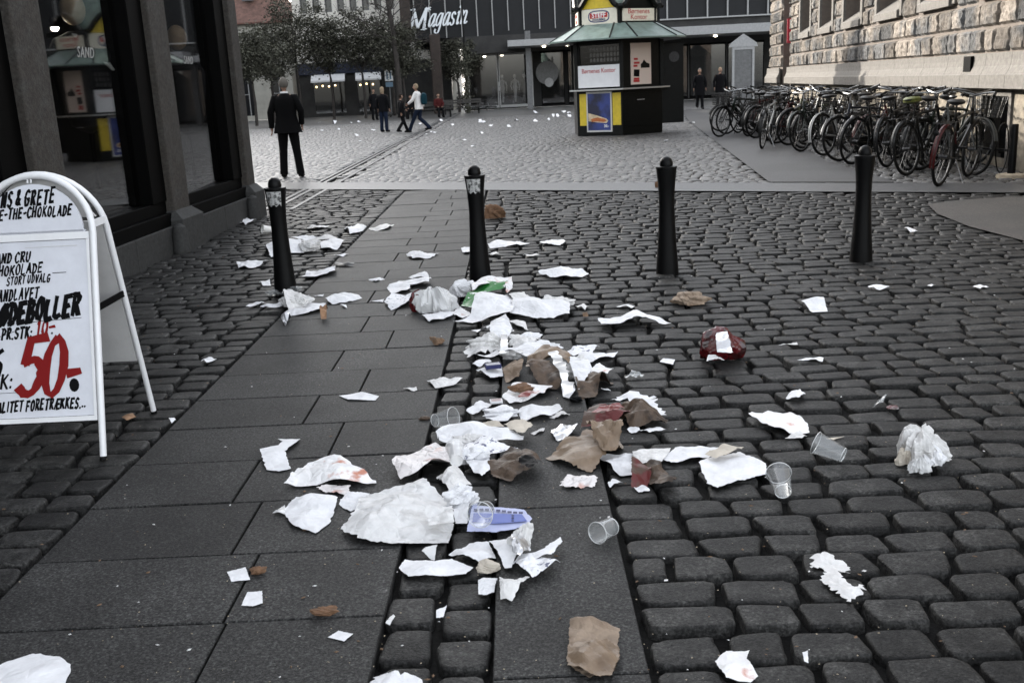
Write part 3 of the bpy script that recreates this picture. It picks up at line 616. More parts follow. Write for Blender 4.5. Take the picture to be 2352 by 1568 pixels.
mb = MB(); P_ = [kface(5, 0, a, z, -.45) for a in (.1, .95) for z in (1.3, 2.45)]; mb.add(P_, [(0,1,3,2)]); sh = mb.build('back_panel', 'interior', kiosk)
for zz in (1.98, 2.12, 2.26):
    mb = MB()
    for k in range(9):
        c_ = kface(5, 0, .24 + .075 * k, zz, -.3); mb.lathe([(.035, 0), (.037, .07), (.02, .1)], 8, c_)
    mb.add([kface(5, 0, .1, zz - .01, -.2), kface(5, 0, .95, zz - .01, -.2), kface(5, 0, .95, zz - .01, -.42), kface(5, 0, .1, zz - .01, -.42)], [(0,1,2,3)])
    mb.build('cup_rack', 'board_grey', kiosk, True)
bd = kpanel('white_board', 'white_paint', 5, 0, .05, .96, 1.30, 1.89, -.012, .025, bev=.005)
mb = MB(); x_ = kface(5, 0, 1, 0) - kface(5, 0, 0, 0); put_text(mb, 'Børnenes Kontor', .17, kface(5, 0, .505, 1.74, .028), x_, (0, 0, 1), bold=.001, sx=.84); mb.build('lettering', 'sign_red', bd)
pf = kpanel('poster_frame', 'board_grey', 5, 0, .22, .78, .10, 1.19, .0, .035, bev=.004)
kpanel('poster', 'poster_blue', 5, 0, .25, .75, .15, 1.14, .036, .039, pf)
mb = MB(); P_ = [kface(5, 0, a, z, .0405) for a, z in ((.26, .62), (.45, .55), (.66, .46), (.70, .40), (.66, .34), (.48, .36), (.26, .40))]; mb.add(P_, [tuple(range(7))[::-1]]); mb.build('bread_picture', 'bun_colour', pf)
mb = MB(); P_ = [kface(5, 0, a, z, .042) for a, z in ((.32, .46), (.46, .5), (.62, .45), (.67, .40), (.6, .37), (.46, .39), (.33, .38))]; mb.add(P_, [tuple(range(7))[::-1]]); mb.build('sausage_picture', 'sausage_colour', pf)
mb = MB(); put_text(mb, '30.-', .10, kface(5, 0, .66, .26, .042), x_, (0, 0, 1), bold=.003); put_text(mb, 'HOT DOG', .05, kface(5, 0, .5, 1.05, .042), x_, (0, 0, 1)) if False else None; mb.build('price_lettering', 'white_paint', pf)
for a0, a1 in ((.06, .21), (.79, .97)): kpanel('yellow_panel', 'kiosk_yellow', 5, 0, a0, a1, .28, 1.14, .0, .006)
mn = kpanel('menu_board', 'poster_cream', 0, 1, .22, .72, 1.33, 2.42, -.008, .02, bev=.004)
mb = MB(); x1_ = kface(0, 1, 1, 0) - kface(0, 1, 0, 0); P_ = [kface(0, 1, a, z, .022) for a, z in ((.46, 1.76), (.68, 1.76), (.68, 1.86), (.6, 1.9), (.54, 1.98), (.5, 1.9), (.46, 1.86))]; mb.add(P_, [tuple(range(7))[::-1]]); mb.build('menu_picture', 'kiosk_black', mn)
mb = MB()
for k, (zz, a, w) in enumerate(((2.0, .34, .1), (1.9, .36, .14), (1.82, .33, .1), (1.48, .35, .14), (1.42, .35, .15))): mb.add([kface(0, 1, a - w / 2, zz - .028, .022), kface(0, 1, a + w / 2, zz - .028, .022), kface(0, 1, a + w / 2, zz + .028, .022), kface(0, 1, a - w / 2, zz + .028, .022)], [(0,1,2,3)])
mb.build('menu_stripe', 'sign_red', mn)
P_ = [kface(0, 1, a, z, .022) for a, z in ((.28, 1.55), (.42, 1.53), (.43, 1.72), (.29, 1.73))]; MB().add(P_, [(0,1,2,3)]).build('menu_picture', 'ink_black', mn)
kpanel('side_door', 'kiosk_black', 1, 2, -.02, .5, .25, 2.38, .0, .04) if False else None
mb = MB(); p = kface(0, 1, .99, 0, .0); mb.beam((p.x + .02, p.y + .1, .24), (p.x + .02, p.y + .1, 2.4), .02, .05, (1, 0, 0)); mb.box((p.x, p.y + .05, .24), (p.x + .62, p.y + .10, 2.40)); dr = mb.build('open_door', 'kiosk_black', kiosk, bevel=.006)
mb = MB(); mb.lathe([(.14, 0), (.14, .012)], 20, (0, 0, 0)); mb.xf(Matrix.Translation((p.x + .36, p.y + .05, 2.02)) @ Matrix.Rotation(R(90), 4, 'X')); mb.build('round_vent', 'asphalt', dr)
kpanel('front_panel', 'kiosk_black', 0, 1, .06, .94, .22, 1.12, .0, .014, bev=.005); kpanel('handle', 'board_grey', 0, 1, .36, .54, .92, .935, .014, .03)
# counter along both street faces
mb = MB(); inn = [kface(5, 0, 0, 0, -.05, KR), kface(5, 0, 1, 0, -.05, KR), kface(0, 1, 1, 0, -.05)]; hx = hexa(KR + .24); pts = [hx[5], hx[0], hx[1]]
base_ = [(*hx[5],), (*hx[0],), (*hx[1],), (*H0[1],), (*H0[0],), (*H0[5],)]; mb.add([(x, y, z) for z in (1.215, 1.255) for x, y in base_], [(5,4,1,0), (4,3,2,1), (6,7,10,11), (7,8,9,10), (0,1,7,6), (1,2,8,7), (2,3,9,8), (5,0,6,11)]); mb.build('counter', 'counter_metal', kiosk, bevel=.004)
# skirt roof with clipped corners
def oct12(r, cl): 
    P_ = hexa(r); out = []
    for i in range(6):
        p, a, b = Vector(P_[i]), Vector(P_[i - 1]), Vector(P_[(i + 1) % 6]); out += [tuple(p + (a - p).normalized() * cl), tuple(p + (b - p).normalized() * cl)]
    return out
lo, hi = oct12(2.16, .42), oct12(1.28, .18); mb = MB(); k = 12
mb.add([(x, y, 2.56) for x, y in lo] + [(x, y, 2.96) for x, y in hi] + [(x, y, 2.52) for x, y in lo], [(i, (i+1) % k, k + (i+1) % k, k + i) for i in range(k)] + [(2*k + i, 2*k + (i+1) % k, (i+1) % k, i) for i in range(k)]); rf = mb.build('skirt_roof', 'copper_green', kiosk)
mb = MB(); mb.add([(x, y, 2.521) for x, y in oct12(2.13, .42)], [tuple(range(12))[::-1]]); mb.build('soffit', 'kiosk_black', rf)
mb = MB()
for i in range(k): mb.beam((*lo[i], 2.565), (*hi[i], 2.965), .035, .03)
mb.build('roof_rib', 'kiosk_black', rf)
mb = MB(); mb.prism(hexa(1.22), 2.9, 3.45); mb.build('sign_box', 'kiosk_black', kiosk)
for (i, j) in ((5, 0), (0, 1), (4, 5), (1, 2)):
    st_ = (i, j) == (5, 0); s_ = kpanel('sign_panel', 'sign_cream', i, j, .08 if st_ else .06, .94 if st_ else .93, 2.95 if st_ else 3.0, 3.36 if st_ else 3.32, .0, .03, None, 1.22, .004)
    xx = kface(i, j, 1, 0) - kface(i, j, 0, 0); mb = MB()
    if st_:
        w_ = []
        for q_ in range(28):
            an = 2 * math.pi * q_ / 28; w_.append(kface(i, j, .5 + .26 * math.copysign(abs(math.cos(an)) ** .6, math.cos(an)), 3.16 + .155 * math.copysign(abs(math.sin(an)) ** .7, math.sin(an)), .032, 1.22))
        MB().add(w_, [tuple(range(28))]).build('logo', 'sign_blue', s_)
        w_ = [kface(i, j, .5 + .235 * math.copysign(abs(math.cos(2*math.pi*q_/28)) ** .6, math.cos(2*math.pi*q_/28)), 3.16 + .125 * math.copysign(abs(math.sin(2*math.pi*q_/28)) ** .7, math.sin(2*math.pi*q_/28)), .034, 1.22) for q_ in range(28)]
        MB().add(w_, [tuple(range(28))]).build('logo', 'sign_cream', s_)
        w_ = [kface(i, j, a, z, .036, 1.22) for a, z in ((.285, 3.11), (.715, 3.13), (.71, 3.255), (.28, 3.25))]; MB().add(w_, [(0,1,2,3)]).build('logo', 'sign_red', s_)
        put_text(mb, 'STEFF', .165, kface(i, j, .5, 3.185, .038, 1.22), xx, (0, 0, 1), bold=.003); mb.build('lettering', 'white_paint', s_)
        mb = MB(); put_text(mb, 'HOULBERG', .075, kface(i, j, .5, 3.075, .038, 1.22), xx, (0, 0, 1), bold=.003); mb.build('lettering', 'sign_blue', s_)
    else:
        put_text(mb, 'Børnenes\nKontor', .19, kface(i, j, .5, 3.17, .034, 1.22), xx, (0, 0, 1), bold=.0, line=.78); mb.build('lettering', 'sign_red', s_)
    # curved gable above the sign
    fl = [(.03, 3.37), (.10, 3.43), (.2, 3.6), (.34, 3.78), (.5, 3.86), (.66, 3.78), (.8, 3.6), (.9, 3.43), (.97, 3.37)]
    MB().add([kface(i, j, a, z, .01, 1.22) for a, z in fl], [tuple(range(9))[::-1]]).build('gable', 'kiosk_yellow' if st_ else 'kiosk_black', kiosk)
    mb = MB(); mb.tube([kface(i, j, a, z + .02, .08, 1.22) for a, z in [(-.12, 3.36)] + fl + [(1.12, 3.36)]], .075, 6); mb.build('gable_trim', 'kiosk_black', kiosk, True)
mb = MB(); mb.lathe([(.80, 3.44), (.78, 3.7), (.6, 4.1), (.36, 4.6), (.15, 5.1), (.03, 5.6)], 12, KC); mb.build('dome', 'copper_green', kiosk, True)
# ---------------------------------------------------------------- buildings round the square
mat('panel_dark', (0.012, 0.0125, 0.014), spec=.2, rough=0.5, var=0.12, vscale=0.7, island=0.2)
mat('mullion', (0.3, 0.3, 0.295), rough=0.5)
mat('pale_render', (0.72, 0.69, 0.63), rough=0.9, var=0.08, vscale=1.2)
mat('cream_render', (0.40, 0.385, 0.34), rough=0.9, var=0.1, vscale=1.5)
mat('roof_tile', (0.13, 0.07, 0.055), rough=0.85, var=0.25, vscale=3, bump=0.5, bscale=10)
mat('navy', (0.008, 0.012, 0.03), rough=0.5); mat('awning_white', (0.8, 0.8, 0.8), rough=0.7)
mat('warm_light', (1.0, 0.72, 0.35), emit=1.6); mat('spot_light', (1.0, 0.9, 0.7), emit=5.0)
mat('shop_dark', (0.02, 0.019, 0.018), rough=0.7, var=0.3, vscale=1.5)
mat('mid_grey', (0.12, 0.12, 0.12), rough=0.7, var=0.15); mat('canopy_white', (0.3, 0.3, 0.3), rough=0.6, var=0.1)
mat('pale_figure', (0.5, 0.5, 0.5), rough=0.6); mat('blue_board', (0.12, 0.2, 0.28), rough=0.5)
dep = thing('department_store', 'dark panelled department store with white mullions and a white script sign', 'building', (3, 64, 0))
mb = MB(); mb.box((-6.15, 64, 4.45), (9.2, 80, 16)); mb.box((9.2, 63.5, 4.88), (26, 80, 16)); mb.build('upper_facade', 'panel_dark', dep)
mb = MB(); x = -5.72
while x < 9: mb.box((x - .03, 63.88, 4.45 if x < 0 else 4.7), (x + .03, 64, 16)); x += .955
x = 9.65
while x < 26: mb.box((x - .04, 63.36, 4.88), (x + .04, 63.5, 16)); x += 1.22
mb.box((9.2, 63.36, 4.80), (26, 63.49, 4.88)); mb.build('mullion', 'mullion', dep)
mb = MB(); mb.box((-2.9, 63.9, 3.42), (9.2, 65, 4.45)); mb.box((9.2, 63.6, 4.3), (26, 65, 4.8)); mb.build('fascia', 'shop_dark', dep)
mb = MB(); mb.box((-.1, 60.5, 3.62), (9, 63.9, 3.98)); mb.box((9.0, 59.5, 3.72), (26, 63.6, 4.2)); mb.build('canopy', 'canopy_white', dep, bevel=.02)
for x in (1.1, 9.0): MB().box((x - .16, 61.4, 0), (x + .16, 61.8, 4.5)).build('column', 'mid_grey' if x < 2 else 'shop_dark', dep)
mb = MB(); mb.box((-2.9, 66.0, 0), (26, 66.1, 4.45)); mb.build('ground_floor_wall', 'shop_dark', dep)
for a, b in ((-2.7, -.8), (-.75, 1.4), (1.9, 3.4), (3.6, 5.5), (8.9, 11.2), (11.3, 13.6), (13.7, 16)):
    f = MB().box((a, 65.2, .1), (b, 65.28, .25)).box((a, 65.2, 3.3), (b, 65.28, 3.42)).box((a, 65.2, .25), (a + .06, 65.28, 3.3)).box((b - .06, 65.2, .25), (b, 65.28, 3.3)).build('window_frame', 'black_frame' if a > 0 else 'mullion', dep)
    MB().box((a + .06, 65.22, .25), (b - .06, 65.23, 3.3)).build('pane', 'window_glass', f)
mb = MB(); mb.box((8.9, 65.5, .1), (16, 65.6, 3.3)); mb.build('window_blind', 'mid_grey', dep)
mb = MB(); [mb.box((4.0 + 0, 65.05, .3 + .1 * k), (5.6, 65.12, .38 + .1 * k)) for k in range(28)]; mb.build('roller_shutter', 'panel_dark', dep)
for x, y, z in ((2.05, 61.6, 3.6), (3.45, 61.6, 3.6), (12.1, 61, 3.68), (-1.6, 65.4, 3.3), (-.5, 65.4, 3.32)):
    MB().lathe([(.10, 0), (.10, -.05), (.02, -.06)], 12, (x, y, z)).build('spotlight', 'spot_light', dep)
def circ(n, r): return [(r * math.cos(2 * math.pi * i / n), r * math.sin(2 * math.pi * i / n)) for i in range(n)]
MB().add([(2.3 + a * 1.0, 64.9, 2.1 + b) for a, b in circ(24, .72)], [tuple(range(24))]).build('round_sticker', 'mid_grey', dep); MB().add([(2.4 + a, 64.86, 1.5 + b) for a, b in circ(20, .28)], [tuple(range(20))]).build('round_sticker', 'canopy_white', dep)
mb = MB(); brush(mb, ['m1'], (-6.05, 63.7, 4.98), (1, 0, 0), (0, 0, 1), 1.18, w=.62, gap=.1, width=.15, slant=.14, nib=10, contrast=.8, jit=0, sweep=False, depth=.02, rise=.02)
brush(mb, list('agasin'), (-4.92, 63.8, 5.12), (1, 0, 0), (0, 0, 1), 1.06, w=.385, gap=.03, width=.105, slant=.26, nib=10, contrast=.72, jit=0, sweep=False, depth=.03, rise=.05)
brush(mb, ['*'], (-5.0, 63.8, 6.02), (1, 0, 0), (0, 0, 1), .34, w=.9, width=.2, contrast=.2, jit=0, sweep=False, depth=.05)
mat('sign_white', (0.72, 0.75, 0.78)); mb.build('sign_lettering', 'sign_white', dep)
for x, y, sc, lab in ((-.55, 65.7, .95, 'bare headed pale mannequin behind the shop window, standing apart'), (.25, 65.6, 1.0, 'pale mannequin in a bright dress behind the shop window'), (.85, 65.7, 1.05, 'dark clothed mannequin beside the pale column in the shop window')):
    t = thing('mannequin', lab, 'mannequin', (x, y, .3)); m_ = 'pale_figure' if x < .5 else 'mid_grey'
    MB().lathe([(.05*sc, .1), (.09*sc, .5), (.12*sc, .85), (.17*sc, 1.0), (.12*sc, 1.2), (.19*sc, 1.42), (.06*sc, 1.5), (.05*sc, 1.56)], 10, (x, y, .3)).build('figure', m_, t, True); MB().ball((x, y, 1.98), .11, 10, 8, (1, 1, 1.25)).build('head', 'pale_figure', t, True)
    MB().tube([(x - .2*sc, y, 1.68), (x - .27, y - .05, 1.4), (x - .2, y - .15, 1.15)], [.05, .04, .03]).tube([(x + .2*sc, y, 1.68), (x + .27, y - .05, 1.4), (x + .25, y - .12, 1.12)], [.05, .04, .03]).build('arms', m_, t, True)
bx = at(1707, 200, 58).x; by = 58
booth = thing('doorway_booth', 'small pale doorway with a pointed pediment in front of the store window', 'doorway', (bx, by, 0))
MB().box((bx - .62, by, 0), (bx - .5, by + .12, 2.75)).box((bx + .5, by, 0), (bx + .62, by + .12, 2.75)).box((bx - .62, by, 2.75), (bx + .62, by + .12, 2.9)).build('door_frame', 'canopy_white', booth)
mb = MB(); mb.add([(bx + a, y, z) for y in (by - .03, by + .15) for a, z in ((-.8, 2.9), (.8, 2.9), (.72, 3.1), (0, 3.6), (-.72, 3.1))], [(0,1,2,3,4), (9,8,7,6,5), (0,5,6,1), (1,6,7,2), (2,7,8,3), (3,8,9,4), (4,9,5,0)]); mb.build('pediment', 'canopy_white', booth); MB().box((bx - .5, by + .05, 0), (bx + .5, by + .09, 2.75)).build('door_panel', 'mid_grey', booth)
# pale office building and its shops
pale = thing('office_building', 'pale stone office building with rows of narrow windows behind the trees', 'building', (-10, 70, 0))
ops = [(.55 + .83 * k, .55 + .83 * k + .46, z, z + 1.9) for z in (6.75, 10.0) for k in range(12)] + [(1.3 + 1.35 * k, 2.3 + 1.35 * k, 4.0, 5.0) for k in range(7)]
mb = MB(); facade(mb, (-14.4, 70, 0), (1, 0), 10.4, 3.4, 15, ops, .25); mb.add([(-14.4,70,0),(-14.4,70,15),(-14.4,84,15),(-14.4,84,0)],[(0,1,2,3)]).add([(-4,70,0),(-4,84,0),(-4,84,15),(-4,70,15)],[(0,1,2,3)]).add([(-14.4,70,15),(-4,70,15),(-4,84,15),(-14.4,84,15)],[(0,1,2,3)]); mb.build('wall', 'pale_render', pale)
for a, b, c_, d in ops:
    w = MB().box((-14.4 + a, 70.2, c_), (-14.4 + b, 70.22, d)).build('window', 'dark_glass', pale)
    MB().box((-14.4 + a, 70.12, c_), (-14.4 + a + .06, 70.19, d)).box((-14.4 + b - .06, 70.12, c_), (-14.4 + b, 70.19, d)).box((-14.4 + a + .06, 70.12, c_), (-14.4 + b - .06, 70.19, c_ + .07)).box((-14.4 + a + .06, 70.12, (c_ + d) / 2), (-14.4 + b - .06, 70.19, (c_ + d) / 2 + .05)).build('frame', 'mid_grey', w)
MB().box((-14.4, 69.2, 0), (-4, 69.9, 3.4)).build('shop_front', 'shop_dark', pale); MB().box((-14.2, 69.0, 2.75), (-8.4, 69.2, 3.5)).build('shop_fascia', 'navy', pale)
for a, b in ((-13.25, -11.2), (-10.3, -8.8)):
    f = MB().box((a, 69.12, .2), (b, 69.19, 2.3)).build('shop_window', 'interior', pale); MB().box((a, 69.04, .2), (b, 69.05, 2.3)).build('pane', 'window_glass', f)
    aw = MB().add([(a - .1, 69.1, 2.75), (b + .1, 69.1, 2.75), (b + .3, 67.6, 2.32), (a + .1, 67.6, 2.32), (b + .3, 67.6, 2.22), (a + .1, 67.6, 2.22)], [(0,1,2,3), (3,2,4,5)]).build('awning', 'awning_white', pale)
    mb = MB(); [mb.ball((a + .2 + .42 * k, 68.95, 1.95 + .05 * (k % 2)), .055, 8, 6) for k in range(int((b - a) / .42))]; mb.build('warm_lamp', 'warm_light', pale)
house = thing('gabled_house', 'cream house with red tiled roof beyond the dark shop front', 'building', (-17.5, 68, 0))
hx0, hx1 = -27, -14.4; ops = [(1.6 + 2.3 * k, 2.4 + 2.3 * k, 3.9, 5.2) for k in range(5)] + [(1.5 + 2.4 * k, 2.5 + 2.4 * k, .3, 2.7) for k in range(5)]
ops = [(9.5, 10.1, 4.3, 5.5), (11.3, 12.0, 4.3, 5.5), (9.2, 10.0, .3, 3.0), (11.2, 12.1, .3, 3.0), (5, 6, 4.3, 5.5), (5, 6, .3, 3)]
mb = MB(); facade(mb, (hx0, 68, 0), (1, 0), hx1 - hx0 - .02, 0, 6.35, ops, .2); mb.add([(hx1-.02,68,0),(hx1-.02,80,0),(hx1-.02,80,6.35),(hx1-.02,68,6.35)],[(0,1,2,3)]); mb.build('wall', 'cream_render', house)
for a, b, c_, d in ops:
    w = MB().box((hx0 + a, 68.15, c_), (hx0 + b, 68.17, d)).build('window', 'dark_glass', house); MB().box((hx0 + (a + b) / 2 - .03, 68.1, c_), (hx0 + (a + b) / 2 + .03, 68.14, d)).box((hx0 + a, 68.1, (c_ + d) / 2), (hx0 + (a + b) / 2 - .03, 68.14, (c_ + d) / 2 + .05)).build('frame', 'canopy_white', w)
mb = MB(); mb.add([(hx0 - .3, 67.6, 6.2), (hx1 + .05, 67.6, 6.2), (hx1 - 2.4, 72, 10.2), (hx0 - .3, 72, 10.2), (hx1 + .05, 76.4, 6.2), (hx0 - .3, 76.4, 6.2)], [(0,1,2,3), (3,2,4,5), (1,4,2)]).box((hx0 - .3, 67.58, 6.1), (hx1 + .05, 67.7, 6.2)); r_ = mb.build('roof', 'roof_tile', house)
MB().add([(hx1 - 3.0, 68.9, 7.6), (hx1 - 2.2, 68.9, 7.6), (hx1 - 2.2, 69.7, 8.35), (hx1 - 3.0, 69.7, 8.35)], [(0,1,2,3)]).xf(Matrix.Translation((0, -.12, .02))).build('roof_window', 'dark_glass', r_)
MB().box((-14.38, 74, 0), (-10, 84, 6)).build('rear_wall', 'pale_render', house) if False else None
# unseen block added west of the square, sized so its shadow covers the paving
blk = thing('shade_block', 'long dark block added out of view west of the square for its shadow', 'building', (-33, 50, 0)); MB().box((-42, 16, 0), (-30, 118, 18.4)).build('wall', 'dark_brick', blk)
ops = [(2 + 2.6 * k, 3.2 + 2.6 * k, z, z + 1.7) for z in (1.2, 4.6, 8.0, 11.3, 14.6) for k in range(38)]
mb = MB(); [mb.box((-29.99, 16 + a, c_), (-29.95, 16 + b, d)) for a, b, c_, d in ops]; mb.build('window', 'dark_glass', blk)
# ---------------------------------------------------------------- trees
mat('leaf', (0.066, 0.066, 0.05), rough=0.8, island=0.6, spec=0.2); mat('bark', (0.03, 0.025, 0.022), rough=0.9, var=0.3, vscale=6, bump=0.5)  # leaf: distant haze put into a lighter, greyer colour
def branch(mb, p, d, L, r, lv, tips, droop=0.0):
    q = p + d * L * .5 + Vector((random.uniform(-1, 1), random.uniform(-1, 1), 0)) * L * .06; e = q + (d + Vector((0, 0, -droop))).normalized() * L * .5
    mb.tube([p, q, e], [r, r * .82, r * .62], 6, caps=False); tips.append(e)
    if lv: 
        for k in range(random.choice((2, 3, 3))):
            a = Vector((random.uniform(-1, 1), random.uniform(-1, 1), random.uniform(-.2, .8))).normalized(); branch(mb, e if k else q, (d * .75 + a * .75).normalized(), L * random.uniform(.6, .82), r * .6, lv - 1, tips, droop)
def tree(x, y, h, rad, lab, dens=1.0, trunk=.09):
    t = thing('tree', lab, 'tree', (x, y, 0), 0, 'small trees along the far side of the square'); mb = MB(); tips = []
    mb.tube([(x, y, -.05), (x + .04, y, h * .22), (x, y, h * .42)], [trunk, trunk * .8, trunk * .7], 8, caps=False)
    for k in range(4): branch(mb, Vector((x, y, h * (.42 + .03 * k))), Vector((math.cos(k * 1.6 + x), math.sin(k * 1.6 + x), 1.1)).normalized(), h * .2, trunk * .55, 2, tips)
    mb.build('trunk', 'bark', t, True); mb = MB(); cl = [Vector((x + random.gauss(0, rad * .58), y + random.gauss(0, rad * .5), h * random.uniform(.5, .98))) for k in range(44)] + tips[::3]
    for c_ in cl:
        rr = rad * random.uniform(.25, .5) * (1.25 - abs((c_.z / h) - .66))
        for k in range(int(120 * dens)):
            p = c_ + Vector((random.gauss(0, .55), random.gauss(0, .55), random.gauss(0, .42))) * rr; s = random.uniform(.045, .095); a, b = random.uniform(0, 6.3), random.uniform(-1, 1)
            u = Vector((math.cos(a), math.sin(a), b)).normalized() * s; w = u.cross(Vector((random.uniform(-1, 1), random.uniform(-1, 1), 1))).normalized() * s * .6; mb.add([p - u, p - w, p + u, p + w], [(0,1,2,3)])
    mb.build('crown', 'leaf', t)
for px, Y, h, rad, lab in ((585, 55, 5.1, 1.2, 'dark leafed tree beside the end of the shop front'), (628, 59, 5.0, 1.1, 'slim tree in front of the cream house behind the standing man'), (690, 60, 6.9, 1.5, 'tallest leafy tree with its crown against the pale office wall'), (765, 61, 5.7, 1.2, 'leafy tree in front of the first white awning'), (838, 60, 6.0, 1.35, 'bushy tree between the two white awnings'), (905, 62, 5.6, 1.2, 'thin leaved tree behind the small street sign'), (930, 58, 4.9, 1.0, 'sparse tree next to the bare arching tree'), (1055, 63, 4.2, .8, 'small dark tree below the white script sign')):
    p = at(px, 240, Y); tree(p.x, Y, h, rad, lab, .75 if px in (905, 930, 1055) else 1.0)
t = thing('bare_tree', 'tall bare tree with thick trunk and arching twigs', 'tree', (at(918, 240, 57).x, 57, 0)); mb = MB(); tips = []; x = at(918, 240, 57).x
mb.tube([(x, 57, -.05), (x + .05, 57, 2), (x - .05, 57, 4.5), (x - .35, 57, 7)], [.17, .15, .13, .1], 10)
for k in range(20):
    a = k * 2.4; z = 3.6 + .22 * k; branch(mb, Vector((x - .1, 57, z)), Vector((math.cos(a), .4 * math.sin(a), .75)).normalized(), random.uniform(.9, 1.5), .04, 3, tips, .5)
mb.build('trunk', 'bark', t, True)
mat('brown_pillar', (.035, .025, .02), rough=.8, var=.2, vscale=3); px_ = at(1008, 240, 62).x; MB().box((px_ - .3, 61.8, 0), (px_ + .3, 62.4, 4.6)).build('pillar', 'brown_pillar', dep, bevel=.05); pw_ = at(934, 100, 63).x; MB().box((pw_ - .30, 63.2, 4.3), (pw_ + .30, 63.85, 15)).build('end_wall', 'brown_pillar', dep)
# ---------------------------------------------------------------- bicycles
for nm, c_ in dict(bike_black=(.003,.003,.003), bike_green=(.004,.01,.007), bike_grey=(.06,.062,.058), bike_white=(.3,.3,.29), bike_red=(.045,.004,.004), bike_olive=(.085,.09,.055), bike_blue=(.004,.007,.015)).items(): mat(nm, c_, rough=.35, spec=.3)
mat('rim_metal', (.06,.06,.06), rough=.4, metal=.8)
mat('chrome', (.17, .17, .17), rough=.25, metal=1.0); mat('saddle_leather', (.012, .011, .01), rough=.45); mat('reflector', (.16, .035, .005), rough=.3); mat('basket_wire', (.01, .01, .01), rough=.5); mat('cover_yellow', (.09, .10, .02), rough=.4); mat('canvas_grey', (.2, .19, .17), rough=.9, var=.1)
def wheel(t, x, fm, r=.335):
    mb = MB(); pts = [(x + (r - .03) * math.cos(2*math.pi*i/28), 0, r + (r - .03) * math.sin(2*math.pi*i/28)) for i in range(28)]; mb.tube(pts, .011, 6, closed=True)
    for i in range(22): a = 2*math.pi*i/22; mb.tube([(x + .02 * math.cos(a + .9), .02 * (-1) ** i, r + .02 * math.sin(a + .9)), (x + (r - .035) * math.cos(a), 0, r + (r - .035) * math.sin(a))], .0022, 3, caps=False)
    mb.tube([(x, -.05, r), (x, .05, r)], .02, 8); w = mb.build('wheel', 'rim_metal', t, local=True, smooth=True)
    pts = [(x + (r - .016) * math.cos(2*math.pi*i/32), 0, r + (r - .016) * math.sin(2*math.pi*i/32)) for i in range(32)]; MB().tube(pts, .019, 8, closed=True).build('tyre', 'black_rubber', w, True, local=True)
def arc(x, r, a0, a1, n=14, z=.335): return [(x + r * math.cos(R(a0 + (a1 - a0) * i / n)), 0, z + r * math.sin(R(a0 + (a1 - a0) * i / n))) for i in range(n + 1)]
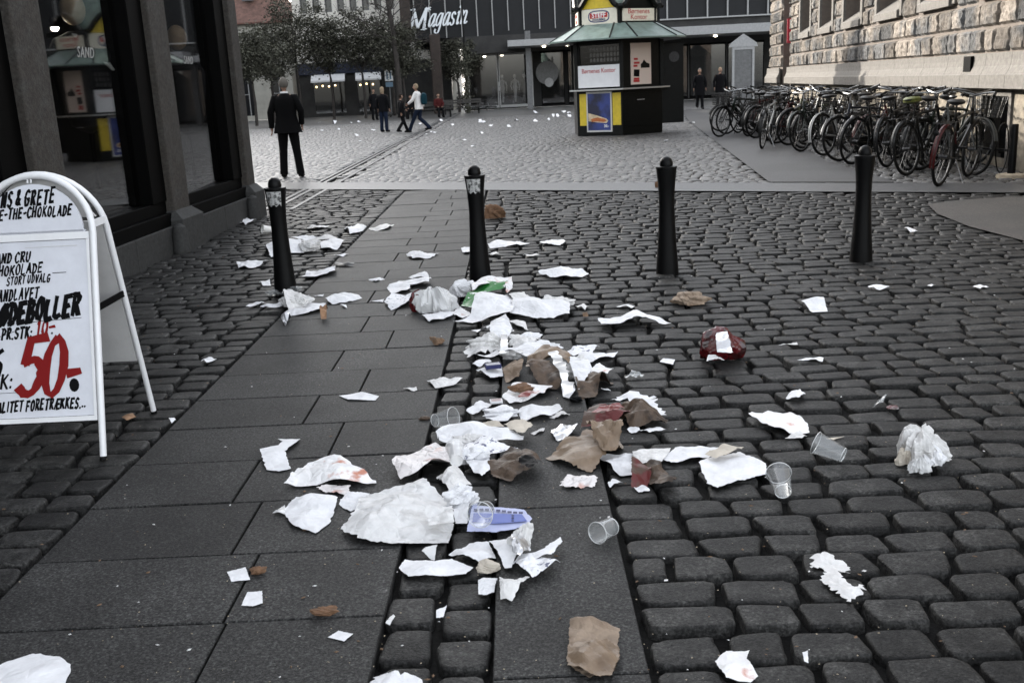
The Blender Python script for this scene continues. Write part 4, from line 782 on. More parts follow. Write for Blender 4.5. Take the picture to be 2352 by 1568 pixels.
def bicycle(lab, kind, fm='bike_black', basket=False, rack=True):
    t = thing('bicycle', lab, 'bicycle'); x0, x1 = -.54, .54; J = lambda x, z: (x - .54, 0, z)
    mb = MB(); bb, st, hd0, hd1 = J(.43, .28), J(.24, .80), J(.915, .60), J(.85, .84)
    mb.tube([bb, st], .016); mb.tube([bb, J(.905, .64)], .018); mb.tube([hd0, hd1], .02)
    if kind == 'low': mb.tube([J(.36, .46), J(.6, .5), J(.87, .76)], .016)
    else: mb.tube([J(.26, .74), J(.865, .79)], .016)
    for s in (-.05, .05): mb.tube([(0 - .54, s, .335), (.43 - .54, s * .6, .28)], .009, 6); mb.tube([(-.54, s, .335), (.26 - .54, s * .4, .74)], .008, 6)
    fr = mb.build('frame', fm, t, True, local=True)
    mb = MB(); mb.tube([J(.91, .62), J(.94, .70)], .02)
    for s in (-.055, .055): mb.tube([(.915 - .54, s, .62), (.96 - .54, s, .55), (.54, s, .335)], [.014, .013, .009], 6)
    mb.build('fork', fm, t, True, local=True); wheel(t, x0, fm); wheel(t, x1, fm)
    mb = MB(); 
    for x, a0, a1 in ((x0, 20, 195), (x1, 15, 170)):
        P_ = arc(x, .365, a0, a1)
        for s in (-1, 1): mb.add([(p[0], s * .004 + .024 * s * k, p[2] + (-.008 * k)) for p in P_ for k in (0, 1)], [(2*i, 2*i+1, 2*i+3, 2*i+2) for i in range(len(P_) - 1)])
        mb.build('mudguard', fm if kind == 'low' else 'bike_black', t, True, local=True); mb = MB()
    mb = MB(); mb.tube([J(.24, .78), J(.215, .90)], .012); mb.lathe([(.02, -.03), (.10, -.005), (.115, .02), (.08, .04), (.01, .042)], 14, J(.19, .92), sx=1.15, sy=.85); mb.lathe([(.02, .0), (.045, .012), (.04, .03), (.01, .04)], 10, J(.33, .92), sx=1.6); mb.build('saddle', 'saddle_leather', t, True, local=True)
    mb = MB(); mb.tube([J(.85, .82), J(.825, .98)], .013); mb.tube([(.64 - .54, -.27, 1.0), (.75 - .54, -.25, 1.03), (.85 - .54, -.12, 1.01), (.86 - .54, 0, .98), (.85 - .54, .12, 1.01), (.75 - .54, .25, 1.03), (.64 - .54, .27, 1.0)], .011, 7)
    hb = mb.build('handlebar', 'chrome', t, True, local=True)
    for s in (-1, 1): MB().tube([(.61 - .54, s * .275, .995), (.735 - .54, s * .255, 1.028)], .017, 7).build('grip', 'black_rubber', hb, True, local=True); MB().tube([(.74 - .54, s * .235, 1.0), (.66 - .54, s * .25, .965)], .006, 5).build('brake_lever', 'chrome', hb, True, local=True)
    mb = MB(); mb.tube(arc(J(.43, 0)[0], .095, 0, 360, 18, .28), .008, 5); mb.tube([(-.11, .05, .28), (-.02, .055, .14)], .01, 6); mb.tube([(-.11, -.05, .28), (-.20, -.055, .42)], .01, 6); cr = mb.build('crankset', 'chrome', t, True, local=True)
    for x, y, z in ((-.02, .10, .14), (-.20, -.10, .42)): MB().box((x - .045, y - .045, z - .012), (x + .045, y + .045, z + .012)).build('pedal', 'black_rubber', cr, local=True)
    if kind == 'low': MB().add([(x, y, z) for y in (.045, .075) for x, z in ((-.56, .38), (-.56, .30), (-.10, .18), (.02, .28), (-.06, .38))], [(0,1,2,3,4), (9,8,7,6,5), (0,5,6,1), (1,6,7,2), (2,7,8,3), (3,8,9,4), (4,9,5,0)]).build('chain_guard', 'bike_black', t, local=True)
    MB().tube([(-.15, -.03, .27), (-.2, -.17, .01)], .009, 6).build('kickstand', 'chrome', t, True, local=True)
    if rack:
        mb = MB()
        for s in (-.06, 0, .06): mb.tube([(-.85, s, .72), (-.32, s, .72)], .005, 5)
        for s in (-.07, .07): mb.tube([(-.54, s, .335), (-.68, s, .72)], .005, 5); mb.tube([(-.85, s, .72), (-.85, -s, .72)], .005, 5)
        mb.build('luggage_rack', 'basket_wire', t, True, local=True)
    MB().lathe([(.03, 0), (.032, .015), (.01, .02)], 10, (0, 0, 0)).xf(Matrix.Translation((-.90, 0, .62)) @ Matrix.Rotation(R(-90), 4, 'Y')).build('reflector', 'reflector', t, local=True)
    MB().lathe([(.015, -.05), (.03, -.01), (.032, .02), (.02, .03)], 10).xf(Matrix.Translation((.46, 0, .78)) @ Matrix.Rotation(R(90), 4, 'Y')).build('headlight', 'chrome', t, True, local=True)
    if basket:
        mb = MB(); 
        for k in range(6):
            f = k / 5; a, b = .13 + .04 * f, .10 + .03 * f; z = .70 + .25 * f; c_ = .60; P_ = [(c_ - b, -a, z), (c_ + b, -a, z), (c_ + b, a, z), (c_ - b, a, z)]; mb.tube(P_, .005, 4, closed=True)
        for k in range(7):
            for sx in (-1, 1): mb.tube([(.60 + sx * .10, -.13 + .26 * k / 6, .70), (.60 + sx * .13, -.17 + .34 * k / 6, .95)], .004, 4); mb.tube([(.5 + .2 * k / 6, sx * .13, .70), (.47 + .26 * k / 6, sx * .17, .95)], .004, 4)
            mb.tube([(.5, -.13 + .26 * k / 6, .70), (.70, -.13 + .26 * k / 6, .70)], .004, 4)
        mb.build('basket', 'basket_wire', t, local=True)
    return t
PROTO = {}
def put_bike(kind, basket, fm, x, y, az, lab, group, lean=4.0, steer=0):
    key = (kind, basket)
    if key not in PROTO: t = PROTO[key] = bicycle(lab, kind, 'bike_black', basket)
    else: t = copy_tree(PROTO[key])
    t['label'] = lab; t['group'] = group
    # az: heading of the front wheel, degrees from +Y towards +X
    t.scale = (1.1, 1.1, 1.1); t.rotation_mode = 'XYZ'; t.rotation_euler = (R(lean), 0, R(90 - az)); t.location = (x, y, 0.0)
    for ch in t.children:
        if ch.name.split('.')[0] in ('frame', 'fork') or (ch.name.split('.')[0] == 'mudguard' and kind == 'low'):
            ch.material_slots[0].link = 'OBJECT'; ch.material_slots[0].material = MATS[fm]
        if ch.name.startswith('reflector') and random.random() < .72: ch.material_slots[0].link = 'OBJECT'; ch.material_slots[0].material = MATS['bike_black']
    return t
ROWG = 'bicycles parked in a row beside the stone building'
mid = 'dark bicycle packed among others in the middle of the row'
BK = [ # px, py of the wheel that stands towards the street; reversed = rear wheel towards the street
 (1653, 315, 'low', True, 'bike_black', 0, 50, 'black bicycle with front basket at the far end of the row'),
 (1750, 342, 'high', False, 'bike_white', 1, 24, 'narrow bicycle with pale frame seen almost end on beside the smooth path'),
 (1812, 334, 'high', False, 'bike_olive', 0, 62, 'bicycle with thick pale olive frame tubes'),
 (1893, 358, 'low', False, 'bike_white', 1, 52, 'bicycle with white rear mudguard and orange reflector'),
 (1958, 378, 'low', False, 'bike_black', 1, 55, 'black bicycle directly behind the bollard in front of the row'),
 (2084, 404, 'high', False, 'bike_black', 1, 48, 'black bicycle with yellow saddle cover'),
 (2156, 428, 'high', False, 'bike_black', 1, 40, 'bicycle nearest the path end with dark red rear mudguard'),
 (2238, 402, 'low', True, 'bike_grey', 0, -6, 'grey framed bicycle with tall handlebar and wire basket at the near end of the row')]
bikes = []
for px, py, kind, bs, fm, rev, az, lab in BK:
    g = G(px, py); a = R(az); d = Vector((math.sin(a), math.cos(a), 0)); c_ = g + d * .594; bikes.append(put_bike(kind, bs, fm, c_.x, c_.y, az if rev else az + 180, lab, ROWG, random.choice((-5, 5))))
for ch in list(bikes[6].children):
    if ch.name.startswith('mudguard') and ch.data.vertices[0].co.x < 0: ch.material_slots[0].link = 'OBJECT'; ch.material_slots[0].material = MATS['bike_red']
seat_cover = MB().lathe([(.03, -.04), (.10, -.02), (.11, .02), (.08, .045), (.01, .05)], 12, (0, 0, 0), sx=1.15).build('saddle_cover', 'cover_yellow', None, True)
b6 = bikes[5]; seat_cover.parent = b6; seat_cover.location = (-.35, 0, .925)
Y = 14.6; k = 0; fms = ['bike_black', 'bike_green', 'bike_black', 'bike_grey', 'bike_black', 'bike_blue', 'bike_red', 'bike_black']
while Y < 27.5:
    for row in (0, 1):
        if row == 0 and any(abs((b.location.y) - Y - .4) < .42 for b in bikes[:8]): continue
        x = 5.95 + .015 * (Y - 14) + row * .62 + random.uniform(-.2, .2); y = Y + .45 + random.uniform(-.2, .2)
        if x > rwall(y) - .55: x = rwall(y) - .6
        put_bike(['low', 'high', 'high'][k % 3], k % 5 == 2, fms[k % 8], x, y, random.uniform(30, 70) + 180 * (k % 2), mid, ROWG, random.uniform(-9, 9)); k += 1
    Y += random.uniform(.55, .95)
FARG = 'bicycles parked in front of the department store'
for k in range(11):
    p = G(992 + 9.5 * k + random.uniform(-2, 2), 251 - .35 * k); put_bike(['low', 'high'][k % 2], k % 4 == 1, fms[(k * 3) % 8], p.x, p.y + random.uniform(-.4, .4), random.uniform(50, 130), 'distant dark bicycle in the cluster by the store window', FARG, random.uniform(-6, 6))
for k, (px, py, ln) in enumerate(((905, 268, 80), (1105, 253, 78), (1165, 247, 8))):
    p = G(px, py); b = put_bike('high', False, 'bike_black', p.x, p.y, 80, ['bicycle lying on the paving near the bench end', 'bicycle fallen on the paving below the shop window', 'lone bicycle standing by the pale column'][k], FARG, ln); b.location.z = .05 if ln > 50 else 0
# bicycle rack loops by the basement window
t = thing('bicycle_rack', 'low steel loop rack by the basement window', 'bicycle rack', (6.6, 13.8, 0), 0)
mb = MB(); mb.beam((6.0, 15.6, .33), (6.6, 13.35, .33), .03, .03); mb.build('rail', 'black_iron', t)
for k in range(5):
    c_ = Vector((6.02 + .13 * k, 15.5 - .48 * k, 0)); MB().tube([c_ + Vector((.23 * math.cos(a) * .6, .23 * math.cos(a) * .5, .36 + .33 * math.sin(a))) for a in [2*math.pi*i/18 for i in range(18)]], .008, 5, closed=True).build('loop', 'black_iron', t, True)
# ---------------------------------------------------------------- people
for nm, c_ in dict(skin=(.3,.19,.14), hair_grey=(.13,.12,.105), hair_blond=(.26,.2,.135), hair_dark=(.02,.015,.012), suit_black=(.0018,.0018,.002), coat_dark=(.004,.004,.005), denim=(.01,.015,.03), jacket_white=(.7,.68,.66), jacket_red=(.05,.009,.009), pack_teal=(.006,.03,.042), shoe=(.003,.003,.003), collar=(.75,.75,.75)).items(): mat(nm, c_, rough=.6 if 'shoe' in nm else .85, var=.08, spec=.12)
def skin_mesh(V, E_, rad, sub=1):
    me = bpy.data.meshes.new('s'); me.from_pydata(V, E_, []); ob = bpy.data.objects.new('s', me); C.objects.link(ob); sm = ob.modifiers.new('s', 'SKIN'); sm.use_smooth_shade = True
    if not me.skin_vertices: raise RuntimeError('no skin layer')
    for i, r_ in enumerate(rad): me.skin_vertices[0].data[i].radius = r_ if isinstance(r_, tuple) else (r_, r_); me.skin_vertices[0].data[i].use_root = (i == 0)
    ss = ob.modifiers.new('u', 'SUBSURF'); ss.levels = sub; dg = bpy.context.evaluated_depsgraph_get(); dg.update(); out = bpy.data.meshes.new_from_object(ob.evaluated_get(dg)); vs_ = [tuple(v.co) for v in out.vertices]; fs_ = [tuple(p.vertices) for p in out.polygons]
    bpy.data.objects.remove(ob); bpy.data.meshes.remove(me); bpy.data.meshes.remove(out); return vs_, fs_
def person(lab, loc, az, H=1.75, legs=None, arms=None, top='coat_dark', bottom='denim', hair='hair_dark', hairlen=0, hem=.86, flare=1.0, lean=0.0, sit=False, collar=False, pack=None, headturn=0, skirtw=1.0):
    """local +Y is where the person faces; joints in metres for a 1.75 m body"""
    s = H / 1.75; t = thing('person', lab, 'person', loc, R(-az)); t.scale = (s, s, s)
    legs = legs or (((-.11, .0, .5), (-.12, -.02, .09)), ((.11, .0, .5), (.12, -.02, .09))); arms = arms or (((-.27, -.03, 1.16), (-.27, .03, .92)), ((.27, -.03, 1.16), (.27, .03, .92)))
    dz = -.46 if sit else 0; ly = lean
    P = [(0, 0, .95 + dz), (0, ly * .3, 1.15 + dz), (0, ly * .8, 1.36 + dz), (0, ly, 1.48 + dz), (0, ly + .015, 1.56 + dz)]; Rr = [(.15, .11), (.14, .10), (.16, .11), (.07, .07), (.052, .055)]; E_ = [(0, 1), (1, 2), (2, 3), (3, 4)]
    def ad(p, r_, par): P.append(tuple(p)); Rr.append(r_); E_.append((par, len(P) - 1)); return len(P) - 1
    for sd, (kn, an) in zip((-1, 1), legs):
        h = ad((sd * .09, .0, .90 + dz), .085, 0); k = ad(kn, .055, h); a = ad(an, .038, k); ad((an[0], an[1] + .12, max(an[2] - .06, .03)), .035, a)
    hands = []
    for sd, (el, wr) in zip((-1, 1), arms):
        h = ad((sd * .18, ly * .9, 1.42 + dz), .055, 2); e = ad((el[0], el[1] + ly * .8, el[2] + dz), .042, h); w = ad((wr[0], wr[1] + ly * .7, wr[2] + dz), .028, e); d = (Vector(P[w]) - Vector(P[e])).normalized(); ad(Vector(P[w]) + d * .07, (.036, .018), w); hands.append((Vector(P[w]) + d * .075, d, sd))
    vs_, fs_ = skin_mesh(P, E_, Rr); mb = MB(); mb.add(vs_, fs_); hc = Vector((0, ly + .03, 1.655 + dz)); Mh = Matrix.Rotation(R(headturn), 3, 'Z')
    hv = MB().ball((0, 0, 0), 1, 14, 12); out = []
    for p in hv.v:
        q = Vector((p[0] * .073, p[1] * .092, p[2] * .115))
        if q.z < -.03: q.x *= 1 - .35 * (-q.z - .03) / .085; q.y = q.y * (1 - .1) + .01
        if p[1] > .92 and abs(p[0]) < .35 and -.35 < p[2] < .15: q.y += .022
        out.append(Mh @ q + hc)
    mb.add(out, hv.f)
    for sd in (-1, 1): mb.ball(Mh @ Vector((sd * .075, -.005, -.005)) + hc, .022, 6, 5, (.4, .8, 1.3))
    for c_, d, sd in hands:
        sidev = Vector((0, 1, 0)); sidev = (sidev - d * sidev.dot(d)).normalized(); inn = d.cross(sidev) * (1 if sd > 0 else -1)
        for k, L in enumerate((.06, .07, .065, .05)): b = c_ + sidev * (.024 - .016 * k); mb.tube([b, b + d * L * .5 + inn * .006, b + d * L * .95 + inn * .022], [.009, .0085, .006], 6)
        b = c_ - d * .04 + sidev * .03; mb.tube([b, b + sidev * .02 + d * .03, b + sidev * .018 + d * .06 + inn * .01], [.011, .010, .007], 6)
    body = mb.build('body', 'skin', t, True, local=True)
    mbe = MB(); [mbe.ball(Mh @ Vector((sd * .03, .088, .01)) + hc, .009, 6, 5) for sd in (-1, 1)]; mbe.build('eye', 'hair_dark', body, True, local=True)
    mbm = MB(); mbm.tube([Mh @ Vector((-.024, .082, -.058)) + hc, Mh @ Vector((0, .091, -.056)) + hc, Mh @ Vector((.024, .082, -.058)) + hc], .004, 5); mbm.build('mouth', 'jacket_red', body, True, local=True)
    hr = MB().ball((0, 0, 0), 1, 16, 12); out = []
    for p in hr.v:
        q = Vector((p[0] * (.083 + .004 * math.sin(7 * p[2] + 9 * p[0])), p[1] * .102, p[2] * .118)); q.y -= .012; q.z += .014
        if p[1] > .35 and p[2] < .45: q = Vector((p[0] * .06, p[1] * .05, p[2] * .1))
        elif p[2] < -.1: q.z = max(q.z, -.055 - hairlen) if hairlen == 0 else -.02 - hairlen * (-p[2]); q.y *= .95
        out.append(Mh @ q + hc)
    MB().add(out, hr.f).build('hair', hair, t, True, local=True)
    # upper garment: elliptical rings and tapered sleeves
    mb = MB(); rg = [(hem, .215 * flare, .155 * flare), (.95, .20 * (1 + .4 * (flare - 1)), .145), (1.1, .185, .135), (1.28, .205, .14), (1.38, .215, .135), (1.43, .18, .115), (1.475, .095, .085), (1.50, .07, .07)]
    if sit: rg = [(.92,) + rg[1][1:]] + rg[2:]
    n = 20; vv = []
    for z, a, b in rg:
        for j in range(n): th = 2*math.pi*j/n; wob = 1 + (.03 * math.sin(5 * th + z * 9) if z < 1.0 else .012 * math.sin(3 * th + z * 14)); vv.append((a * wob * math.cos(th), b * wob * math.sin(th) + ly * max(0, min(1, (z - .95) / .5)), z + dz))
    mb.add(vv, [(i*n+j, i*n+(j+1) % n, (i+1)*n+(j+1) % n, (i+1)*n+j) for i in range(len(rg) - 1) for j in range(n)])
    for sd, (el, wr) in zip((-1, 1), arms):
        e = Vector((el[0], el[1] + ly * .8, el[2] + dz)); w = Vector((wr[0], wr[1] + ly * .7, wr[2] + dz)); s0 = Vector((sd * .165, ly * .9, 1.425 + dz)); mb.tube([s0 - Vector((sd * .05, 0, -.01)), s0, s0.lerp(e, .5), e, e.lerp(w, .5), w], [.05, .078, .07, .062, .055, .048], 10)
    jk = mb.build('jacket', top, t, True, local=True)
    if collar: MB().lathe([(.068, 1.475), (.07, 1.525), (.06, 1.53)], 14, (0, ly, dz)).build('shirt_collar', 'collar', t, True, local=True)
    mb = MB()
    if not sit: mb.lathe([(.17, .84), (.175, .9), (.17, 1.0)], 16, (0, 0, 0), sx=1.0, sy=.75)
    for sd, (kn, an) in zip((-1, 1), legs):
        kn, an = Vector(kn), Vector(an); h = Vector((sd * .085, 0, .93 + dz)); mb.tube([h, h.lerp(kn, .5), kn, kn.lerp(an, .5), an + Vector((0, 0, -.03))], [.105, .092, .075, .07, .072], 12)
    mb.build('trousers', bottom, t, True, local=True)
    for sd, (kn, an) in zip((-1, 1), legs):
        an = Vector(an); mb = MB(); b = an + Vector((0, 0, -.09)); mb.tube([b + Vector((0, -.07, .05)), b + Vector((0, -.03, .055)), b + Vector((0, .08, .045)), b + Vector((sd * .01, .17, .03)), b + Vector((sd * .012, .205, .028))], [.03, .052, .048, .04, .02], 10); mb.build('shoe', 'shoe', t, True, local=True)
    if pack: MB().lathe([(.05, 1.0), (.15, 1.03), (.17, 1.2), (.15, 1.38), (.05, 1.44)], 14, (0, -.22, dz), sy=.7).build('backpack', pack, t, True, local=True)
    return t
g = G(672, 407); person('man in black suit with grey hair standing with his back turned beside the shop', (g.x, g.y, 0), -4, 1.80, legs=(((-.115, .01, .5), (-.145, .0, .09)), ((.12, .02, .5), (.165, -.04, .09))), arms=(((-.275, -.02, 1.17), (-.285, .02, .90)), ((.275, -.04, 1.18), (.255, .06, .95))), top='suit_black', bottom='suit_black', hair='hair_grey', hem=.80, flare=1.22, collar=True, headturn=18)
stride = lambda f: (((-.09, .18 * f, .52), (-.09, .02 + .36 * f, .10)), ((.09, .02 * f, .50), (.09, -.34 * f, .16)))
swing = (((-.25, .12, 1.18), (-.22, .30, 1.06)), ((.25, -.14, 1.17), (.24, -.12, .93)))
g = G(884, 303); person('woman with pale blond hair in black jacket and jeans standing by the walkers', (g.x, g.y, 0), 25, 1.62, top='coat_dark', bottom='denim', hair='hair_blond', hairlen=.16, hem=.8)
g = G(925, 306); person('child in dark hooded coat walking between two adults', (g.x, g.y, 0), 60, 1.34, legs=stride(.8), arms=swing, top='coat_dark', bottom='coat_dark', hair='hair_dark', hem=.74, flare=1.1)
g = G(966, 303); person('walker in white jacket with teal backpack taking a long stride', (g.x, g.y, 0), -78, 1.66, legs=stride(1.05), arms=swing, top='jacket_white', bottom='denim', hair='hair_blond', hem=.84, lean=.05, pack='pack_teal')
sitl = (((-.11, .42, .5), (-.12, .40, .09)), ((.11, .42, .5), (.13, .44, .09))); sita = (((-.25, .08, 1.16), (-.12, .28, 1.05)), ((.25, .08, 1.16), (.12, .28, 1.05)))
mat('bench_wood', (.03, .027, .024), rough=.7, var=.2, vscale=10)
for px, w, lab in ((985, 2.6, 'long dark wooden bench carrying the seated person in red'), (1062, 2.2, 'dark bench in front of the bicycle cluster')):
    g = G(px, 271 if px < 1000 else 262); t = thing('bench', lab, 'bench', g)
    mb = MB(); [mb.box((g.x - w/2, g.y - .2 + .14 * k, .42), (g.x + w/2, g.y - .08 + .14 * k, .46)) for k in range(3)]; mb.build('seat', 'bench_wood', t); mb = MB(); [mb.box((g.x - w/2, g.y + .26, .58 + .13 * k), (g.x + w/2, g.y + .30, .68 + .13 * k)) for k in range(2)]; mb.build('backrest', 'bench_wood', t)
    for sx in (-1, 1): MB().box((g.x + sx * (w/2 - .15) - .03, g.y - .2, 0), (g.x + sx * (w/2 - .15) + .03, g.y + .25, .42)).box((g.x + sx * (w/2 - .15) - .03, g.y + .3, 0), (g.x + sx * (w/2 - .15) + .03, g.y + .34, .82)).build('leg', 'black_iron', t)
    if px < 1000:
        person('person in dark red jacket seated on the bench', (g.x + .55, g.y + .05, -.02), 160, 1.68, legs=sitl, arms=sita, top='jacket_red', bottom='coat_dark', sit=True)
        person('person in black seated on the bench behind the child', (g.x - .9, g.y + .05, -.02), 185, 1.66, legs=sitl, arms=sita, top='coat_dark', bottom='coat_dark', sit=True)
g = G(862, 276); person('dark clothed figure standing alone near the bench end', (g.x, g.y, 0), 150, 1.6, top='coat_dark', bottom='coat_dark', hem=.7)
g = G(1607, 251); person('grey haired person in long black coat walking beyond the kiosk', (g.x, g.y, 0), 178, 1.76, legs=stride(.35), top='coat_dark', bottom='coat_dark', hair='hair_grey', hem=.6, flare=1.12)
g = G(1654, 249); person('person in black coat following the grey haired walker beyond the bicycles', (g.x, g.y, 0), 175, 1.76, legs=stride(.3), top='coat_dark', bottom='coat_dark', hair='hair_blond', hem=.6, flare=1.1)
# street furniture far off
p = at(1074, 243, 60); t = thing('lamp_post', 'dark post wound with a bushy garland before the store window', 'post', (p.x, 60, 0))
mb = MB()
for k in range(1500):
    z = random.uniform(0, 3.9); a = random.uniform(0, 6.28); r_ = abs(random.gauss(0, .14)) * (1 + .5 * math.sin(z * 9)); q_ = Vector((p.x + r_ * math.cos(a), 60 + r_ * math.sin(a), z)); u = Vector((random.gauss(0, 1), random.gauss(0, 1), random.gauss(0, 1))).normalized() * .06; w = u.cross(Vector((random.gauss(0, 1), 1, .3))).normalized() * .04; mb.add([q_ - u, q_ - w, q_ + u, q_ + w], [(0,1,2,3)])
mb.build('garland', 'leaf', t); MB().lathe([(.06, 0), (.05, 6.5)], 10, (p.x, 60, 0)).build('shaft', 'black_iron', t)
p = at(895, 200, 62); t = thing('street_sign', 'small white and blue sign on a thin pole before the shops', 'sign', (p.x, 62, 0)); MB().lathe([(.035, 0), (.035, 2.8)], 8, (p.x, 62, 0)).build('pole', 'mid_grey', t); MB().box((p.x - .24, 61.93, 2.05), (p.x + .24, 61.96, 2.7)).build('plate', 'awning_white', t); MB().box((p.x - .22, 61.915, 1.7), (p.x + .22, 61.925, 1.98)).build('plate', 'blue_board', t)
mb = MB(); [mb.box((p.x + a - .045, 61.918, 2.15), (p.x + a + .045, 61.927, 2.6)) for a in (-.1, .1)]; mb.build('symbol', 'blue_board', t)
g = G(862, 262); t = thing('menu_stand', 'pale blue standing board beside the lit shop window', 'sign', g); MB().box((g.x - .3, g.y, .1), (g.x + .3, g.y + .05, 1.35)).build('panel', 'blue_board', t); MB().box((g.x - .33, g.y - .02, 0), (g.x - .3, g.y + .07, 1.4)).box((g.x + .3, g.y - .02, 0), (g.x + .33, g.y + .07, 1.4)).build('frame', 'mid_grey', t)
# ---------------------------------------------------------------- A-board sign
sg = thing('pavement_sign', 'white arched pavement sign with hand painted black and red chocolate prices', 'sign', (-2.105, 4.42, 0))
SX, HW, LEN = -2.120, 0.258, 1.28; U = Vector((0, 0.25, 0.968)).normalized(); UB = Vector((0, -0.235, 0.972)).normalized(); FO = Vector((SX, 4.10, 0)); BOq = Vector((SX, 4.738, 0)); OUT = Vector((1, 0, 0)).cross(U)
def fp(a, b, d=0.0): return FO + Vector((a, 0, 0)) + U * b + OUT * d
def bpt(a, b, d=0.0): return BOq + Vector((a, 0, 0)) + UB * b - Vector((1, 0, 0)).cross(UB) * d
def frame_pts(P, hw): return [P(-hw, 0), P(-hw, .5)] + [P(-hw * math.cos(R(k * 9)), 0.995 + hw * math.sin(R(k * 9))) for k in range(21)] + [P(hw, .5), P(hw, 0)]
MB().tube(frame_pts(fp, HW), .0145, 12).build('front_frame', 'white_paint', sg, True); MB().tube(frame_pts(bpt, HW), .0135, 12).build('back_frame', 'white_paint', sg, True)
def board(P, name, m, poly, t=.006, solid=True):
    n = len(poly); mb = MB(); mb.add([P(a, b, t) for a, b in poly] + [P(a, b, -t) for a, b in poly], [tuple(range(n)), tuple(range(n, 2*n))[::-1]] + [(i, n+i, n+(i+1) % n, (i+1) % n) for i in range(n)]); return mb.build(name, m, sg)
ih = HW - .016; top = [(-ih, 1.0), (ih, 1.0)] + [((ih) * math.cos(R(k * 9)), 0.995 + ih * math.sin(R(k * 9))) for k in range(1, 20)]
tp = [(-ih + .012, 1.008), (ih - .012, 1.008)] + [((ih - .022) * math.cos(R(k * 9)), 0.996 + (ih - .022) * math.sin(R(k * 9))) for k in range(0, 21)]
pt = board(fp, 'top_panel', 'board_white', tp); pm = board(fp, 'price_panel', 'board_white', [(-ih + .004, .195), (ih - .004, .195), (ih - .004, .965), (-ih + .004, .965)])
for b0, b1 in ((.172, .193), (.967, .998)): board(fp, 'cross_bar', 'white_paint', [(-ih, b0), (ih, b0), (ih, b1), (-ih, b1)], .011)
for a0, a1 in ((-ih, -ih + .012), (ih - .012, ih)): board(fp, 'panel_edge', 'white_paint', [(a0, .1935), (a1, .1935), (a1, .9665), (a0, .9665)], .0095)
board(bpt, 'back_panel', 'board_grey', [(-ih, .30), (ih, .30), (ih, 1.025), (-ih, 1.025)])
board(bpt, 'back_top_panel', 'board_grey', [(-ih + .02, 1.05), (ih - .02, 1.045)] + [((ih - .03) * math.cos(R(k * 9)), 1.03 + (ih - .03) * math.sin(R(k * 9))) for k in range(1, 20)])
for sx in (-1, 1):
    MB().beam(fp(sx * HW, 1.03, 0), bpt(sx * HW, 1.03, 0), .012, .03).build('hinge', 'white_paint', sg); mb = MB(); p, q = fp(sx * (HW + .003), .66), bpt(sx * (HW + .003), .66); mb.beam(p, q, .006, .03); mb.build('strap', 'black_frame', sg)
    for P in (fp, bpt): MB().tube([P(sx * HW, -.004), P(sx * HW, .012)], .0155, 10).build('foot_cap', 'black_rubber', sg, True)
for a in (.03, .045): MB().tube([fp(a - .05, 1.222, 0), fp(a - .05, 1.25, 0)], .004, 6).build('clip', 'white_paint', sg)
def W_of(keys): return sum({'I': .35, '.': .3, ':': .35, '1': .5, 'M': 1.2, 'Æ': 1.35, '-': .7}.get(k, 1.0) if k != ' ' else .55 for k in keys)
def paint(panel, txt, x0, x1, yb, hp, ink, width=.2, gap=.14, rise=.0, slant=.18, jit=.06, contrast=.35):
    Yp = 4.32; p0, p1 = at(x0, yb, Yp), at(x1, yb, Yp)
    for _ in range(3): b0 = p0.z / U.z; Yp = 4.10 + U.y * b0; p0, p1 = at(x0, yb, Yp), at(x1, yb, Yp)
    h = hp * (p1.x - p0.x) / (x1 - x0); W = p1.x - p0.x; keys = list(txt); w = (W / h - gap * len(keys)) / W_of(keys) if len(keys) > 1 else (W / h)
    mb = MB(); brush(mb, keys, fp(p0.x - SX, b0, .0061), (1, 0, 0), U, h, w=w, gap=gap, width=width, slant=slant, nib=60, contrast=contrast, jit=jit, rise=rise); mb.build('lettering', ink, panel)
K, RD = 'ink_black', 'ink_red'
paint(pt, 'HANS & GRETE', -24, 140, 478, 33, K, .2, rise=.03); paint(pt, 'KAFFE-THE-CHOKOLADE', -46, 170, 510, 23, K, .23, rise=.03)
paint(pm, 'GRAND CRU', -32, 78, 610, 22, K, .23, rise=.05); paint(pm, 'CHOKOLADE', -14, 102, 636, 22, K, .23, rise=.05); paint(pm, 'STORT UDVALG', 17, 122, 656, 18, K, .21, rise=.05); paint(pm, '_', 123, 154, 627, 9, K, .15); paint(pm, '_', 60, 180, 660 - 90, 6, 'board_grey', .2)
paint(pm, 'HANDLAVET', -14, 94, 694, 25, K, .21, rise=.05); paint(pm, 'FLØDEBOLLER', -40, 190, 754, 45, K, .29, .12, rise=.10); paint(pm, 'PR.STK:', 5, 78, 780, 24, K, .25, rise=.03); paint(pm, '10', 86, 115, 770, 34, RD, .2); paint(pm, '-', 113, 134, 764, 26, RD, .26)
paint(pm, '.', 120, 130, 765, 14, K, .5); paint(pm, '_', 65, 190, 741, 10, K, .12, rise=.04); paint(pm, '6', -30, 10, 862, 60, K, .2); paint(pm, 'STK:', -38, 34, 893, 32, K, .19); paint(pm, '5', 44, 98, 905, 128, RD, .165, contrast=.15, jit=0); paint(pm, '0', 96, 148, 908, 128, RD, .165, contrast=.15, jit=0)
paint(pm, '-', 152, 200, 884, 60, RD, .32, contrast=.1, rise=-.0); paint(pm, '_', -40, 50, 790, 30, K, .04, rise=.3); paint(pm, '_', -30, 40, 905, 10, K, .1)
MB().add([fp(at(172, 884, 4.18).x - SX + .022 * c_[0], at(172, 884, 4.18).z / U.z + .030 * c_[1], .0085) for c_ in circ(12, 1)], [tuple(range(12))]).build('lettering', K, pm)
paint(pm, 'KVALITET FORETRÆKKES...', -26, 206, 948, 23, K, .24, rise=.015)
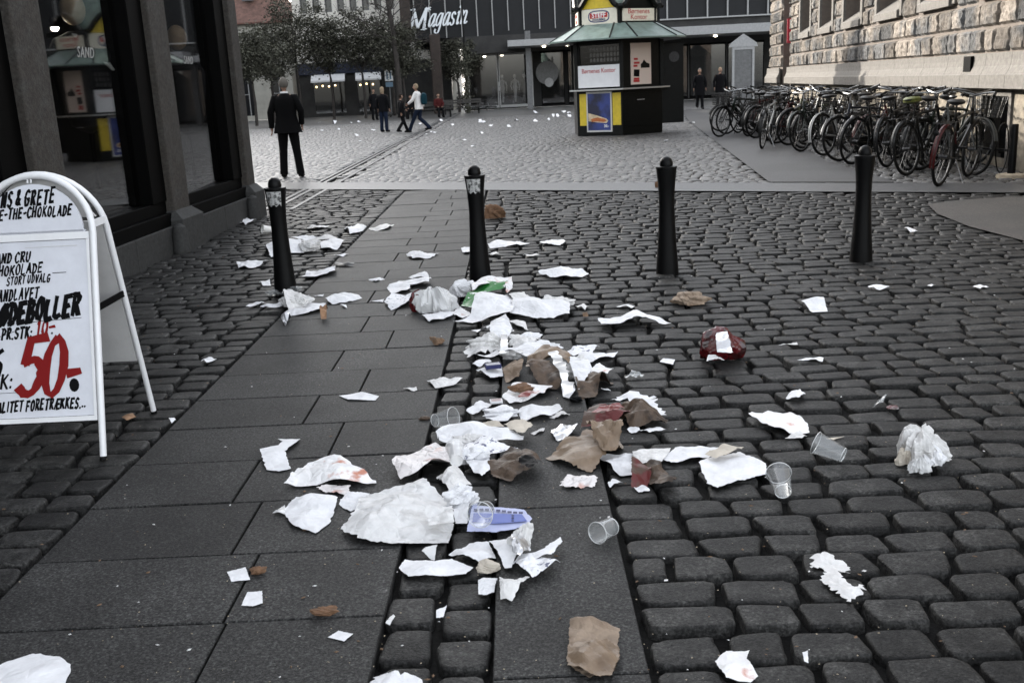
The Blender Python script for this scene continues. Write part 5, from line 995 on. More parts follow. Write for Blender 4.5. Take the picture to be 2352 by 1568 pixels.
# ---------------------------------------------------------------- litter
mat('paper_white', (0.70, 0.70, 0.715), rough=0.7, var=0.07, vscale=10, crinkle=.42, crs=17); mat('paper_soft', (0.64, 0.63, 0.62), rough=0.85, var=0.1, vscale=16, crinkle=.42, crs=28)
mat('paper_dirty', (0.66, 0.655, 0.65), rough=0.8, col2=(0.30, 0.29, 0.28), c2=(0.55, 0.75), c2scale=9, var=.1, crinkle=.9, crs=16)
mat('paper_stained', (0.76, 0.75, 0.75), rough=0.7, col2=(0.48, 0.2, 0.13), c2=(0.60, 0.70), c2scale=11, var=.06, crinkle=.5); mat('paper_printed', (0.74, 0.74, 0.76), rough=0.65, col2=(0.12, 0.13, 0.2), c2=(0.60, 0.64), c2scale=38, crinkle=.5)
mat('paper_pink', (0.72, 0.68, 0.67), rough=0.5, col2=(0.50, 0.2, 0.13), c2=(0.58, 0.7), c2scale=9, crinkle=.8); mat('brown_paper', (0.20, 0.142, 0.094), rough=0.5, var=0.16, vscale=9, crinkle=.3, crs=13, col2=(0.085, 0.053, 0.03), c2=(0.52, 0.68), c2scale=9)
mat('brown_dark', (0.085, 0.055, 0.035), rough=0.6, var=0.25, vscale=10, crinkle=.3, crs=15, col2=(0.024, 0.014, 0.008), c2=(0.48, 0.62), c2scale=12); mat('brown_red', (0.07, 0.038, 0.024), rough=0.5, crinkle=.3, crs=15, col2=(0.085, 0.007, 0.006), c2=(0.46, 0.52), c2scale=8, var=.15)
mat('tan_paper', (0.27, 0.205, 0.15), rough=0.75, var=0.16, vscale=16, crinkle=.8, crs=18, col2=(0.11, 0.07, 0.042), c2=(0.46, 0.66), c2scale=7); mat('beige_paper', (0.5, 0.45, 0.38), rough=0.8, var=0.1)
mat('foil', (0.62, 0.62, 0.63), rough=0.3, metal=0.85, var=.1); mat('red_wrap', (0.075, 0.003, 0.005), rough=0.22, crinkle=.3, crs=14, col2=(0.02, 0.002, 0.002), c2=(0.5, 0.6), c2scale=14, spec=.7); mat('green_wrap', (0.012, 0.15, 0.02), rough=0.35, col2=(0.7, 0.72, 0.7), c2=(0.60, 0.63), c2scale=22)
mat('lilac_paper', (0.40, 0.43, 0.62), rough=0.6); mat('lilac_ink', (0.08, 0.12, 0.38), rough=0.6); mat('navy_ink', (0.015, 0.02, 0.09), rough=0.6); mat('dry_leaf', (0.12, 0.072, 0.04), rough=0.8, var=.25, vscale=20); mat('orange_leaf', (0.26, 0.15, 0.085), rough=0.8, var=.2); mat('green_ink', (.03, .2, .03), rough=.6)
mat('stain_red', (0.15, 0.010, 0.007), rough=.35); mat('cup_paper', (0.78, 0.77, 0.74), rough=.55, var=.04); mat('bread', (.15, .08, .042), rough=.8, var=.25, vscale=25); mat('dark_tray', (.02, .02, .02), rough=.4)
REG = {'A': (900, 650, 2.489), 'B': (560, 1020, 2.282), 'C': (1300, 1000, 1.96), 'D': (1500, 550, 2.219), 'E': (560, 400, 2.8), 'S': (0, 380, 1.959), 'T': (0, 1000, 2.217), 'd': (0, 0, .91875)}
def px(reg, p): ox, oy, s = REG[reg]; return ((ox + p[0] / s) * .91875, (oy + p[1] / s) * .91875)
def tri(t): return abs((t % 1.0) - .5) * 2 - .5
def creases(rnd, n, size):
    out = []
    for k in range(n): a = rnd.uniform(0, 6.28); out.append((math.cos(a), math.sin(a), rnd.uniform(.9, 1.6) * (1.38 ** k) / size, rnd.random(), .64 ** k))
    return out
def scrap(reg, pts, label, m='paper_white', name='paper_sheet', cat='paper', z=.003, lift=.10, amp=.068, group=None, dense=1.0, parent=None, rag=.0045, ncr=8, squash=0.0):
    """crumpled sheet lying on the paving: real outline, folds and thickness"""
    rnd = random.Random(label + str(pts[0])); yb_ = max(p[1] for p in pts); pts = [(p[0], yb_ - (yb_ - p[1]) * (1 - squash)) for p in pts]; zz = z + .012; P = [G(*px(reg, p), zz).xy for p in pts]; c = sum(P, Vector((0, 0))) / len(P)
    size = max((p - q_).length for p in P for q_ in P); step = max(size / (19 * dense), .0055); out = []
    for i, p in enumerate(P):
        q_ = P[(i + 1) % len(P)]; k = max(1, int((q_ - p).length / (step * .8)))
        for j in range(k):
            nn = Vector((-(q_ - p).y, (q_ - p).x)).normalized() if (q_ - p).length > 1e-6 else Vector((0, 0)); out.append(p.lerp(q_, j / k) + nn * rnd.gauss(0, rag * size * (1 if j else .3)))
    nb = len(out); x0, x1 = min(p.x for p in P), max(p.x for p in P); y0, y1 = min(p.y for p in P), max(p.y for p in P); pool = list(out); y = y0; r_ = 0
    while y < y1:
        x = x0 + (step / 2 if r_ % 2 else 0)
        while x < x1: pool.append(Vector((x + rnd.gauss(0, step * .18), y + rnd.gauss(0, step * .18)))); x += step
        y += step * .87; r_ += 1
    V, E_, Fc, *_ = delaunay_2d_cdt(pool, [(i, (i + 1) % nb) for i in range(nb)], [], 1, 1e-5)
    if not Fc:
        V, Fc = out, [tuple(range(nb))]
    cr = creases(rnd, ncr, size); tx, ty = rnd.uniform(-1, 1), rnd.uniform(-1, 1); vs_ = []; A_ = amp * size; hz = []
    for p in V:
        d = Vector((p.x - c.x, p.y - c.y)); r2 = min(1.0, d.length / (size * .5)); w = sum(a * tri((d.x * ca + d.y * sa) * f + ph) for ca, sa, f, ph, a in cr)
        h = A_ * w * 1.1 + lift * size * (.55 * (1 - r2 * r2) + .28 * r2 * r2 * math.sin(2.3 * math.atan2(d.y, d.x) + tx * 3) * (1 + tx * .5)); hz.append(h)
    lo = sorted(hz)[len(hz) // 6]
    for p, h in zip(V, hz): vs_.append((p.x, p.y, z + max(0.0015 * rnd.random(), h - lo)))
    me = bpy.data.meshes.new(name); cw = Vector((c.x, c.y, z)) if parent is None else wloc(parent); me.from_pydata([Vector(v) - cw for v in vs_], [], [tuple(f) for f in Fc]); me.update()
    o = link(name, me, m, parent, False, 0, .0007)
    if parent is None: o.location = cw; tag(o, label, cat, group or 'litter strewn on the paving')
    return o
def where(reg, box):
    x0, y0, x1, y1 = box; a, b = px(reg, (x0, y1)), px(reg, (x1, y1)); t = px(reg, (x0, y0)); g = G((a[0] + b[0]) / 2, a[1] - (a[1] - t[1]) * .18, 0.0); dist = math.hypot(g.y, EYE); W = (b[0] - a[0]) * dist / F
    Hp = (a[1] - t[1]) * dist / F; th = math.atan2(EYE, g.y); return g, W, Hp, th
def lump(reg, box, label, m, name, cat, depth=.75, rough=.34, parent=None, seed=0, hmin=.3, freq=1.4, z=0.0, sub=5):
    g, W, Hp, th = where(reg, box); D = W * depth; h = max(hmin * W, (Hp - D * math.sin(th)) / math.cos(th)); rnd = random.Random(label + str(seed)); bm = bmesh.new(); bmesh.ops.create_icosphere(bm, subdivisions=sub, radius=1.0)
    dirs = [(Vector((rnd.gauss(0, 1), rnd.gauss(0, 1), rnd.gauss(0, 1))).normalized(), rnd.uniform(.7, 1.1) * 1.5 ** k * freq, rnd.random(), .62 ** k) for k in range(7)]; off = Vector((rnd.uniform(0, 50),) * 3); planes = [(Vector((rnd.gauss(0, 1), rnd.gauss(0, 1), rnd.gauss(0, 1))).normalized(), rnd.uniform(.78, 1.15)) for k in range(22)]
    for v in bm.verts:
        n = v.co.copy(); w = sum(a * tri(n.dot(d) * f + ph) for d, f, ph, a in dirs); w += .35 * noise.noise(n * 1.6 + off); r_ = min(1.45, min(pd / max(.05, n.dot(pn)) for pn, pd in planes)) * (1 + rough * .55 * w); q_ = n * r_; zc = q_.z * .62 + .38
        v.co = Vector((q_.x * W * .5, q_.y * D * .5, max(0.0, zc) * h)) + Vector((0, D * .3, .002 + z))
    me = bpy.data.meshes.new(name); bm.to_mesh(me); bm.free(); o = link(name, me, m, parent); o.location = g - (wloc(parent) if parent else Vector((0, 0, 0)))
    if parent is None: tag(o, label, cat, 'litter strewn on the paving')
    return o
def hanky(reg, box, label, m, name, cat, depth=.7, seed=0):
    """thin tissue gathered to a peak with hanging folds"""
    g, W, Hp, th = where(reg, box); D = W * depth; h = .74 * max(.35 * W, (Hp - D * math.sin(th) * .8) / math.cos(th)); rnd = random.Random(label + str(seed)); nt_, nr_ = 72, 18; a1, a2, a3, a4 = [rnd.uniform(0, 6.28) for _ in range(4)]; vs_ = []
    px_, py_ = rnd.uniform(-.12, .05) * W, rnd.uniform(-.02, .12) * W
    for i in range(nr_ + 1):
        u = i / nr_
        for j in range(nt_):
            t = 2 * math.pi * j / nt_; N3 = lambda k, w: noise.noise((math.cos(t) * k + a1 * 7, math.sin(t) * k + a2 * 7, u * w + a3)); f = .75 * N3(1.1, 1.5) + .5 * (.5 - 2 * abs(N3(2.3, 2.2))) + .08 * (.5 - 2 * abs(N3(5.0, 5.0))); r_ = (.02 + .98 * min(1, u * 1.25) ** .8) * (1 + f * (.2 + .8 * u)); z = h * (1 - u ** 2.1) ** .9 * (1 + .5 * N3(1.3, .9)) + h * .35 * max(0, math.sin(math.pi * u)) * (.4 - 1.6 * abs(N3(2.6, 3.0))) + h * .25 * max(0, u - .6) * 2.5 * max(0, N3(2.2, 1.0))
            k = (1 - u); vs_.append((r_ * math.cos(t) * W * .46 + px_ * k, r_ * math.sin(t) * D * .46 + py_ * k + D * .3, max(.002, z + .004 * noise.noise((r_ * 9 * math.cos(t), r_ * 9 * math.sin(t), seed)))))
    fs_ = [(i*nt_+j, i*nt_+(j+1) % nt_, (i+1)*nt_+(j+1) % nt_, (i+1)*nt_+j) for i in range(nr_) for j in range(nt_)] + [tuple(range(nt_))[::-1]]
    me = bpy.data.meshes.new(name); me.from_pydata(vs_, [], fs_); me.update(); o = link(name, me, m, None, False, 0, .0006); o.location = g; return tag(o, label, cat, 'litter strewn on the paving')
def bag(reg, tail, mouth, wpx, hgt, label, m, name='paper_bag', flare=1.15, pinch=.35, crump=.02, zt=0.0):
    """open paper bag lying on the ground: a crumpled tube, open at the mouth"""
    rnd = random.Random(label); a, b = G(*px(reg, tail)), G(*px(reg, mouth)); L = (b - a).length; d = (b - a).normalized(); sd = Vector((-d.y, d.x, 0)); s = px(reg, (wpx, 0))[0] - px(reg, (0, 0))[0]; W = s * math.hypot(a.y, EYE) / F
    ns, nr = 40, 16; vs_ = []; cr = creases(rnd, 6, max(W, L) * .8)
    for i in range(nr + 1):
        u = i / nr; w = W * (.62 + .38 * u) * (flare if u > .9 else 1); h = hgt * (pinch + (1 - pinch) * math.sin(min(1, u * 1.25) * math.pi / 2)); h *= 1 - .25 * max(0, u - .7) / .3
        for j in range(ns):
            t = 2 * math.pi * j / ns; cx_, cz_ = math.copysign(abs(math.cos(t)) ** .8, math.cos(t)), math.copysign(abs(math.sin(t)) ** .8, math.sin(t))
            p = Vector((cx_ * w / 2, L * u + .006 * math.sin(j * 1.3 + 2 * math.sin(j * .4)) * (1 if i == nr else 0) * 2, (cz_ * .5 + .5) * h)); f = sum(q_[4] * tri((p.y * q_[0] + (p.x + p.z * 1.7) * q_[1]) * q_[2] + q_[3]) for q_ in cr)
            p += Vector((cx_, 0, cz_ * .8)) * crump * f * 1.6; p.z = max(.002, p.z) + zt; vs_.append(sd * p.x + d * p.y + Vector((0, 0, p.z)))
    fs_ = [(i*ns+j, i*ns+(j+1) % ns, (i+1)*ns+(j+1) % ns, (i+1)*ns+j) for i in range(nr) for j in range(ns)] + [tuple(range(ns))[::-1]]
    me = bpy.data.meshes.new(name); me.from_pydata(vs_, [], fs_); me.update(); o = link(name, me, m, None, False, 0, .0007); o.location = a; return tag(o, label, 'paper bag', 'litter strewn on the paving')
def cup(reg, base, mouth, label, m='clear_plastic', L=.118, rm=.044, rb=.029, lift=0.0, name='plastic_cup', rim=True):
    a, b = G(*px(reg, base), rb), G(*px(reg, mouth), rm); d = (b - a).normalized(); a = Vector((a.x, a.y, rb + .002 + lift)); t = thing(name, label, 'cup', a, 0, 'litter strewn on the paving'); d = (d + Vector((0, 0, (rm - rb) / L + .02))).normalized()
    q_ = d.to_track_quat('Z', 'X').to_matrix(); pr = [(.001, .004), (rb * .9, .004), (rb, 0.0), (rb + .001, .006)] + [(rb + (rm - rb) * k / 8 + (.0007 if k % 2 else 0), .006 + (L - .012) * k / 8) for k in range(1, 9)] + [(rm + .003, L - .003), (rm + .0035, L), (rm + .002, L + .002), (rm, L)]
    MB().lathe(pr, 32, (0, 0, 0), q_, caps=False).build('cup_wall', m, t, True, local=True)
    if rim:
        for nm_, r_, z_ in (('rim', rm + .0028, L), ('base_ring', rb, .004)): MB().tube([q_ @ Vector((r_ * math.cos(2*math.pi*k/32), r_ * math.sin(2*math.pi*k/32), z_)) for k in range(32)], .0013, 6, closed=True).build(nm_, m if m == 'cup_paper' else 'milky_plastic', t, True, local=True)
    return t
LIT = [
 ('A', [(1110,90),(1205,52),(1310,65),(1425,78),(1360,105),(1250,108)], 'white sheet lying flat on the cobbles beyond the green wrapper', 'paper_white'),
 ('A', [(1595,280),(1640,270),(1710,278),(1690,288)], 'small white slip on the cobbles above the long torn napkin', 'paper_white'),
 ('A', [(1480,378),(1580,345),(1700,332),(1800,360),(1935,380),(1860,395),(1720,385),(1640,402),(1500,408)], 'long torn white napkin with pointed ends alone on the cobbles', 'paper_white'),
 ('A', [(165,165),(240,122),(330,120),(440,120),(430,150),(310,160),(315,185),(200,205)], 'folded white sheet with bent corner beside the plastic bag heap', 'paper_white'),
 ('A', [(300,100),(400,72),(445,105),(340,112)], 'white slip just above the folded sheet on the slabs', 'paper_white'),
 ('A', [(150,262),(200,215),(375,205),(345,262),(190,302)], 'grey printed sheet tucked beside the white plastic bag', 'paper_printed'),
 ('A', [(385,345),(570,310),(578,348),(430,374)], 'white sheet folded under the front of the plastic bag', 'paper_white', dict(z=.006)),
 ('A', [(580,190),(640,150),(690,165),(680,200),(600,225)], 'bunch of crushed white paper between plastic bag and green wrapper', 'paper_soft', dict(lift=.4, amp=.12)),
 ('A', [(570,330),(620,280),(695,330),(640,350)], 'pale sheet with brown edge below the green wrapper', 'paper_stained'),
 ('A', [(625,275),(700,225),(760,190),(910,150),(925,215),(770,240),(700,285)], 'crumpled green food wrapper with white print', 'green_wrap', dict(z=.02, lift=.22, amp=.08, name='food_wrapper', cat='wrapper')),
 ('A', [(690,165),(740,135),(840,110),(945,95),(950,185),(915,195),(890,150),(760,185),(700,195)], 'pale paper flap standing over the green wrapper', 'paper_stained', dict(z=.07, lift=.12)),
 ('A', [(580,370),(690,350),(735,270),(760,230),(850,225),(1000,290),(940,345),(700,380)], 'large white sheet with a raised fold in front of the green wrapper', 'paper_white', dict(z=.012, lift=.2)),
 ('A', [(870,225),(950,210),(1080,270),(1060,290),(950,270)], 'white sheet sloping behind the large folded sheet', 'paper_soft', dict(z=.03)),
 ('A', [(935,350),(960,300),(1100,290),(1140,255),(1230,235),(1310,285),(1305,340),(1100,362)], 'broad crumpled white sheet at the end of the upper heap on the cobbles', 'paper_white', dict(lift=.16)),
 ('A', [(1340,280),(1390,265),(1425,280),(1400,300)], 'scrap of torn paper between the upper heap and the small slip', 'paper_soft'),
 ('A', [(1380,330),(1405,318),(1422,338),(1395,350)], 'small dry leaf below the torn paper scrap', 'dry_leaf', dict(name='leaf', cat='leaf')),
 ('A', [(925,385),(985,362),(1025,385),(1045,425),(975,412)], 'crumpled tissue below the broad sheet of the upper heap', 'paper_soft', dict(lift=.2)),
 ('A', [(690,425),(800,415),(850,365),(905,390),(960,440),(945,485),(900,505),(820,500),(780,450)], 'raised white paper with wing shaped edge at the top of the middle heap', 'paper_white', dict(z=.03, lift=.3, amp=.1)),
 ('A', [(880,450),(915,455),(925,560),(870,570)], 'strip of clear film hanging down over the middle heap', 'milky_plastic', dict(z=.07, amp=.02, ncr=4, name='plastic_film', cat='plastic')),
 ('A', [(645,580),(690,525),(740,495),(870,515),(860,570),(720,600)], 'white tissue with scalloped edge on the cobble channel', 'paper_soft', dict(lift=.2, amp=.1, rag=.03)),
 ('A', [(920,500),(1000,465),(1110,490),(1080,530),(960,545)], 'torn white tissue behind the open brown bag', 'paper_soft', dict(z=.02, amp=.12, rag=.03)),
 ('A', [(700,600),(870,560),(1000,545),(1160,520),(1180,550),(1050,590),(880,600)], 'long white sheet lying across the middle heap', 'paper_white', dict(z=.03)),
 ('A', [(885,660),(960,630),(1020,680),(990,740),(905,748)], 'tan crumpled napkin leaning on the stained brown bag', 'tan_paper', dict(lift=.3, amp=.12, name='napkin', cat='napkin')),
 ('A', [(1170,560),(1225,550),(1285,650),(1300,770),(1335,775),(1330,830),(1265,840),(1255,770),(1235,690)], 'strip of milky plastic film draped over the brown bags', 'milky_plastic', dict(z=.10, lift=.1, amp=.022, ncr=5, name='plastic_film', cat='plastic')),
 ('A', [(1250,770),(1335,765),(1340,820),(1300,845),(1262,835)], 'white paper end poking out below the milky film', 'paper_white', dict(z=.01)),
 ('A', [(698,640),(780,600),(820,620),(745,652)], 'white sheet above the blue cigarette packet', 'paper_white', dict(z=.02)),
 ('A', [(720,670),(880,650),(890,710),(810,728)], 'white sheet beneath the blue cigarette packet', 'paper_white'),
 ('A', [(1275,560),(1350,532),(1490,528),(1440,570),(1330,592)], 'printed white sheet beside the open brown bag', 'paper_printed', dict(z=.02)),
 ('A', [(1340,605),(1430,575),(1605,562),(1580,590),(1440,630),(1350,630)], 'white sheet with pointed tip jutting onto the cobbles', 'paper_white', dict(z=.01)),
 ('A', [(1420,665),(1490,640),(1580,670),(1540,700),(1450,705)], 'white wrapper with red print above the crushed brown bag', 'paper_stained', dict(z=.03)),
 ('A', [(1300,660),(1400,640),(1445,715),(1360,790),(1310,700)], 'white sheet wedged between two brown bags', 'paper_white', dict(z=.03, lift=.2)),
 ('A', [(1500,790),(1540,785),(1562,800)], 'tiny white scrap below the crushed brown bag', 'paper_white'),
 ('A', [(885,860),(940,800),(1000,760),(1130,765),(1200,800),(1150,830),(1000,870),(930,882)], 'white hot dog sleeve smeared with ketchup', 'paper_stained', dict(lift=.16, name='food_sleeve', cat='wrapper')),
 ('A', [(660,935),(700,905),(760,870),(820,880),(800,910),(700,945)], 'folded white sheet at the edge of the channel above the clear cup', 'paper_white'),
 ('A', [(770,930),(900,890),(980,940),(920,990),(790,990)], 'fanned white sheet in the middle of the lower heap', 'paper_white', dict(z=.02, lift=.15)),
 ('A', [(985,930),(1110,895),(1240,895),(1260,910),(1180,960),(1000,985)], 'smooth white sheet on the slab strip below the ketchup sleeve', 'paper_white', dict(z=.01)),
 ('A', [(1175,965),(1250,930),(1307,945),(1210,972)], 'thin white sheet tip under the smooth sheet', 'paper_soft'),
 ('A', [(890,1010),(960,980),(1010,975),(1075,1020),(1010,1062),(930,1042)], 'cream folded sheet on top of the lower heap', 'beige_paper', dict(z=.05, lift=.15)),
 ('A', [(650,1010),(860,1000),(900,1020),(700,1026)], 'flat beige card edge beside the clear cup', 'beige_paper', dict(z=.015)),
 ('A', [(1060,1062),(1150,1030),(1142,1052),(1080,1072)], 'small white corner beside the cream folded sheet', 'paper_soft'),
 ('A', [(470,1070),(600,1040),(760,1030),(1020,1080),(1015,1100),(840,1112),(620,1135),(490,1110)], 'wide white sheet lying across the channel below the clear cup', 'paper_white', dict(z=.03, lift=.12)),
 ('A', [(1190,1040),(1250,1025),(1370,1040),(1330,1075),(1230,1110),(1188,1080)], 'crumpled silver foil beside the big brown bag', 'foil', dict(lift=.25, amp=.12, name='foil', cat='foil')),
 ('A', [(1560,855),(1690,815),(1840,845),(1830,880),(1910,950),(1790,940),(1700,862)], 'white napkin with ragged edge behind the red stained brown paper', 'paper_white', dict(z=.02, rag=.03)),
 ('A', [(1660,1045),(1720,1015),(1742,1050),(1690,1062)], 'white scrap in front of the red stained brown paper', 'paper_white'),
 ('A', [(1740,1045),(1820,1030),(1905,1038),(1800,1056)], 'thin white strip below the red stained brown paper', 'paper_white'),
 ('A', [(600,1150),(760,1100),(985,1155),(900,1172),(700,1225),(630,1225)], 'printed white menu sheet under the dark brown bag', 'paper_printed', dict(z=.04)),
 ('A', [(200,1270),(290,1200),(470,1130),(560,1160),(562,1260),(450,1290),(360,1330),(250,1350)], 'crinkled wrapper with pinkish stains beside the slabs edge', 'paper_pink', dict(z=.012, lift=.14, amp=.08, name='food_wrapper', cat='wrapper')),
 ('A', [(640,1250),(800,1210),(812,1300),(760,1337),(700,1300)], 'crumpled white sheet between the clear tumbler and the dark brown bag', 'paper_white', dict(z=.012, lift=.2)),
 ('A', [(1240,1390),(1290,1340),(1400,1320),(1467,1360),(1462,1390),(1300,1407)], 'pink stained tissue alone on the slab strip', 'paper_pink', dict(amp=.1, lift=.2, rag=.03, name='tissue', cat='tissue')),
 ('A', [(415,745),(510,722),(640,735),(600,760),(470,784)], 'white sheet crossing the edge of the slab pavement', 'paper_soft'),
 ('A', [(268,785),(350,780),(355,795),(335,802)], 'small torn slip on the slabs beside the sheet crossing the edge', 'paper_soft'),
 ('d', [(778,904),(830,896),(870,905),(862,914),(800,914)], 'flat white slip on the slabs beyond the folded white sheet', 'paper_white', dict(lift=.02, amp=.02)),
 ('A', [(430,495),(480,480),(532,505),(470,522)], 'dry brown leaf on the slabs beside the middle heap', 'dry_leaf', dict(name='leaf', cat='leaf', amp=.15)),
 ('B', [(205,235),(310,215),(335,185),(305,160),(435,165),(400,200),(345,240),(380,330),(310,345),(240,335)], 'white paper folded into two wings on the slabs', 'paper_white', dict(lift=.06, amp=.02, dense=1.3)),
 ('B', [(340,428),(480,310),(630,285),(720,305),(868,410),(710,428),(600,420),(430,430)], 'translucent wrapper with orange stains and pointed corners', 'paper_stained', dict(lift=.12, z=.006, name='food_wrapper', cat='wrapper')),
 ('B', [(525,440),(600,425),(720,430),(705,475),(600,472)], 'torn orange stained flap below the pointed wrapper', 'paper_pink', dict(rag=.03)),
 ('B', [(340,560),(410,490),(570,490),(650,510),(600,640),(520,695),(390,660),(350,600)], 'rounded white sheet with upturned edge on the slabs', 'paper_white', dict(lift=.22, amp=.05)),
 ('B', [(275,585),(345,535),(350,590)], 'clear film corner poking from the rounded white sheet', 'milky_plastic', dict(name='plastic_film', cat='plastic')),
 ('B', [(655,540),(700,480),(760,460),(830,470),(800,540),(720,572)], 'small white sheet between the rounded and the largest sheet', 'paper_white', dict(lift=.16)),
 ('B', [(665,680),(760,560),(780,490),(980,435),(1140,425),(1210,470),(1300,530),(1312,640),(1280,750),(940,752),(760,735)], 'largest crumpled white sheet spread over slabs and channel', 'paper_dirty', dict(z=.01, lift=.035, amp=.06, ncr=11, dense=2.2, rag=.006)),
 ('B', [(1140,570),(1300,540),(1312,630),(1170,650)], 'dirty grey napkin lying on the largest sheet', 'paper_dirty', dict(z=.06, name='napkin', cat='napkin', lift=.05)),
 ('B', [(1210,380),(1240,360),(1360,370),(1412,420),(1310,482),(1250,440)], 'crumpled translucent tissue above the largest sheet', 'paper_soft', dict(lift=.3, amp=.14, name='tissue', cat='tissue')),
 ('B', [(1290,500),(1370,465),(1447,495),(1400,570),(1385,640),(1320,640)], 'white scrap with dark grease mark beside the lilac leaflet', 'paper_white', dict(lift=.2, z=.01)),
 ('B', [(1385,690),(1405,610),(1420,540),(1470,540),(1710,560),(1757,620),(1740,655),(1620,680),(1540,695)], 'lilac printed leaflet under the crushed clear cup', 'lilac_paper', dict(z=.02, lift=.06, amp=.02, dense=1.4, name='leaflet', cat='leaflet', rag=.004)),
 ('B', [(1280,820),(1400,760),(1510,765),(1552,840),(1465,867)], 'white sheet below the crushed clear cup', 'paper_white', dict(lift=.14)),
 ('B', [(1510,740),(1640,725),(1680,820),(1640,890),(1600,892)], 'white sheet folded to a blunt point beside the foil tissue', 'paper_white', dict(z=.015, lift=.18)),
 ('B', [(1640,740),(1700,720),(1750,790),(1690,850),(1645,830)], 'silvery crumpled tissue standing behind the paper roll', 'foil', dict(z=.04, lift=.4, amp=.16, name='foil', cat='foil')),
 ('B', [(1640,865),(1700,820),(1800,850),(1917,860),(1870,890),(1760,945)], 'thick white paper roll marked with purple print', 'paper_printed', dict(z=.02, lift=.25, amp=.1)),
 ('B', [(1725,820),(1830,790),(1917,715),(1930,740),(1870,830),(1760,850)], 'torn white sheet with raised corner at the end of the near heap', 'paper_white', dict(z=.03, lift=.2)),
 ('B', [(1130,830),(1170,770),(1220,768),(1200,850)], 'clear bottle fragment on the cobbles of the channel', 'milky_plastic', dict(lift=.35, name='plastic_scrap', cat='plastic')),
 ('B', [(995,890),(1030,845),(1200,870),(1300,845),(1422,890),(1380,930),(1250,945),(1050,947)], 'long white strip with a small green mark across the channel', 'paper_white', dict(lift=.05, amp=.03)),
 ('B', [(1570,940),(1595,990),(1650,975),(1745,958),(1700,1020),(1640,1082),(1578,1082)], 'torn white tissue with spiky edge on the slab strip', 'paper_soft', dict(lift=.4, amp=.14, name='tissue', cat='tissue')),
 ('B', [(1450,960),(1500,950),(1560,950),(1540,1030),(1490,1045),(1450,1040)], 'small white crumpled paper hanging from the beige cup', 'paper_white', dict(lift=.25, amp=.1)),
 ('B', [(1210,1140),(1270,1105),(1250,1170),(1210,1175)], 'tiny white scrap in the joint of the cobble channel', 'paper_white', dict(z=.0)),
 ('B', [(15,915),(120,888),(147,960),(40,970)], 'small white paper square touching a brown crumb on the slabs', 'paper_white', dict(lift=.03, amp=.02)),
 ('B', [(97,1105),(130,1035),(215,1022),(218,1095),(160,1108)], 'small white slip with slanted corner on the near slabs', 'paper_white', dict(lift=.03, amp=.02)),
 ('B', [(590,1285),(650,1250),(735,1265),(685,1307)], 'white diamond shaped slip on the near slabs', 'paper_white', dict(lift=.03, amp=.02)),
 ('B', [(800,1575),(890,1500),(940,1520),(1100,1530),(1200,1575),(1180,1640),(900,1650)], 'torn white sheet at the near edge by the channel', 'paper_white', dict(lift=.1, rag=.03)),
 ('B', [(920,1210),(940,1180),(965,1155),(975,1170),(945,1215)], 'twisted clear scrap at the edge of the slabs and channel', 'milky_plastic', dict(name='plastic_scrap', cat='plastic')),
 ('C', [(375,250),(470,255),(560,260),(572,350),(490,357),(420,312)], 'white sheet with curved lower edge in front of the big brown bag', 'paper_white', dict(lift=.08)),
 ('C', [(550,250),(640,225),(740,222),(730,245),(690,290),(560,300)], 'white napkin behind the red stained crushed bag', 'paper_soft', dict(z=.012)),
 ('C', [(690,272),(760,230),(900,215),(1000,222),(925,270),(740,294)], 'long white strip leading to the large sheet by the cups', 'paper_white', dict(z=.006, lift=.06)),
 ('C', [(875,300),(920,275),(1080,240),(1150,280),(1205,310),(1210,347),(1080,382),(970,422),(915,400),(900,350)], 'large white sheet with fold lines touching the clear cup', 'paper_white', dict(lift=.05, amp=.025, dense=1.6, rag=.005)),
 ('C', [(905,250),(1000,215),(1097,216),(1060,245),(960,272)], 'cream strip folded over the large sheet by the cups', 'beige_paper', dict(z=.03)),
 ('C', [(430,400),(460,375),(502,390),(440,413)], 'small crumpled scrap at the corner of the slab strip', 'paper_white', dict(lift=.3)),
 ('C', [(553,412),(610,398),(637,430),(580,437)], 'white scrap below the red stained crushed bag', 'paper_white'),
 ('C', [(1118,82),(1215,40),(1320,60),(1410,105),(1418,147),(1320,160),(1230,140)], 'white wrapper with faint orange smears on the cobbles', 'paper_stained', dict(lift=.12, name='food_wrapper', cat='wrapper')),
 ('C', [(1298,175),(1370,145),(1408,165),(1380,172)], 'pale slip under the tip of the orange smeared wrapper', 'paper_soft'),
 ('C', [(1435,750),(1510,745),(1540,765),(1600,790),(1620,832),(1560,818),(1575,850),(1640,915),(1690,903),(1650,950),(1600,968),(1480,880),(1490,800),(1430,805)], 'long torn white tissue twisting across the near cobbles', 'paper_soft', dict(lift=.10, amp=.05, dense=1.6, rag=.02, name='tissue', cat='tissue')),
 ('C', [(955,1260),(1010,1212),(1125,1210),(1110,1260),(1167,1330),(1130,1362),(1010,1350)], 'white paper with orange smear and a torn notch on the near cobbles', 'paper_stained', dict(lift=.06)),
 ('C', [(1385,1215),(1410,1210),(1414,1267),(1393,1262)], 'small white slip standing in a joint of the near cobbles', 'paper_white'),
 ('C', [(1500,175),(1590,165),(1535,181)], 'thin pale wooden stick beside the lying clear cup', 'beige_paper', dict(name='wooden_stick', cat='stick', lift=.02, amp=.01)),
 ('C', [(245,1085),(350,1092),(430,1100),(490,1115),(475,1180),(490,1240),(450,1330),(340,1337),(228,1280),(240,1150)], 'flat brown paper bag lying alone on the slab strip', 'tan_paper', dict(lift=.12, amp=.10, dense=1.8, ncr=6, name='paper_bag', cat='paper bag', rag=.006)),
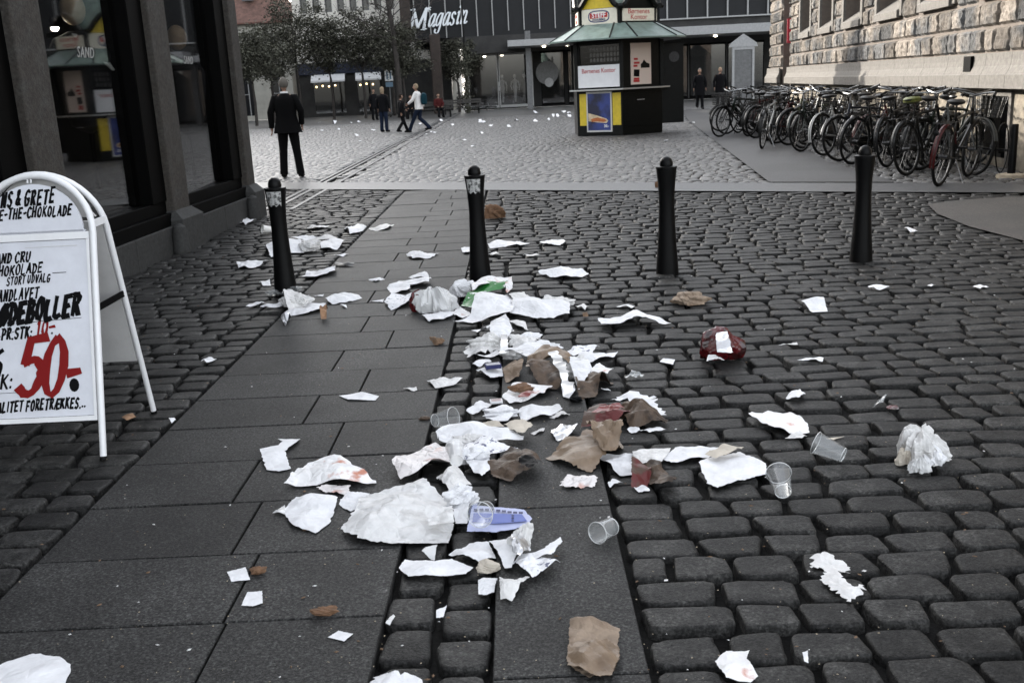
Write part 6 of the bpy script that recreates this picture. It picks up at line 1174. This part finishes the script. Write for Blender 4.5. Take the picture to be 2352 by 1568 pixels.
 ('C', [(236,1195),(300,1165),(360,1180),(420,1172),(484,1196),(486,1240),(448,1326),(345,1332),(232,1276)], 'folded darker lower half of the flat brown paper bag', 'brown_paper', dict(z=.016, lift=.10, amp=.12, dense=1.6, ncr=6, name='paper_bag', cat='paper bag', rag=.006)),
 ('D', [(1115,470),(1160,435),(1225,440),(1264,497),(1180,502)], 'square white paper with raised middle on the cobbles below the bollard by the bicycles', 'paper_white', dict(lift=.2)),
 ('D', [(330,775),(350,755),(417,762),(405,790)], 'small white square on the cobbles beside the red wrapper', 'paper_white', dict(lift=.03, amp=.02)),
 ('D', [(1095,765),(1160,752),(1242,755),(1235,773)], 'narrow white strip on open cobbles beyond the folded corner', 'paper_white', dict(lift=.05)),
 ('D', [(990,683),(1090,670),(1098,680)], 'hair thin white strip on the cobbles above the narrow strip', 'paper_soft', dict(lift=.03)),
 ('D', [(1030,982),(1060,960),(1110,925),(1140,970),(1110,990),(1040,990)], 'small folded paper with an upright corner on the cobbles', 'paper_white', dict(lift=.3)),
 ('D', [(1485,365),(1530,352),(1607,368),(1550,379)], 'torn white scrap in front of the bollard by the bicycles', 'paper_white'),
 ('D', [(1815,354),(1838,346),(1862,352),(1838,360)], 'tiny white dot of paper on the far cobbles', 'paper_white'),
 ('D', [(2068,360),(2110,352),(2157,362),(2110,371)], 'white oval slip near the brown paving', 'paper_white'),
 ('D', [(1688,45),(1720,38),(1764,55),(1720,62)], 'white crumpled scrap on the cobbles beside the brown paving edge', 'paper_white', dict(lift=.2)),
 ('D', [(135,860),(190,835),(247,850),(200,869)], 'glinting clear film scrap on the cobbles beside the heap', 'clear_plastic', dict(lift=.25, amp=.12, name='plastic_film', cat='plastic')),
 ('D', [(1515,1025),(1560,975),(1600,985),(1570,1022)], 'crinkled clear film above a dark red scrap on the cobbles', 'clear_plastic', dict(lift=.3, amp=.12, name='plastic_film', cat='plastic')),
 ('D', [(1585,1022),(1640,1012),(1662,1035),(1600,1038)], 'dark red scrap caught between the cobbles', 'red_wrap', dict(name='plastic_scrap', cat='plastic')),
 ('E', [(85,432),(160,415),(230,430),(150,447)], 'white sheet lying close to the shop plinth', 'paper_white'),
 ('E', [(580,470),(700,450),(742,462),(620,482)], 'white strip on the cobbles beyond the first bollard', 'paper_soft'),
 ('E', [(840,475),(890,455),(1000,490),(880,517)], 'crumpled white paper on the cobbles at the edge of the slabs', 'paper_white', dict(lift=.2)),
 ('E', [(1010,480),(1100,462),(1190,445),(1150,480),(1060,490)], 'white paper loop reaching over the slab edge', 'paper_soft', dict(lift=.2)),
 ('E', [(460,547),(560,535),(662,540),(600,560)], 'thin white sheet just behind the first bollard', 'paper_white'),
 ('E', [(280,620),(300,590),(400,575),(530,570),(560,640),(440,645),(330,672)], 'broad white sheet behind the foot of the first bollard', 'paper_white', dict(lift=.12)),
 ('E', [(660,590),(780,560),(862,580),(790,620),(680,616)], 'white sheet beside the dented white tub', 'paper_white', dict(lift=.1)),
 ('E', [(500,548),(640,556),(780,548),(820,560),(700,575),(540,570)], 'pale sheet behind the dented white tub', 'paper_soft'),
 ('E', [(85,715),(150,705),(310,705),(270,726),(200,747),(100,747)], 'white napkin with torn side between shop and first bollard', 'paper_white'),
 ('E', [(770,660),(870,650),(832,669)], 'white triangle of paper at the slab edge', 'paper_white'),
 ('E', [(540,830),(590,770),(700,765),(785,755),(780,790),(640,820)], 'thick white paper on the slabs beside the first bollard', 'paper_white', dict(lift=.16)),
 ('E', [(1275,665),(1330,645),(1420,655),(1505,643),(1440,680),(1320,686)], 'white sheet with wavy edge in the middle of the slabs', 'paper_white', dict(lift=.1)),
 ('E', [(1660,622),(1690,605),(1730,603),(1740,640),(1680,649)], 'white sheet half hidden by the bollard above the heap', 'paper_white'),
 ('E', [(1845,587),(1960,580),(2050,570),(2142,575),(2050,600),(1860,609)], 'long flat white sheet on the cobbles beside the bollard above the heap', 'paper_white'),
 ('E', [(2205,578),(2260,553),(2360,557),(2390,570),(2352,588)], 'white sheet alone on the cobbles between two bollards', 'paper_white'),
 ('E', [(2090,660),(2180,650),(2210,656),(2130,666)], 'thin white sliver on the cobbles between bollard and lone sheet', 'paper_soft'),
 ('E', [(1850,650),(1900,640),(1930,652),(1880,658)], 'short white sliver close to the bollard above the heap', 'paper_soft'),
 ('E', [(1010,830),(1080,815),(1127,825),(1060,843)], 'small white sheet with torn corner on the slabs', 'paper_white'),
 ('E', [(245,845),(320,838),(327,870),(270,871)], 'small square of paper on the cobbles before the first bollard', 'paper_white'),
 ('E', [(150,1020),(220,985),(292,990),(240,1007)], 'white triangular sheet at the near side of the first bollard', 'paper_white'),
 ('E', [(250,1017),(400,988),(420,1010),(310,1032)], 'thin white sheet touching the clear film heap', 'paper_white'),
 ('E', [(415,1005),(440,960),(590,965),(602,1010),(540,1042),(450,1040)], 'white tissue heap at the foot of the first bollard', 'paper_soft', dict(lift=.3, amp=.14, z=.01)),
 ('E', [(430,1052),(560,1010),(712,990),(700,1040),(560,1072),(450,1080)], 'wide white sheet under the tissue heap by the first bollard', 'paper_white', dict(lift=.08)),
 ('E', [(710,985),(730,950),(870,932),(967,955),(900,977),(760,1000)], 'white sheet with a folded back edge on the slabs', 'paper_white', dict(lift=.14)),
 ('E', [(400,1125),(440,1100),(472,1110),(430,1147)], 'crumpled foil ball on the slabs near the first bollard', 'foil', dict(lift=.5, amp=.15, name='foil', cat='foil')),
 ('E', [(810,1012),(850,1002),(862,1025)], 'small white crumb of paper on the slabs', 'paper_white', dict(lift=.3)),
 ('E', [(1020,977),(1120,967),(1112,984)], 'narrow white slip on the slabs next to the printed sheet', 'paper_white'),
 ('E', [(625,940),(700,932),(690,944)], 'thin white slip on the slabs behind the tissue heap', 'paper_white'),
 ('E', [(775,720),(915,722),(905,737),(780,733)], 'flat dark tray lying on the slabs', 'dark_tray', dict(lift=.08, name='food_tray', cat='tray')),
 ('E', [(670,1060),(690,1045),(727,1050),(715,1100),(680,1102)], 'curled orange brown leaf on the wide white sheet', 'orange_leaf', dict(lift=.5, amp=.2, name='leaf', cat='leaf', z=.02)),
 ('S', [(595,1290),(640,1272),(665,1285),(620,1302)], 'orange leaf on the cobbles behind the pavement sign', 'orange_leaf', dict(lift=.2, name='leaf', cat='leaf')),
 ('S', [(825,1305),(845,1293),(860,1305),(840,1316)], 'white scrap beside the back foot of the pavement sign', 'paper_white', dict(lift=.3)),
 ('S', [(983,1015),(1030,998),(1062,1010),(1010,1022)], 'white scrap on the cobbles by the edge of the slabs beyond the sign', 'paper_white'),
 ('T', [(-60,1470),(40,1425),(180,1388),(330,1410),(388,1445),(385,1490),(340,1575),(-60,1600)], 'large white sheet with rounded edge near the sign on the nearest slabs', 'paper_white', dict(lift=.06, amp=.01)),
]
for it in LIT: scrap(it[0], it[1], it[2], it[3], **(it[4] if len(it) > 4 else {}))
FARL = 'white paper scraps scattered on the far paving of the square'
for k, (x, y) in enumerate(((1040,1005),(1100,995),(905,1010),(940,1055),(1110,1150),(1085,1105),(1220,1060),(780,1000),(800,1065),(1690,1075),(1960,1140),(2030,1190),(1720,1080),(1865,1020),(2085,1000),(2120,1000),(2180,1025),(1655,1095),(1600,1010),(1775,985))):
    X, Y_ = 560 + x / 3.266, y / 3.266; p = (X * .91875, Y_ * .91875); w = random.uniform(3, 7); scrap('d', [(p[0] - w, p[1]), (p[0] - 1, p[1] - 1.0), (p[0] + w, p[1] + .2), (p[0], p[1] + 1.1)], 'small white scrap far out on the paving before the walkers', 'paper_white', group=FARL, lift=.05, amp=.05)
for k, (x, y) in enumerate(((150,1122),(180,1124),(245,1155),(415,1162),(485,1107),(655,1113),(660,1035),(780,1100),(820,1070),(860,1068),(915,1035),(965,1040),(965,1072),(165,1222),(75,1340),(1855,1290),(2110,1130))):
    p = ((1160 + x / 3.675) * .91875, y / 3.675 * .91875); w = random.uniform(3, 6); scrap('d', [(p[0] - w, p[1]), (p[0] - 1, p[1] - 1.1), (p[0] + w, p[1] + .2), (p[0], p[1] + 1.1)], 'small white scrap on the paving in front of the shuttered store entrance', 'paper_white', group='white paper scraps on the paving near the kiosk', lift=.06, amp=.06)
# bulky rubbish
for k, (rg_, bx_, lab_) in enumerate((('A', (690,480,880,600), 'crumpled white tissue with scalloped rim at the channel side of the middle heap'), ('A', (925,470,1110,550), 'crushed white tissue behind the first open brown bag'), ('A', (880,565,1015,645), 'crumpled white napkin touching the cigarette packet'), ('A', (770,925,985,1010), 'bunched white napkin in the middle of the lower heap'), ('A', (580,1100,760,1190), 'bunched printed paper above the clear tumbler'), ('A', (640,1200,800,1300), 'crushed white paper between tumbler and dark brown bag'), ('A', (1100,235,1310,330), 'crumpled white paper at the cobble end of the upper heap'), ('A', (575,150,700,255), 'crumpled paper wedged between plastic bag and bollard'), ('B', (1640,720,1755,860), 'crumpled silvery white tissue by the paper roll'), ('B', (1290,465,1445,600), 'creased white paper knot above the lilac leaflet'), ('E', (425,955,600,1050), 'crushed white tissue knot at the foot of the first bollard'), ('A', (1060,525,1220,590), 'soft white paper crest over the first open brown bag'), ('A', (1290,640,1430,760), 'bunched white paper between the crushed brown bags'))):
    lump(rg_, bx_, lab_, 'paper_white' if k % 2 else 'paper_soft', 'crumpled_paper', 'paper', .6, .6, z=.01, hmin=.2)
BG = dict(name='paper_bag', cat='paper bag', ncr=5, dense=1.5, rag=.008)
def bagsheet(reg, pts, lab, m, lift=.36, amp=.10, z=.004, sq=.22, **kw): return scrap(reg, pts, lab, m, lift=lift, amp=amp, z=z, squash=sq, **dict(BG, **kw))
hanky('A', (350, 165, 600, 365), 'bulging white plastic bag with dark red packet beneath it', 'milky_plastic', 'plastic_bag', 'plastic bag', .62, 2)
hanky('A', (400, 225, 570, 340), 'crushed pale paper filling inside the white plastic bag', 'paper_soft', 'paper_sheet', 'paper', .6, 4)
bagsheet('A', [(1030,650),(1050,570),(1150,540),(1230,560),(1345,592),(1335,640),(1200,632)], 'open brown paper bag at the top of the middle heap', 'brown_paper', z=.03)
bagsheet('A', [(1015,692),(1100,655),(1185,640),(1262,700),(1245,792),(1160,782),(1080,745)], 'grease stained brown bag with its mouth towards the channel', 'brown_dark', z=.01)
bagsheet('A', [(1045,640),(1100,600),(1180,615),(1170,650),(1100,662)], 'pale inner fold of the open brown bag', 'tan_paper', z=.05, lift=.2)
bagsheet('A', [(1360,835),(1338,750),(1420,722),(1500,700),(1578,728),(1505,770),(1470,832),(1410,842)], 'crushed brown bag at the edge of the slab strip', 'brown_dark', lift=.4, amp=.14)
bagsheet('A', [(1155,1190),(1235,1125),(1310,1080),(1400,1005),(1490,985),(1590,990),(1635,1090),(1600,1180),(1500,1240),(1440,1302),(1320,1265),(1200,1222)], 'big brown paper bag lying crumpled on the slab strip', 'brown_paper', lift=.30, amp=.085, sq=.25, ncr=5, dense=1.9)
bagsheet('A', [(1405,1020),(1480,990),(1590,990),(1640,1100),(1590,1165),(1520,1170),(1450,1110)], 'gathered closed end of the big brown paper bag', 'brown_paper', z=.06, lift=.3, amp=.16, ncr=8)
bagsheet('A', [(1375,1025),(1400,960),(1430,925),(1520,890),(1640,870),(1700,895),(1680,960),(1600,1000),(1480,1000)], 'brown paper heavily smeared with red behind the big brown bag', 'brown_red', lift=.34, amp=.12, z=.02)
bagsheet('A', [(1630,900),(1700,885),(1780,925),(1920,970),(1890,1010),(1800,1025),(1690,1030),(1620,980)], 'twisted dark brown paper with burnt looking end on the cobbles', 'brown_dark', lift=.36, amp=.18, ncr=8)
bagsheet('A', [(788,1252),(850,1202),(930,1175),(1000,1160),(1090,1190),(1135,1252),(1060,1302),(930,1358),(830,1322)], 'dark brown crumpled bag between printed sheets and the slab strip', 'brown_dark', lift=.34, amp=.11, z=.012, ncr=6)
bagsheet('A', [(985,1230),(1010,1175),(1085,1190),(1110,1240),(1050,1275)], 'blackened hollow at the back of the dark crumpled bag', 'ink_black', z=.085, lift=.1, amp=.08, name='plastic_scrap', cat='plastic')  # black sheet painting the shade inside the bag's hollow, not plastic
bagsheet('C', [(545,415),(548,330),(590,290),(640,320),(645,380),(615,415)], 'dark red crushed end of the small brown bag by the cups', 'brown_red', lift=.45, amp=.14)
bagsheet('C', [(615,350),(605,268),(680,258),(692,310),(740,350),(772,385),(750,418),(690,428),(640,400)], 'small brown bag crushed upright in front of the white napkin', 'brown_dark', lift=.42, amp=.14, z=.01, ncr=6)
lump('D', (545, 615, 760, 812), 'shiny dark red crisp packet standing on the cobbles', 'red_wrap', 'crisp_packet', 'wrapper', .5, .3, freq=.8)
lump('A', (318, 225, 392, 345), 'dark red packet squeezed out beside the white plastic bag', 'red_wrap', 'food_wrapper', 'wrapper', .7, .3)
hanky('C', (1860, 130, 2100, 350), 'crumpled translucent white tissue standing on the cobbles', 'paper_soft', 'tissue', 'tissue', .62)
hanky('C', (1960, 215, 2105, 345), 'fluffy folded end of white tissue beside its standing peak', 'paper_white', 'tissue', 'tissue', .7, 5)
hanky('C', (1850, 235, 1960, 335), 'yellowish crushed corner of the standing tissue', 'beige_paper', 'tissue', 'tissue', .7, 3)
hanky('C', (1915, 280, 2010, 378), 'hanging corner of clear film below the crumpled tissue', 'milky_plastic', 'plastic_film', 'plastic', .7, 9)
lump('D', (420, 398, 578, 487), 'brown crumpled paper ball on the cobbles', 'tan_paper', 'paper_ball', 'paper', .7, .38)
scrap('D', [(640,665),(660,640),(705,640),(725,700),(740,725),(650,720)], 'pale silver patch on the red crisp packet', 'foil', name='food_wrapper', cat='wrapper', z=.12, lift=.2, amp=.1)
scrap('D', [(590,770),(605,735),(640,745),(690,770)], 'white scrap leaning on the red crisp packet', 'paper_white', z=.05, lift=.2)
lump('E', (1848, 335, 1975, 427), 'torn brown bun lying on the cobbles behind the bollard', 'bread', 'bread_bun', 'bread', .6, .35)
lump('E', (525, 565, 680, 655), 'dented white tub on the sheets behind the first bollard', 'paper_soft', 'food_tub', 'tub', .7, .2)
lump('E', (340, 880, 520, 972), 'clear plastic film blown around the foot of the first bollard', 'clear_plastic', 'plastic_film', 'plastic', .6, .5)
lump('B', (150, 905, 230, 962), 'dark brown crumb beside the small paper square', 'bread', 'bread_crumb', 'bread', .6, .35)
lump('B', (510, 1145, 632, 1195), 'piece of dry brown bread crust on the slabs', 'bread', 'bread_crust', 'bread', .5, .45)
lump('B', (1450, 870, 1580, 960), 'crushed beige paper cup at the edge of the channel', 'beige_paper', 'paper_cup', 'cup', .7, .35)
lump('A', (370, 970, 440, 1003), 'brown cigar stub next to the clear cup', 'brown_dark', 'cigar_stub', 'stub', .5, .3)
lump('A', (1300, 850, 1385, 895), 'black crushed scrap on the slab strip near the ketchup sleeve', 'ink_black', 'plastic_scrap', 'plastic', .5, .5)
lump('A', (945, 812, 1080, 872), 'half eaten sausage end with ketchup on the white sleeve', 'bread', 'sausage', 'food', .6, .3, z=.03)
scrap('A', [(980,838),(1010,812),(1060,800),(1085,812),(1040,838)], 'streak of ketchup on the hot dog sleeve', 'stain_red', name='ketchup_streak', cat='ketchup', z=.065, lift=.1)
scrap('A', [(1440,930),(1500,895),(1620,880),(1645,915),(1560,935)], 'bright red sauce on the smeared brown paper', 'stain_red', name='sauce_smear', cat='sauce', z=.15, lift=.15, amp=.1)
lump('d', (1505, 420, 1520, 434), 'small brown lump of litter on the kerb band', 'bread', 'paper_ball', 'paper', .8, .3)
cup('C', (1588, 272), (1452, 230), 'clear plastic cup lying on its side beside the thin stick'); cup('C', (1290, 452), (1256, 345), 'clear plastic cup tipped with its mouth towards the large white sheet')
cup('A', (462, 1000), (620, 1003), 'clear plastic cup lying across the edge of the channel', L=.11); cup('A', (605, 1310), (585, 1180), 'clear tumbler lying between the pinkish wrapper and the dark bag', 'milky_plastic', L=.12, rm=.034, rb=.026, lift=.04)
cup('B', (1500, 640), (1430, 745), 'crushed clear cup resting on the lilac leaflet', L=.09, rm=.042, rb=.03, lift=.04); cup('C', (450, 620), (370, 665), 'short clear cup lying on the slab strip', L=.085, rm=.034, rb=.03)
cup('E', (335, 490), (228, 495), 'white paper cup lying near the shop plinth', 'cup_paper', L=.11, rm=.045, rb=.032, name='paper_cup')
# small printed packets
def packet(reg, c_, size, rz, label, m, m2, z=.03):
    g = G(*px(reg, c_), z); t = thing('cigarette_packet' if m == 'navy_ink' else 'sweet_packet', label, 'packet', g, rz, 'litter strewn on the paving'); w, l, h = size; MB().box((-w/2, -l/2, 0), (w/2, l/2, h)).build('carton', m, t, bevel=.002, local=True)
    for k in (-1, 0, 1): MB().add([(-w/2 + .006, k * l * .28 - l * .08, h + .0008), (w/2 - .006, k * l * .28 - l * .08, h + .0008), (w/2 - .006, k * l * .28 + l * .08, h + .0008), (-w/2 + .006, k * l * .28 + l * .08, h + .0008)], [(0,1,2,3)]).build('print_band', m2, t, local=True)
packet('A', (828, 670), (.085, .055, .022), .2, 'navy cigarette packet with white bands lying on white sheets', 'navy_ink', 'paper_white'); packet('A', (848, 885), (.06, .05, .012), .1, 'small white sweet packet with red bands beside the ketchup sleeve', 'paper_white', 'stain_red', .02)
# print on the lilac leaflet and the green mark
lf = bpy.data.objects['leaflet']; me = lf.data
def on_leaf(pts, m, dz=.0025):
    P = [G(*px('B', p), .032) for p in pts]; best = []
    for p in P:
        near = sorted(me.vertices, key=lambda v: ((v.co + lf.location).xy - p.xy).length)[:4]; best.append(max(v.co.z for v in near) + lf.location.z)
    z = max(best) + dz; return MB().add([(p.x, p.y, z) for p in P], [tuple(range(len(P)))[::-1]]).build('print', m, lf)
on_leaf([(1425,598),(1700,605),(1730,645),(1540,660),(1415,650)], 'lilac_ink')
for k in range(9): x = 1425 + 32 * k; on_leaf([(x, 575 + k * 1.5), (x + 24, 576 + k * 1.5), (x + 24, 588 + k * 1.5), (x, 587 + k * 1.5)], 'navy_ink', .004)
for k in range(3): on_leaf([(1640, 612 + 14 * k), (1655, 612 + 14 * k), (1655, 620 + 14 * k), (1640, 620 + 14 * k)], 'navy_ink', .005)
# ---------------------------------------------------------------- grit and crumbs between the stones
def crumbs(name, m, n, s0, s1, yr, h):
    mb = MB()
    for k in range(n):
        y = yr[0] + (yr[1] - yr[0]) * random.random() ** 1.6; x = random.uniform(max(-.55 * y - .2, lwall(y) + .1 if y < 13 else -9), min(.53 * y, 6)); s = random.uniform(s0, s1); a = random.uniform(0, 3.14); c_, d_ = math.cos(a) * s, math.sin(a) * s; e = random.uniform(.3, .8); z = .001 + random.random() * .003
        mb.add([(x - c_, y - d_, z), (x + d_ * e, y - c_ * e, z), (x + c_, y + d_, z), (x - d_ * e, y + c_ * e, z), (x, y, z + s * h)], [(0,1,4), (1,2,4), (2,3,4), (3,0,4)])
    tag(mb.build(name, m), kind='stuff')
crumbs('grit', 'concrete', 900, .0015, .004, (2.2, 9), .6); crumbs('paper_crumbs', 'paper_soft', 170, .003, .009, (2.3, 16), .35); crumbs('leaf_crumbs', 'dry_leaf', 220, .004, .012, (2.3, 13), .3)
